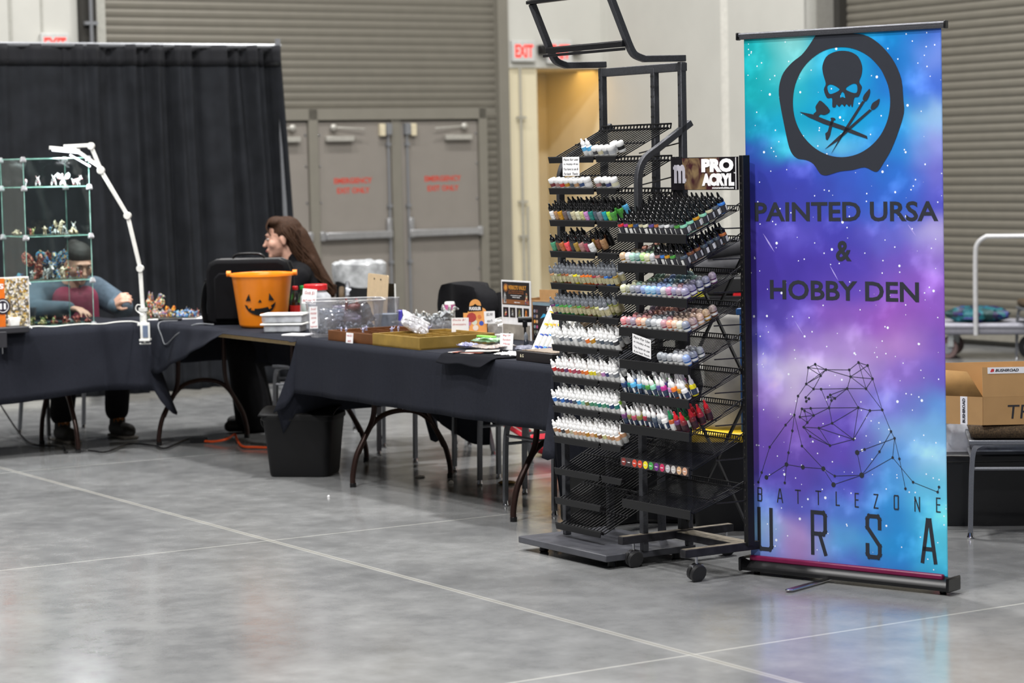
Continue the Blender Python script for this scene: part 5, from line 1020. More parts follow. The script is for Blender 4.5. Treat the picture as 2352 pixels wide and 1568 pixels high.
tray('gold painted wooden divided tray at the front of the near table', .765, 1.235, .012, .44, .060, 'gold_painted_wood', '9a7d3c')
card('white price card in red pen leaning on the dark tray', ['mini $15', 'each'], .075, .052, T(.55, -.004, ZT), RT, -.08, pen=M_red)
def figure(seed, kind='man', h=.035):
    r = random.Random(seed); P_ = []; k = h/.035; u = lambda *a: tuple(x*k for x in a)
    if kind == 'man':
        for s in (-1, 1): P_ += [('c', u(s*.004, r.uniform(-.003, .003), .003), u(s*.003, 0, .015), .0026*k, .003*k)]
        P_ += [('c', u(0, 0, .015), u(0, -.001, .024), .0048*k, .0055*k), ('e', u(0, -.001, .0305), u(.0032, .0034, .004))]
        for s in (-1, 1):
            e = (s*(.009+r.random()*.003), r.uniform(-.006, .002), .02+r.random()*.01); P_ += [('c', u(s*.005, 0, .025), u(*e), .0024*k, .002*k)]
            if r.random() > .3: P_ += [('c', u(*e), u(e[0]+s*.003, e[1]-.004, e[2]+r.uniform(.004, .016)), .0014*k, .0012*k)]
        P_ += [('e', u(0, .004, .022), u(.006, .003, .009))]
    elif kind == 'beast':
        P_ += [('c', u(-.012, 0, .016), u(.01, 0, .02), .007*k, .0085*k), ('c', u(.01, 0, .02), u(.021, 0, .028), .005*k, .005*k), ('c', u(.021, 0, .03), u(.029, 0, .026), .005*k, .003*k), ('c', u(-.013, 0, .018), u(-.026, .003, .028), .004*k, .0015*k)]
        for x in (-.011, .009):
            for s in (-1, 1): P_ += [('c', u(x, s*.006, .014), u(x+.003, s*.008, .003), .0035*k, .0026*k)]
        P_ += [('c', u(.022, s*.003, .033), u(.02, s*.008, .042), .0018*k, .001*k) for s in (-1, 1)]
    elif kind == 'dragon':
        P_ += [('c', u(-.006, 0, .008), u(.004, 0, .024), .008*k, .0065*k), ('c', u(.004, 0, .024), u(.012, 0, .04), .0045*k, .0035*k), ('c', u(.012, 0, .041), u(.02, 0, .038), .0042*k, .0024*k), ('c', u(-.006, 0, .006), u(-.024, .006, .005), .005*k, .0015*k)]
        for s in (-1, 1): P_ += [('c', u(-.002, s*.004, .026), u(-.006, s*.02, .048), .0022*k, .0014*k), ('e', (0, 0, 0), u(.002, .01, .014), Matrix.Translation(u(-.007, s*.016, .034)) @ Matrix.Rotation(-s*.6, 4, 'X')), ('c', u(.004, s*.007, .012), u(.008, s*.009, .002), .0034*k, .003*k)]
    else:
        P_ += [('c', u(-.014, -.008, .007), u(.014, -.008, .007), .006*k, .006*k), ('c', u(-.014, .008, .007), u(.014, .008, .007), .006*k, .006*k), ('e', u(0, 0, .014), u(.013, .009, .006)), ('c', u(.002, 0, .019), u(.022, -.003, .02), .002*k, .0018*k), ('e', u(-.004, 0, .019), u(.006, .005, .005))]
    return P_
def painted(name, hexes):
    m = bpy.data.materials.new(name); m.use_nodes = True; nt = m.node_tree; N = nt.nodes; v = N.new('ShaderNodeTexVoronoi'); v.inputs['Scale'].default_value = 130; tc = N.new('ShaderNodeTexCoord'); nt.links.new(tc.outputs['Object'], v.inputs['Vector'])
    s = N.new('ShaderNodeSeparateColor'); nt.links.new(v.outputs['Color'], s.inputs[0]); rp = N.new('ShaderNodeValToRGB'); rp.color_ramp.interpolation = 'CONSTANT'; nt.links.new(s.outputs[0], rp.inputs[0])
    n = len(hexes)
    while len(rp.color_ramp.elements) < n: rp.color_ramp.elements.new(.5)
    for i, h in enumerate(hexes): rp.color_ramp.elements[i].position = i/n; rp.color_ramp.elements[i].color = (*lin(h), 1)
    nt.links.new(rp.outputs[0], N['Principled BSDF'].inputs[0]); N['Principled BSDF'].inputs['Roughness'].default_value = .5; return m
PM = {'pale': painted('painted_pale', ['f0eef0', 'e6dcdc', 'd88a94', 'f4f4f4', 'c8c8d0']), 'green': painted('painted_green', ['4a5a2c', '8a8a4c', '3a6a3c', '8a6a44', 'c8b888']), 'blue': painted('painted_blue', ['2c4a8c', '3a8aa0', '20284a', '7aa0c8', 'c0a060']), 'red': painted('painted_red', ['8a2c2c', 'b05a4c', '5a2020', 'c89a80', '6a3a3a']),
      'grey': painted('painted_grey', ['7a7e80', 'a8acb0', '484c50', '8a8478', 'c8c8c4']), 'mix': painted('painted_mix', ['b06a34', '6a5a8a', 'a83a34', '4a7a5a', 'd8c8a0', '5a4a38']), 'bone': painted('painted_bone', ['c8b89a', '9a8a70', 'e0d4bc', '6a5a48']), 'lilac': painted('painted_lilac', ['a9a9c4', 'b8b8d0', '9494b4']), 'orange': painted('painted_orange', ['e08a20', 'c85a20', 'f0b040', '8a4a20'])}
FIG = {}
def fig(kind, v, colr, loc, rz, h, label, group=None, cat='miniature', base=True):
    key = (kind, v, colr, round(h, 3))
    if key not in FIG:
        o = blob(figure(v*7+3, kind, h)).build('miniature', PM[colr], None, remesh=h/30); bake(o)
        for p in o.data.polygons: p.use_smooth = True
        o.data.materials.clear(); o.data.materials.append(PM[colr]); FIG[key] = o; KID[o.name] = []
        if base:
            g = MB(); k = h/.035*(1.5 if kind in ('dragon', 'tank', 'beast') else 1); g.lathe([(0, -.0028), (.0125*k, -.0028), (.0115*k, .0005), (0, .0005)], 16); b_ = g.build('base', mat('mini_base', '4a4a3c', .8, 0, .3, 200), o); KID[o.name] = [b_]; KID[b_.name] = []
        c = o
    else: c = copy_tree(FIG[key])
    c.location = (loc[0], loc[1], loc[2]+.003); c.rotation_euler = (0, 0, rz); tag(c, label, cat, group); return c
rf = random.Random(21)
for k, (a, b) in enumerate(((.33, .07), (.40, .06), (.47, .12), (.36, .2), (.52, .3), (.60, .33), (.655, .3), (.63, .2), (.69, .38), (.55, .4))):
    fig('man', k % 3, 'lilac', T(a, b, ZT+.035), rf.random()*6, .032 if k < 5 else .04, 'unpainted lilac miniature in the dark tray, %s counted from its left front corner' % ORD[k+1], 'unpainted lilac minis in the tray', base=False)
zipbag('clear zip bag of small parts lying across the gold tray', T(.86, .20, ZT+.066), .15, .14, .06, 'e6e6ea', .25, -1.0, 12, .4, .5)
t = thing('acrylic_tray', 'low clear acrylic tray behind the wooden trays', 'tray', T(.35, .60, ZT), RT); tub(.5, .2, .065, M_clear, t, .97, .012)
# --- grey dragons, can, toy display, notes
rocks('resin_creatures', 'cluster of unpainted grey resin creatures with curling horns behind the gold tray', (-.44, 12.98, ZT+.01), (.19, .14, .06), mat('light_grey_resin', 'a7abae', .45, 0, .3, 60), 70, .045, 9)
for k, (x, y, s) in enumerate(((-.50, 13.0, .10), (-.43, 12.96, .085), (-.36, 12.96, .10), (-.335, 13.03, .12))):
    fig('dragon', k, 'grey', (x, y, ZT+.01), rf.random()*6, s*.75, ['grey resin dragon nearest the zip bag', 'grey resin dragon in the middle of the cluster', 'grey resin dragon in front of the pink can', 'largest grey resin dragon with raised wings by the pink can'][k], base=False)
t = thing('drink_can', 'pink and white drink can behind the grey resin dragons', 'can', (-.335, 13.14, ZT), 0)
g = MB(); g.lathe([(0, .002), (.022, 0), (.029, .01), (.029, .135), (.026, .145), (.024, .147), (0, .145)], 24); g.build('can_body', M_whiteM, t); g = MB(); g.lathe([(.0293, .03), (.0295, .03), (.0295, .05), (.0293, .05)], 24); g.lathe([(.0293, .1), (.0295, .1), (.0295, .132), (.0293, .132)], 24); g.build('can_print', mat('can_pink', 'c86a9c', .3), t)
mini_box('white_stripe', M_white, t, (0, -.0295, .085), (.014, .001, .1))
t = thing('toy_display', 'orange arch topped cardboard toy display reading FUGGLER', 'display', (-.183, 12.25, ZT), -.10)
arch = [(-.062, 0), (.058, 0), (.058, .135)]+[(.03+.028*math.cos(a), .135+.03*math.sin(a)) for a in (.3, .8)]+[(.028+.0*a, .165+.02*a) for a in (.2,)]+[(.03*math.cos(a), .175+.032*math.sin(a)) for a in [PI*i/8 for i in range(9)]]+[(-.036, .15), (-.04, .138), (-.062, .138)]
g = MB(); g.prism(arch, 0, .003); g.build('back_card', mat('display_orange', 'e8a45c', .6), t)
mini_box('display_tray', mat('display_brown', '7a5638', .6), t, (0, -.03, .018), (.12, .058, .036), .001); mini_box('tray_label', M_blk, t, (-.02, -.0598, .022), (.05, .001, .018)); text('FUGGLER', .042, .009, M_paper, t, (-.02, -.0612, .022), .03)
g = MB(); g.prism([(-.036, .145), (.036, .148), (.036, .172), (.01, .176), (0, .184), (-.01, .176), (-.038, .17)], -.0015, -.0002); g.build('logo_plate', M_blk, t); text('FUGGLER', .06, .017, M_paper, t, (0, -.003, .16), .05)
for k, (x, z, w, c_) in enumerate(((-.035, .085, .026, 'b87aa8'), (-.005, .09, .028, 'd8e0d0'), (.03, .085, .024, '3a5ab8'), (.0, .062, .03, 'e8e0d8'), (-.02, .115, .05, 'b0403c'), (.02, .118, .02, 'd87a4a'), (-.04, .065, .016, '6a7ac8'))):
    g = MB(); g.lathe([(w*.5, 0), (w*.5, .0006+.0001*k)], 9, Matrix.Translation((x, -.0004, z)) @ Matrix.Rotation(PI/2, 4, 'X')); g.build('colour_blot', mat('blot_'+c_, c_, .6), t)
card('white note in red pen reading Ducks beside the orange toy display', ['Ducks $1 :', 'downstairs :', '', ''], .088, .085, T(.89, .448, ZT+.035), -.15, -.05, pen=M_red)
card('white price note reading $2.00 on the right of the orange display', ['$2.00', 'each'], .056, .062, (-.11, 12.215, ZT+.085), .25, -.12)
crumple('plastic_wrap', 'crumpled clear plastic wrap behind the orange toy display', (-.045, 12.42, ZT), (.14, .12, .1), clear_mat('bag_wrap', 'eeeeee', .6, .5, 'c8c8c6'), 0, 31, 'plastic bag')
t = thing('white_dish', 'small white dish right of the orange toy display', 'dish', (-.04, 12.22, ZT), 0); g = MB(); g.lathe([(0, .003), (.035, 0), (.045, .012), (.048, .028), (.044, .028), (.04, .012), (0, .008)], 24); g.build('dish_body', M_whiteM, t)
t = thing('snack_bag', 'tall yellow snack bag with orange top left of the framed poster', 'bag', (-.012, 12.38, ZT), 0)
g = MB(); g.grid(lambda u, v: ((u-.5)*.05*(1+.08*math.sin(v*20)), -.02*math.sin(PI*u)*math.sin(PI*min(1, v*1.02))**.4, .19*v), 10, 20); g.grid(lambda u, v: ((u-.5)*.05*(1+.08*math.sin(v*20)), .02*math.sin(PI*u)*math.sin(PI*min(1, v*1.02))**.4, .19*v), 10, 20); g.build('bag_body', mat('snack_yellow', 'f2c414', .3, 0, .08, 20), t)
mini_box('bag_top', mat('snack_orange', 'e8502a', .4), t, (0, 0, .198), (.048, .006, .03), .002); mini_box('barcode', M_white, t, (0, -.0225, .03), (.02, .001, .022))
# poster
PT = thing('framed_poster', 'white edged upright poster reading VERKO\'S VAULT on the near table', 'poster', T(.885, .70, ZT), RT+.015)
mini_box('acrylic_sheet', mat('poster_white', 'e8e8ea', .25), PT, (.135, .003, .15), (.27, .005, .30), .001); mini_box('dark_panel', mat('poster_black', '201d1e', .3), PT, (.135, -.0005, .235), (.25, .001, .115))
mini_box('copper_band', mat('poster_copper', '8a5632', .4), PT, (.135, -.0012, .192), (.25, .001, .022)); text("VERKO'S VAULT", .165, .022, mat('poster_gold', 'd09038', .4), PT, (.152, -.0016, .265), .03); text('3D PRINTED MINIS', .14, .007, MATS['poster_copper'], PT, (.14, -.0016, .246), .02); text('HAND PAINTED MINIATURES', .14, .007, MATS['poster_copper'], PT, (.14, -.0016, .236), .02)
text('Commissions open', .1, .006, M_paper, PT, (.14, -.0016, .224), .02); text('Ask for details', .07, .005, M_paper, PT, (.14, -.0016, .2155), .02); text('VERKO VAULT', .055, .005, M_paper, PT, (.15, -.0024, .190), .02)
g = MB(); g.lathe([(.021, 0), (.021, .001)], 20, Matrix.Translation((.045, -.0012, .262)) @ Matrix.Rotation(PI/2, 4, 'X')); g.build('copper_medallion', MATS['poster_copper'], PT); g = MB(); g.lathe([(.014, 0), (.012, .0016)], 12, Matrix.Translation((.045, -.0012, .262)) @ Matrix.Rotation(PI/2, 4, 'X')); g.build('medallion_centre', MATS['poster_gold'], PT)
for s, x in (('grey', .035), ('mix', .235)):
    g = MB(); g.lathe([(.008, 0), (.008, .0006)], 8, Matrix.Translation((x, -.0016, .232)) @ Matrix.Rotation(PI/2, 4, 'X')); g.prism([(x-.014, .184), (x+.014, .184), (x+.009, .225), (x-.009, .225)], -.0022, -.0012); g.build('printed_figure', PM[s], PT)
for k in range(4):
    x = .04+.063*k; mini_box('photo_panel', MATS['poster_black'], PT, (x, -.0004, .138), (.05, .001, .05)); g = MB(); g.prism([(x-.01, .12), (x+.01, .12), (x+.006, .148), (x, .156), (x-.006, .148)], -.0014, -.0009); g.build('photo_figure', PM[['mix', 'grey', 'green', 'orange'][k]], PT)
mini_box('grey_photo', mat('poster_grey', '8a847c', .5, 0, .2, 30), PT, (.135, -.0004, .04), (.25, .001, .075))
t = thing('wall_bracket_print', 'black printed camera mount model in front of the framed poster', 'model', T(1.42, .50, ZT), .1); t.scale = (.75, .75, 1.05)
g = MB(); g.tube([(0, 0, 0), (0, 0, .1)], .008, 8); g.tube([(-.045, 0, .125), (.045, 0, .125)], .014, 10); g.box((0, 0, .105), (.03, .03, .03)); g.box((0, 0, .005), (.06, .05, .01)); g.build('mount', M_blk, t, bevel=.002)
for k, (x, y) in enumerate((tuple(T(1.49, .46)[:2]), tuple(T(1.56, .47)[:2]), tuple(T(1.44, .40)[:2]))):
    t = thing('dropper_vial', 'small dark glass vial near the black camera mount, %s' % ['left of the pair', 'right of the pair', 'nearest the poster edge'][k], 'vial', (x, y, ZT)); g = MB(); g.lathe([(0, 0), (.013, 0), (.013, .035), (.009, .04)], 14); g.build('vial_body', mat('smoked_glass', '2c3038', .15), t); g = MB(); g.lathe([(.01, .04), (.01, .06), (.003, .075), (0, .075)], 12); g.build('vial_cap', M_smoke if k == 0 else M_capb, t)
t = thing('paint_set_box', 'tall black boxed paint set with colour dots reading Set', 'box', T(.98, .93-.2, ZT), RT); t.location = T(1.275, .685, ZT)
mini_box('box_body', mat('set_box_black', '16161c', .35), t, (.04, .03, .1), (.24, .05, .2), .001); mini_box('box_top_band', mat('set_box_teal', '7c94a0', .5), t, (.04, .0045, .192), (.24, .001, .014)); text('Set', .045, .02, M_paper, t, (.075, .0035, .17), .03)
for k, c_ in enumerate(('8a8ea0', '7a5a5e', '5a6080', 'a89080', 'e8a040', 'd8b088', '7a9498', 'b85a84', '6a7060', '8a8a88')):
    g = MB(); g.lathe([(.0085, 0), (.0085, .001)], 14, Matrix.Translation((-.062+(k % 2)*.021, .0048, .155-(k//2)*.026)) @ Matrix.Rotation(PI/2, 4, 'X')); g.build('colour_dot', mat('dot_'+c_, c_, .4), t)
g = MB(); g.prism([(-.01, .12), (.02, .145), (.05, .14), (.085, .11), (.06, .125), (.03, .13)], .0035, .0045); g.build('brush_swoosh', mat('swoosh_cyan', '3ab0e0', .4), t)
t = thing('cardboard_tray', 'tall open brown carton standing on a chair behind the boxed paint set', 'box', T(1.0, .905, .487), RT+.3)
mini_box('tray_base', mat('kraft_card', 'b08a5c', .8), t, (0, 0, .01), (.27, .2, .02))
for c, s in (((0, -.1, .235), (.27, .004, .45)), ((.135, 0, .25), (.004, .2, .5)), ((-.135, 0, .235), (.004, .2, .45)), ((0, .1, .25), (.27, .004, .5))): mini_box('tray_side', MATS['kraft_card'], t, c, s)
t2 = thing('stool', 'plain black stand under the brown cardboard tray', 'stand', T(.42, 1.42, 0), RT); t2.location = T(.42, 1.02, 0)
bpy.data.objects.remove(t2)
# marker set on easel lid
t = thing('marker_case', 'open black case with white paint markers upright in its lid', 'case', T(1.93, .20, ZT), RT-.0)
LM = Matrix.Rotation(-.50, 4, 'X')
g = MB(); g.box((.14, .0, .13), (.29, .012, .27), LM); g.build('case_lid', M_blk, t, bevel=.002); g = MB(); g.box((.14, -.008, .13), (.265, .004, .25), LM); g.build('lid_insert', M_white, t)
mks = ['e8c020', 'f0d848', 'e8a020', 'f2d020', 'd84a5a', 'c85a8a', '2a5ac8', '2a4ab0', '3a8ad0', '2a3a8a', 'c83a3a', '1a8a7a']
for row_ in range(2):
    for k in range(6):
        x = .062+.038*k; z0 = .145-.115*row_; M_ = LM @ Matrix.Translation((x, -.022, z0)); c_ = mks[row_*6+k]; mk = thing('paint_marker', 'white marker with %s band, %s from left, %s row of marker case' % (['yellow', 'pale yellow', 'amber', 'lemon', 'coral', 'pink', 'blue', 'dark blue', 'light blue', 'navy', 'red', 'green'][row_*6+k], ORD[k+1], ['upper', 'lower'][row_]), 'marker', T(1.93, .20, ZT), RT)
        g = MB(); g.lathe([(0, .0), (.0085, .0), (.0095, .004), (.0095, .07), (.008, .075)], 12, M_); g.build('marker_barrel', M_white, mk); g = MB(); g.lathe([(.0097, .076), (.0097, .092), (.006, .104), (0, .104)], 12, M_); g.build('marker_cap', M_capw, mk)
        g = MB(); g.lathe([(.0099, .004), (.0099, .014)], 12, M_); g.lathe([(.0099, .068), (.0099, .074)], 12, M_); g.build('colour_band', mat('marker_'+c_, c_, .4), mk)
t = thing('pan_palette_box', 'shallow black paint set box at the front corner of the near table', 'box', T(2.12, .03, ZT), RT-.0)
mini_box('box_body', mat('warm_black_card', '1e1a1c', .4), t, (.12, .09, .022), (.30, .19, .044), .002); mini_box('box_window', M_dark, t, (.272, .09, .022), (.004, .13, .028)); mini_box('blue_print', mat('blue_print', '2a6ab0', .4), t, (.2745, .03, .022), (.001, .014, .02)); mini_box('pan_tray', mat('pan_metal', '8a7a6a', .4, .5, .5, 90), t, (.12, .09, .046), (.26, .15, .004), .001)
text('& G', .03, .014, M_cream, t, (.02, -.0056, .024), .02)
mini_box('printed_mark', mat('gold_print', '9a8a5a', .4), t, (.262, -.0055, .0), (.001, .001, .001)) if 0 else None
# packets, mat and small notes
t = thing('neoprene_mat', 'black neoprene mat hanging over the front edge of the near table', 'mat', T(1.76, .0, ZT), RT)
def nm_(u, v):
    x = (u-.5)*(.46-.25*max(0, .22-v))+.06*(v-.5); y = -.075+v*.275; over = max(0, .0-y)
    return (x+.1*over*math.sin(u*6), y if y > -.015 else -.015-over*.72, .005 if y > -.01 else .005-max(0, over-.01)*.62-.004*math.sin(u*9))
g = MB(); g.grid(nm_, 40, 30); g.build('mat_sheet', mat('black_neoprene', '131419', .95, 0, .1, 100, spec=.08), t, solid=.003)
def packet(label, a, b, z, w, d, h, c_, rz, seed):
    return zipbag(label, T(a, b, z+h*.5+.004), w, d, h, c_, RT+rz, -1.52, seed, .7)
packet('clear packet with lilac parts at the corner of the gold tray', 1.33, .20, ZT, .10, .07, .026, 'a8a8c8', .2, 41)
packet('flat clear packet with green edge on top of the packet pile', 1.52, .18, ZT+.036, .17, .14, .018, '9ab89a', .1, 42)
packet('flat clear packet with red print under the green edged packet', 1.56, .14, ZT+.012, .2, .16, .016, 'b8aca8', -.1, 43)
packet('flat silver packet beside the white random note', 1.72, .28, ZT+.0, .16, .12, .022, '8a8c9a', .4, 44)
packet('flat white packet at the front by the black paint box', 1.90, .08, ZT+.0, .16, .1, .014, 'd8d8d8', .1, 45)
mini = thing('green_strip', 'bright green plastic strip on the packet pile', 'strip', T(1.55, .20, ZT+.068), RT+.1); mini_box('strip_body', mat('lime_plastic', '8ade5a', .4), mini, (0, 0, .004), (.12, .03, .008), .002)
t = thing('comics', 'colourful glossy leaflets fanned on the black mat', 'leaflet', T(1.66, .06, ZT+.007), RT+.2)
for k, c_ in enumerate(('e8e0dc', '9a5040', '2a2a30', 'd8d0c8')): mini_box('leaflet_sheet', mat('leaf_'+c_, c_, .3), t, (.03*k-.05, .012*k, .0015+.0022*k), (.16, .09, .0018), rot=Matrix.Rotation(.25*k, 4, 'Z'))
card('white note in red pen reading Bag Of Random Minis by the packets', ['Bag Of', 'Random', 'Minis', ''], .078, .078, T(1.66, .24, ZT+.012), RT+.35, -.12, pen=M_red)
mini = thing('craft_tool', 'red handled grey hobby blade lying behind the black paint box', 'tool', T(1.95, .22, ZT+.002), RT+.1); mini_box('blade', mat('tool_grey', '3e4044', .4, .5), mini, (-.05, 0, .01), (.16, .012, .018), .003); mini_box('grip', M_redp, mini, (.06, 0, .008), (.1, .012, .012), .003)
# ================================================================== glass cabinet, lamp and minis on the left table
GC = thing('glass_display_cabinet', 'clear glass display cabinet with chrome clips full of painted miniatures', 'display cabinet', T(-2.33, -.77, ZT), RT+PI/2)
# local x = along b (front width), local y = back from viewer (towards -a)... cabinet faces the room (-y)
GC.rotation_euler = (0, 0, RT+PI/2); CW, CDp, CH = .40, .37, .975
GC.location = T(-1.955, -.755, ZT)
def Cw(x, y, z): return T(-1.955-y, -.755+x, ZT+z)
th = .004
M_ge = clear_mat('glass_edge_green', 'd8f4ec', .5, .6, 'bff0e4')
for nm, c, s in (('front_pane', (CW/2, 0, CH/2), (CW, th, CH)), ('rear_pane', (CW/2, CDp, CH/2), (CW, th, CH)), ('side_pane', (0, CDp/2, CH/2), (th, CDp-.01, CH)), ('side_pane', (CW, CDp/2, CH/2), (th, CDp-.01, CH))): mini_box(nm, M_glass, GC, c, s)
SHZ = [.006, .265, .525, .81, .975]
for z in SHZ:
    mini_box('glass_shelf', M_glass, GC, (CW/2, CDp/2, z), (CW-.01, CDp-.01, .005))
    g = MB(); g.box((CW/2, .004, z), (CW-.01, .001, .005)); g.box((CW/2, CDp-.004, z), (CW-.01, .001, .005)); g.box((.004, CDp/2, z), (.001, CDp-.01, .005)); g.box((CW-.004, CDp/2, z), (.001, CDp-.01, .005)); g.build('shelf_edge', M_ge, GC)
g = MB()
for x in (0, CW):
    for y in (0, CDp): g.box((x, y, CH/2), (.003, .003, CH))
g.build('corner_edge', M_ge, GC)
for z in SHZ:
    for x in (.0, CW):
        for y in (.0, CDp):
            g = MB(); g.tube([(x, y-.012, z), (x, y+.014, z)], .012, 10); g.tube([(x-.016, y, z-.012), (x+.016, y, z-.012)], .009, 8); g.build('chrome_clip', mat('satin_silver', 'dcdce0', .3, .35, .03), GC)
def shelf_minis(zi, lst, where):
    for k, (kind, v, c_, x, y, h, desc) in enumerate(lst): fig(kind, v, c_, Cw(x, y, SHZ[zi]+.0035), rf.random()*6 if kind == 'man' else RT+rf.uniform(-.6, .6), h, '%s, %s from left on the %s of the glass cabinet' % (desc, ORD[k+1], where))
shelf_minis(3, [('man', 0, 'pale', .05, .1, .045, 'white painted miniature'), ('beast', 1, 'pale', .13, .12, .05, 'pink and white beast miniature'), ('beast', 2, 'pale', .22, .1, .055, 'pink and white beast miniature'), ('dragon', 1, 'pale', .29, .13, .055, 'pale winged miniature'), ('beast', 3, 'pale', .36, .1, .05, 'white beast miniature')], 'upper shelf')
shelf_minis(2, [('tank', 1, 'bone', .04, .25, .05, 'flat sandy scenery miniature'), ('man', 1, 'red', .06, .08, .042, 'dark red miniature'), ('man', 2, 'green', .09, .12, .042, 'green miniature'), ('man', 0, 'bone', .14, .06, .055, 'bone coloured miniature'), ('man', 1, 'blue', .19, .1, .05, 'blue and red miniature'), ('tank', 2, 'grey', .23, .12, .05, 'grey vehicle miniature'), ('beast', 2, 'grey', .27, .08, .05, 'grey beast miniature'), ('dragon', 2, 'bone', .29, .2, .06, 'bone winged miniature'), ('tank', 3, 'bone', .33, .1, .06, 'sandy vehicle miniature'), ('beast', 3, 'grey', .36, .16, .06, 'grey beast miniature')], 'middle shelf')
shelf_minis(1, [('tank', 1, 'blue', .03, .2, .06, 'blue vehicle miniature'), ('man', 2, 'grey', .06, .08, .06, 'grey miniature'), ('man', 0, 'green', .09, .14, .05, 'green miniature'), ('dragon', 3, 'red', .13, .16, .12, 'tall red winged dragon miniature'), ('beast', 1, 'grey', .155, .07, .085, 'silver beast miniature'), ('dragon', 1, 'blue', .215, .14, .125, 'tall teal winged dragon miniature'), ('man', 1, 'bone', .24, .06, .08, 'tall bone miniature'), ('man', 2, 'mix', .29, .1, .085, 'tall brown miniature with spear'), ('man', 0, 'mix', .34, .07, .05, 'small brown miniature'), ('man', 1, 'red', .37, .1, .05, 'small red miniature')], 'lower shelf')
lst = []
for k in range(16): lst.append((('man', 'beast', 'man', 'tank')[k % 4], k % 3, 'green' if k < 7 else 'red', .03+.0235*k, .05+.10*((k*7) % 3)/2, .042, 'brown green miniature' if k < 7 else 'dark red miniature'))
shelf_minis(0, lst, 'floor')
# minis on paper to the right of the lamp
t = thing('paper_sheet', 'white paper sheet under the painted miniatures behind the lamp', 'paper', (-2.02, 14.58, ZT), .1); mini_box('sheet', M_paper, t, (0, 0, .001), (.34, .22, .0015))
ml = [('dragon', 1, 'mix', .085, -.14, .02), ('man', 1, 'mix', .06, -.155, -.05), ('dragon', 2, 'orange', .05, -.05, .04), ('beast', 1, 'grey', .05, -.11, -.04), ('man', 0, 'red', .045, -.08, .0), ('beast', 2, 'mix', .055, -.07, -.06), ('man', 2, 'green', .04, -.03, -.05), ('tank', 1, 'blue', .06, .0, .03), ('tank', 2, 'blue', .07, .045, -.04), ('man', 1, 'blue', .045, .05, .04), ('man', 0, 'mix', .05, .085, .02), ('beast', 3, 'blue', .055, .1, -.05), ('man', 2, 'red', .045, .125, .01)]
for k, (kind, v, c_, h, x, y) in enumerate(ml): fig(kind, v, c_, (-2.02+x, 14.58+y, ZT+.0035), rf.random()*6, h, '%s coloured %s miniature on the white paper behind the lamp, %s of the cluster' % ({'mix': 'brown', 'bone': 'bone'}.get(c_, c_), {'man': 'standing', 'beast': 'four-legged', 'dragon': 'winged', 'tank': 'vehicle'}[kind], ORD[k+1]+' piece'))
fig('dragon', 3, 'mix', (-2.17, 14.68, ZT+.003), .3, .11, 'tallest brown and red winged miniature left of the paper behind the lamp')
# desk lamp
LP = thing('clamp_lamp', 'tall white jointed clamp lamp arching over the glass cabinet', 'lamp', (-2.13, 14.0, 0), 0)
Lp = lambda x, y, z: (x+2.13, y-14.0, z)
J0 = [(-2.135, 14.0, .80), (-2.144, 14.0, 1.078), (-2.207, 14.0, 1.385), (-2.352, 14.0, 1.648), (-2.405, 14.0, 1.79)]
for i in range(4):
    p, q = Vector(Lp(*J0[i])), Vector(Lp(*J0[i+1])); g = MB(); g.tube([p, q], .0155, 4, flat=(1, 1)); g.build('arm_segment', M_whiteM, LP, bevel=.003)
for p in J0[1:]:
    g = MB(); g.lathe([(.02, -.02), (.021, -.018), (.021, .018), (.02, .02)], 18, Matrix.Translation(Lp(*p)) @ Matrix.Rotation(PI/2, 4, 'X')); g.build('hinge', M_whiteM, LP)
g = MB(); g.tube([Lp(-2.135, 14.0, .74), Lp(-2.135, 14.0, .83)], .02, 12); g.tube([Lp(-2.135, 14.0, .83), Lp(-2.135, 14.0, .85)], .026, 14); g.build('swivel_post', M_whiteM, LP)
g = MB(); g.box(Lp(-2.135, 14.0, .755), (.06, .08, .014)); g.box(Lp(-2.12, 13.955, .71), (.055, .012, .10)); g.box(Lp(-2.125, 13.985, .665), (.06, .08, .012)); g.tube([Lp(-2.13, 13.99, .665), Lp(-2.13, 13.99, .64)], .006, 8); g.tube([Lp(-2.16, 13.99, .642), Lp(-2.095, 13.99, .642)], .005, 8); g.build('table_clamp', M_whiteM, LP, bevel=.002)
mini_box('touch_panel', mat('blue_grey_panel', '6a7890', .3), LP, Lp(-2.118, 13.946, .715), (.03, .004, .07), .001)
# light head: two folding bars with lit undersides
Hd = [((-2.405, 14.0, 1.795), (-2.56, 13.98, 1.79)), ((-2.47, 14.0, 1.765), (-2.64, 13.96, 1.785)), ((-2.34, 14.0, 1.655), (-2.50, 13.99, 1.775))]
M_led = mat('lit_led_strip', 'f4f8ff', .4, emit=7)
for (p, q) in Hd:
    p, q = Vector(Lp(*p)), Vector(Lp(*q)); g = MB(); g.tube([p, q], .014, 4, flat=(1.1, .8)); hb_ = g.build('light_bar', M_whiteM, LP, bevel=.003)
for p, q in (((-2.52, 13.95, 1.742), (-2.41, 13.98, 1.672)), ((-2.47, 13.985, 1.752), (-2.62, 13.945, 1.770))):
    p, q = Vector(Lp(*p)), Vector(Lp(*q)); g = MB(); g.tube([p, q], .006, 6); g.build('led_tube', M_led, LP)
g = MB(); g.tube(smooth_path([Lp(-2.12, 13.97, .86), Lp(-2.16, 13.96, .87), Lp(-2.17, 13.96, .84), Lp(-2.13, 13.95, .81)], 4), .003, 6); g.build('lamp_cord', M_whiteM, LP)
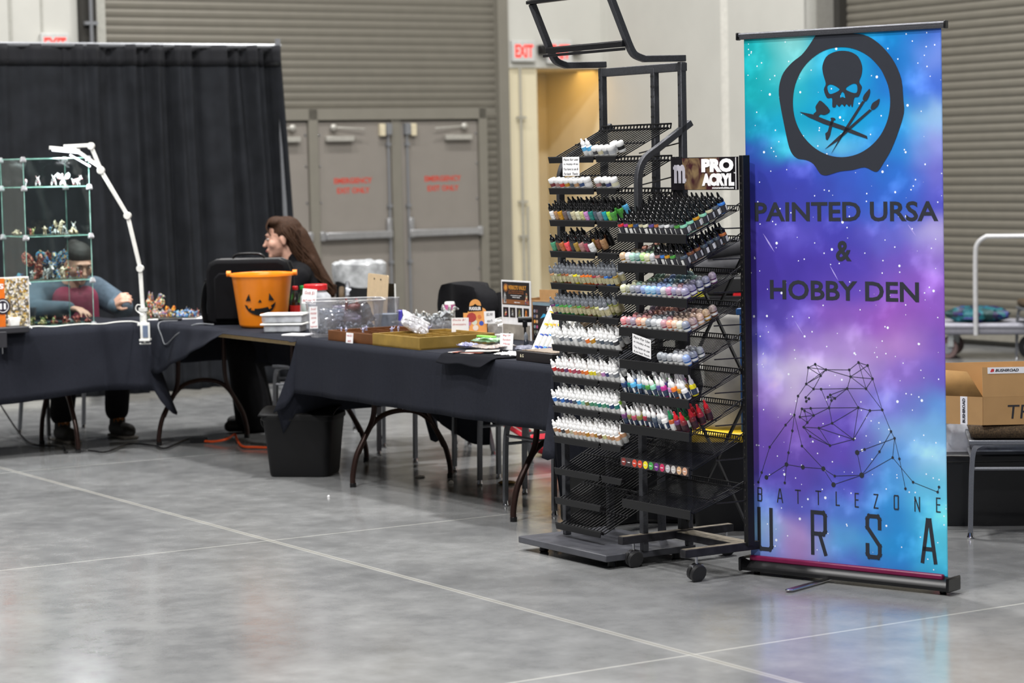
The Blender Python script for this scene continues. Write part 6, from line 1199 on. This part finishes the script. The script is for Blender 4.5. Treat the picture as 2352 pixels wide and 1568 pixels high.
for p, e in (((-2.46, 13.99, 1.70), 9.0), ((-2.55, 14.05, 1.74), 7)):
    l = bpy.data.lights.new('clamp_lamp_light', 'AREA'); l.shape = 'RECTANGLE'; l.size = .16; l.size_y = .02; l.energy = e; l.color = (.95, .98, 1); lo = bpy.data.objects.new('clamp_lamp_light', l); COL.objects.link(lo); lo.location = p
cb = smooth_path([(-2.13, 13.955, ZT+.006)]+[T(-1.925, -.12-.1*k, ZT+.006)+Vector((0, 0, .004*math.sin(k*2.3))) for k in range(0, 8)]+[T(-1.95, -.98, ZT+.01)], 5)
g = MB(); g.tube(cb, .0042, 6); o = g.build('power_cable', M_whiteM); tag(o, 'white cable running along the table edge to the lamp', 'cable')
# power strip with clamp and sign
t = thing('clamp_tray', 'black shelf tray clamped to the table edge at far left', 'tray', T(-1.90, -1.06, ZT), RT+PI/2)
mini_box('tray_body', mat('dark_grey_tray', '2c2c31', .5), t, (.06, .02, .0), (.42, .14, .036), .006); mini_box('clamp_bracket', MATS['dark_grey_tray'], t, (.10, -.06, -.05), (.05, .02, .09), .003); g = MB(); g.tube([(.1, -.06, -.13), (.1, -.06, -.09)], .005, 6); g.build('clamp_screw', M_chrome, t)
for k, x in enumerate((-.07, .20)):
    a_ = thing('power_adapter', ['white power adapter at the left end of the clamped tray', 'white power adapter at the right end of the clamped tray'][k], 'adapter', T(-1.90, -1.06, ZT+.018), RT+PI/2); mini_box('adapter_body', M_white, a_, (x, .02, .025), (.06, .05, .05), .006)
cv = smooth_path([T(-1.96, -.98, ZT+.03), T(-1.99, -.94, ZT+.12), T(-2.02, -.86, ZT+.14), T(-1.99, -.76, ZT+.135)], 6)
g = MB(); g.tube(cv, .003, 6); o = g.build('power_cable', M_blk); tag(o, 'thin black cable looping up behind the white adapters', 'cable')
t = thing('sign_stand', 'picture sign with orange side panel left of the glass cabinet', 'sign', T(-1.925, -.985, ZT), RT+PI/2)
mini_box('frame_board', M_white, t, (.0, .01, .15), (.46, .008, .30), .001); 
m_art = painted('collage_print', ['b8b0a8', '6a6258', 'd8c89a', '4a4640', 'e0dcd8', '8a7a5a', 'b08a3a']); m_art.node_tree.nodes['Voronoi Texture'].inputs['Scale'].default_value = 95
mini_box('collage_picture', m_art, t, (.152, .004, .15), (.145, .004, .285)); mini_box('orange_panel', mat('sign_orange', 'e07018', .5), t, (.045, .001, .15), (.07, .004, .29)); g = MB(); g.lathe([(.046, 0), (.046, .002)], 28, Matrix.Translation((.065, -.0015, .135)) @ Matrix.Rotation(PI/2, 4, 'X')); g.build('dark_badge', mat('badge_dark', '2a2432', .4), t)
g = MB(); g.tube([(.065+.034*math.cos(PI*i/12), -.004, .135+.034*math.sin(PI*i/12)) for i in range(25)], .002, 6); g.box((.053, -.004, .135), (.012, .002, .034)); g.box((.077, -.004, .135), (.012, .002, .034)); g.build('badge_mark', M_paper, t); text('S', .03, .03, M_paper, t, (.06, -.0016, .25), .04)
for x in (.08, .14):
    pass
t = thing('clear_cup', 'small clear plastic cup between the cabinet and the black trousers', 'cup', Cw(.2, CDp+.12, 0), 0); g = MB(); g.lathe([(0, .002), (.025, 0), (.034, .09), (.035, .09)], 20); g.build('cup_wall', M_clear, t, solid=.001)
t = thing('phone', 'dark handheld device lying between the two left tables', 'phone', (-2.03, 14.36, ZT+.004), .1); mini_box('phone_body', M_blk, t, (0, 0, .006), (.14, .08, .012), .004)
g = MB(); g.tube(smooth_path([T(-1.78, .1, ZT+.006), T(-1.78, -.02, ZT-.0), T(-1.72, -.03, ZT-.08), T(-1.66, -.032, ZT-.12), T(-1.5, -.026, ZT-.05), T(-1.38, .03, ZT+.006), T(-1.28, .1, ZT+.006)], 6), .003, 6); o = g.build('power_cable', M_grey); tag(o, 'thin grey cable drooping over the table edge beside the black case', 'cable')
# ================================================================== floor things
t = thing('waste_bin', 'black swing-lid plastic waste bin on the floor in front of the table', 'bin', (-1.125, 12.90, 0), -.20)
g = MB(); rings = [rrect(.32, .26, .04, .0), rrect(.33, .27, .04, .02), rrect(.36, .29, .045, .18), rrect(.385, .32, .05, .30), rrect(.40, .33, .05, .305), rrect(.40, .33, .05, .33)]; n = len(rings[0]); g.add([p for R_ in rings for p in R_], [(i*n+j, i*n+(j+1) % n, (i+1)*n+(j+1) % n, (i+1)*n+j) for i in range(5) for j in range(n)]+[tuple(range(n))[::-1], tuple(5*n+j for j in range(n))]); g.build('bin_body', mat('bin_black', '0c0c0e', .6, 0, .1, 30, spec=.25), t, bevel=.004)
g = MB(); g.grid(lambda u, v: ((u-.5)*.41, (v-.5)*.33, .33+.035*math.sin(PI*v)-.0*u), 12, 14); g.build('swing_lid', MATS['bin_black'], t, solid=.006)
g = MB(); g.tube([(-.2, .12*math.cos(PI*i/10), .31-.06*math.sin(PI*i/10)) for i in range(11)], .006, 6); g.build('handle', MATS['bin_black'], t)
g = MB(); g.tube(smooth_path([(-1.86, 14.47, .012), (-1.80, 14.42, .014), (-1.72, 14.40, .03), (-1.69, 14.55, .04), (-1.66, 14.42, .02), (-1.60, 14.16, .012), (-1.52, 14.1, .012), (-1.36, 14.03, .012), (-1.2, 13.9, .012)], 6), .0075, 8); o = g.build('extension_cord', mat('cord_orange', 'd8501c', .5)); tag(o, 'orange extension cord lying on the floor under the table', 'cord')
g = MB(); g.tube(smooth_path([(-3.3, 15.3, .25), (-3.05, 14.8, .06), (-2.9, 14.5, .012), (-2.7, 14.35, .012), (-2.62, 14.05, .012), (-2.5, 14.1, .012), (-2.38, 14.02, .012), (-2.30, 14.4, .012), (-2.15, 14.3, .012), (-2.05, 14.15, .012), (-1.98, 14.6, .012), (-1.90, 14.5, .012), (-1.84, 14.46, .016)], 6), .006, 6); g.box((-1.9, 14.49, .016), (.1, .05, .03)); o = g.build('extension_cord', M_blk); tag(o, 'black extension cord snaking under the left table', 'cord')
t = thing('trash_can', 'tall black trash can with clear liner bag before the exit doors', 'trash can', (-1.07, 17.1, 0), 0)
g = MB(); g.lathe([(0, 0), (.15, 0), (.155, .02), (.175, .9), (.18, .91), (.18, .93)], 28); g.build('can_body', M_black_fabric if 0 else mat('can_black', '141416', .5), t)
g = MB(); g.lathe([(.178, .84), (.186, .87), (.192, .9), (.19, .955), (.17, .975), (.14, .94), (.13, .8)], 40)
for v in g.v: k = 1+.05*mnoise.noise(Vector((v.x*14, v.y*14, v.z*14))); v.x *= k; v.y *= k; v.z += .018*mnoise.noise(Vector((v.x*16, v.y*16, 3)))-.05*(.5+.5*math.sin(math.atan2(v.y, v.x)*3))*(v.z < .88)
g.build('liner_bag', clear_mat('liner', 'e8e8ea', .7, .9, 'c8cacc'), t, angle=25)
for k, (x, y, w, lab) in enumerate(((-.50, 12.66, .05, 'torn white paper scrap on the floor beneath the near table'), (-.33, 12.38, .025, 'tiny crumpled white scrap on floor beside a wishbone leg'), (-.93, 11.96, .012, 'tiny white speck of litter near the front wishbone leg'))):
    g = MB(); g.sph((0, 0, .004), (w*.6, w*.35, .008 if k != 1 else .014), 8); o = g.build('paper_scrap', M_paper, None, (x, y, 0), (0, 0, .3)); tag(o, lab, 'litter')
g = MB(); g.sph((0, 0, .008), (.05, .03, .012), 8); o = g.build('candy_wrapper', mat('wrapper_gold', '8a6a34', .4, .3), None, (-.04, 12.32, 0)); tag(o, 'crumpled gold wrapper on the floor under the chairs', 'litter')
# ================================================================== boxes at the right
M_kraft = mat('cardboard', 'b8905e', .85, 0, .06, 12)
t = thing('black_tote', 'black storage tote with red latch on the floor behind the banner', 'tote', (2.22, 10.78, 0), -.1)
rings = [rrect(.62, .42, .03, 0), rrect(.70, .48, .03, .29)]; g = MB(); n = len(rings[0]); g.add([p for R_ in rings for p in R_], [(j, (j+1) % n, n+(j+1) % n, n+j) for j in range(n)]+[tuple(range(n))[::-1], tuple(n+j for j in range(n))]); g.build('tote_body', mat('tote_black', '0e0e10', .45), t); mini_box('tote_lid', MATS['tote_black'], t, (0, 0, .305), (.74, .52, .035), .008); mini_box('latch', M_redp, t, (-.33, -.255, .295), (.06, .03, .05), .004)
t = thing('translucent_bin', 'milky translucent plastic bin resting on the black tote', 'bin', (2.18, 10.82, .3235), -.1); tub(.56, .38, .14, M_milk, t, .95); mini_box('paper_contents', M_paper, t, (0, 0, .05), (.44, .28, .08), .01)
t = thing('cardboard_box', 'open brown cardboard box with white BUSHIROAD tape on the chair', 'box', (1.997, 10.235, .487), 0)
for c, s_ in (((.205, .17, .003), (.41, .34, .005)), ((.205, 0, .06), (.41, .005, .12)), ((.205, .34, .06), (.41, .005, .12)), ((.41, .17, .06), (.005, .34, .12))): mini_box('box_panel', M_kraft, t, c, s_)
LMx = Matrix.Rotation(math.atan2(.55, -.83), 4, 'Z')
g = MB(); g.box((.17, 0, .06), (.34, .005, .12), LMx); g.build('box_panel', M_kraft, t)
g = MB(); g.box((.17, -.003, .06), (.34, .005, .001), LMx); 
g = MB(); g.box((.085, .0035, .06), (.032, .001, .12), LMx); g.build('printed_tape', M_paper, t); o = text('BUSHIROAD', .105, .013, M_ink, t, (0, 0, 0), .03)
o.rotation_euler = (LMx @ Matrix.Rotation(PI, 4, 'Z') @ Matrix.Rotation(-PI/2, 4, 'Y')).to_euler(); o.location = LMx @ Vector((.085, .0045, .06))
g = MB(); g.add([LMx @ Vector(p) for p in ((0, 0, .12), (.34, 0, .12), (.34, -.02, .235), (.08, -.02, .225))], [(0, 1, 2, 3)]); g.build('box_flap', mat('cardboard_inside', '94703f', .9), t, solid=.004)
FM = Matrix.Translation((0, 0, .12)) @ Matrix.Rotation(-.10, 4, 'X')
g = MB(); g.box((.205, 0, .063), (.41, .005, .126), FM); g.build('box_flap', M_kraft, t)
g = MB(); g.box((.1, 0, .06), (.62, .005, .12), Matrix.Translation((0, .34, .12)) @ Matrix.Rotation(-.05, 4, 'X')); g.build('box_flap', M_kraft, t)
g = MB(); g.box((.215, -.0035, .112), (.385, .001, .027), FM); g.build('printed_tape', M_paper, t)
text('BUSHIROAD', .10, .012, M_ink, t, (.105, .007, .232), .03, (-.10, 0, 0), .3); text('B', .017, .013, M_redp, t, (.042, .007, .232), .05, (-.10, 0, 0), .3)
text('TRASH', .26, .06, M_ink, t, (.235, -.003, .055), 0, (0, 0, 0), .1)
# tote with yellow lid behind the castor rack
t = thing('storage_tote', 'black storage tote with yellow lid behind the castor rack', 'tote', (1.07, 10.75, 0), -.15)
rings = [rrect(.50, .36, .03, 0), rrect(.58, .42, .03, .40)]; g = MB(); n = len(rings[0]); g.add([p for R_ in rings for p in R_], [(j, (j+1) % n, n+(j+1) % n, n+j) for j in range(n)]+[tuple(range(n))[::-1], tuple(n+j for j in range(n))]); g.build('tote_body', MATS['tote_black'], t); mini_box('tote_lid', mat('tote_yellow', 'e8c020', .45), t, (0, 0, .42), (.62, .46, .04), .008)
t = thing('storage_tote', 'plain black tote under the table end behind the sign-frame rack', 'tote', T(2.27, .42, 0), RT); mini_box('tote_body', MATS['tote_black'], t, (0, 0, .21), (.30, .4, .42), .02)
t = thing('storage_tote', 'plain black tote left of the yellow lidded tote behind the racks', 'tote', (.665, 11.0, 0), -.15); mini_box('tote_body', MATS['tote_black'], t, (0, 0, .2), (.40, .30, .40), .02)
# canvas sack and blue frame standing on the yellow lid
t = thing('canvas_sack', 'grey canvas sack standing upright on the yellow tote lid', 'sack', (1.03, 10.78, .441), -.1)
g = MB(); g.grid(lambda u, v: ((.19-.02*v)*math.cos(u*2*PI)+.012*math.sin(v*9+u*20), (.12-.02*v)*math.sin(u*2*PI)+.01*math.sin(u*25), .50*v+.015*math.sin(u*12)*v), 48, 20); g.build('sack_cloth', mat('grey_canvas', '8f8d88', .95, 0, .12, 20), t, solid=.004)
t = thing('blue_panel', 'tall dark blue folded board leaning on the grey canvas sack', 'board', (1.035, 10.58, .441), -.12); mini_box('board_panel', mat('navy_blue_board', '1c4a7c', .5), t, (0, 0, .26), (.07, .02, .52), .004); mini_box('board_top', MATS['navy_blue_board'], t, (.05, 0, .53), (.2, .03, .03), .004)
# side table behind with crate, mats
t = thing('side_table', 'far folding table with black crate behind the castor rack', 'table', (1.30, 13.9, 0), 0); mini_box('tabletop', MATS['can_black'], t, (0, 0, .74), (1.2, .6, .03), .004)
for s in (-1, 1):
    g = MB(); g.tube([(s*.5, -.2, 0), (s*.5, -.2, .73)], .015, 8); g.build('leg', M_grey, t); g = MB(); g.tube([(s*.5, .2, 0), (s*.5, .2, .73)], .015, 8); g.build('leg', M_grey, t)
t = thing('crate', 'shallow black crate on the far side table', 'crate', (1.25, 13.85, .756), 0); tub(.9, .4, .11, mat('crate_grey', '26262a', .5), t, .97)
crumple('olive_bag', 'olive grey bag in the far black crate', (1.33, 13.85, .77), (.26, .2, .18), mat('olive_cloth', '5a5644', .9), 0, 61, amp=.15)
crumple('plastic_bag', 'pale blue plastic bag in the far black crate', (1.16, 13.78, .77), (.12, .1, .13), mat('pale_blue_film', 'b8c4d8', .4), 0, 62, amp=.2)
crumple('snack_packet', 'yellow and teal packet in the far black crate', (1.06, 13.76, .77), (.1, .08, .12), mat('packet_yellow_teal', 'd8d020', .4), 0, 63, amp=.2)
t = thing('red_box', 'flat red box in the far black crate', 'box', (1.36, 13.74, .77), 0); mini_box('box_body', M_redp, t, (0, 0, .06), (.2, .1, .12), .004)
t = thing('carry_case', 'flat black case under the rolled mats on the far crate', 'case', (1.36, 13.86, .87), 0); mini_box('case_body', MATS['can_black'], t, (0, 0, .05), (.5, .34, .10), .01)
for k, (x, z, r_, lab) in enumerate(((1.24, .955+.075, .055, 'rolled black play mat with pale core on the far crate, lower'), (1.32, 1.09+.05, .05, 'rolled dark play mat with pale core on the far crate, upper'))):
    t = thing('rolled_mat', lab, 'mat roll', (x, 13.86, z), .0); Mx = Matrix.Rotation(PI/2, 4, 'Y') @ Matrix.Rotation(-.12, 4, 'X')
    Mx = Matrix.Rotation(-.12, 4, 'Y') @ Matrix.Rotation(PI/2, 4, 'Y')
    g = MB(); g.lathe([(r_*.5, -.2), (r_, -.2), (r_, .35), (0, .35)], 20, Mx); g.build('roll', mat('mat_charcoal', '3a3a3e', .8, 0, .2, 20), t); g = MB(); g.lathe([(r_*.28, -.203), (r_*.5, -.206), (r_*.5, -.19)], 16, Mx); g.build('core_ring', mat('pale_core', 'd8d4a8', .6), t)
# ================================================================== platform cart
t = thing('platform_cart', 'grey platform cart with tall push handle before the right shutter', 'cart', (3.90, 19.45, 0), -.30)
mini_box('deck', mat('cart_deck', '9a9aa4', .5), t, (0, 0, .27), (.95, .6, .045), .02); mini_box('deck_skirt', mat('cart_skirt', '6c6c74', .5), t, (0, 0, .225), (.93, .58, .05), .015)
g = MB(); g.tube(smooth_path([(-.12, -.32, .2), (-.12, -.32, .8), (-.1, -.32, .93), (-.03, -.32, .985)], 5)+[(.4, -.32, .985)]+smooth_path([(.47, -.32, .93), (.48, -.32, .8), (.48, -.32, .2)], 5), .019, 10); g.build('push_handle', mat('cart_tube', 'c8c8ca', .35, .3), t)
for x, y, big_ in ((-.36, -.2, 0), (-.36, .2, 0), (.3, -.2, 1), (.3, .2, 1)):
    r_ = .085 if not big_ else .1; Mx = Matrix.Translation((x, y, r_)) @ Matrix.Rotation(PI/2, 4, 'X')
    g = MB(); g.lathe([(.0, -.02), (r_*.9, -.02), (r_, -.012), (r_, .012), (r_*.9, .02), (0, .02)], 22, Mx); w_ = g.build('wheel', mat('wheel_grey', '6a5654', .5) if not big_ else M_blk, t)
    g = MB(); g.lathe([(r_*.5, -.024), (r_*.5, .024)], 18, Mx); g.build('hub', M_grey, w_)
    g = MB(); g.box((x+.03, y-.035, .16), (.045, .008, .12)); g.box((x+.03, y+.035, .16), (.045, .008, .12)); g.build('castor_fork', mat('zinc', 'b0b4b4', .4, .5), t)
crumple('folded_blanket', 'crumpled blue and teal blanket on the platform cart', (3.74, 19.36, .293), (.5, .3, .12), painted('blanket_print', ['125e68', '1e2a72', '261c4a', '123c3c', '1c6c78']), -.3, 71, 'blanket', .35)
MATS_b = bpy.data.materials['blanket_print'].node_tree.nodes['Voronoi Texture']; MATS_b.inputs['Scale'].default_value = 22
# ------------------------------------------------------------------ final: renumber bottle labels by their real position in the row
import re
rows_ = {}
for o in bpy.data.objects:
    if o.parent is None and o.get('category') in ('paint bottle', 'dropper bottle', 'paint pot'):
        m_ = re.match(r'(.*), (\w+) from left, (.*)$', o['label'])
        if m_: rows_.setdefault(m_.group(3), []).append((((o.location-O1).dot(DA)), o, m_.group(1), m_.group(3)))
for k, lst in rows_.items():
    lst.sort(key=lambda q: q[0])
    for i, (x, o, a_, w_) in enumerate(lst): o['label'] = '%s, %s from left, %s' % (a_, ORD[min(i+1, 18)], w_)
for o in bpy.data.objects:
    if o.parent is not None:
        for k in ('label', 'category', 'group', 'used'):
            if k in o.keys() and k != 'label': del o[k]
    if 'used' in o.keys(): del o['used']
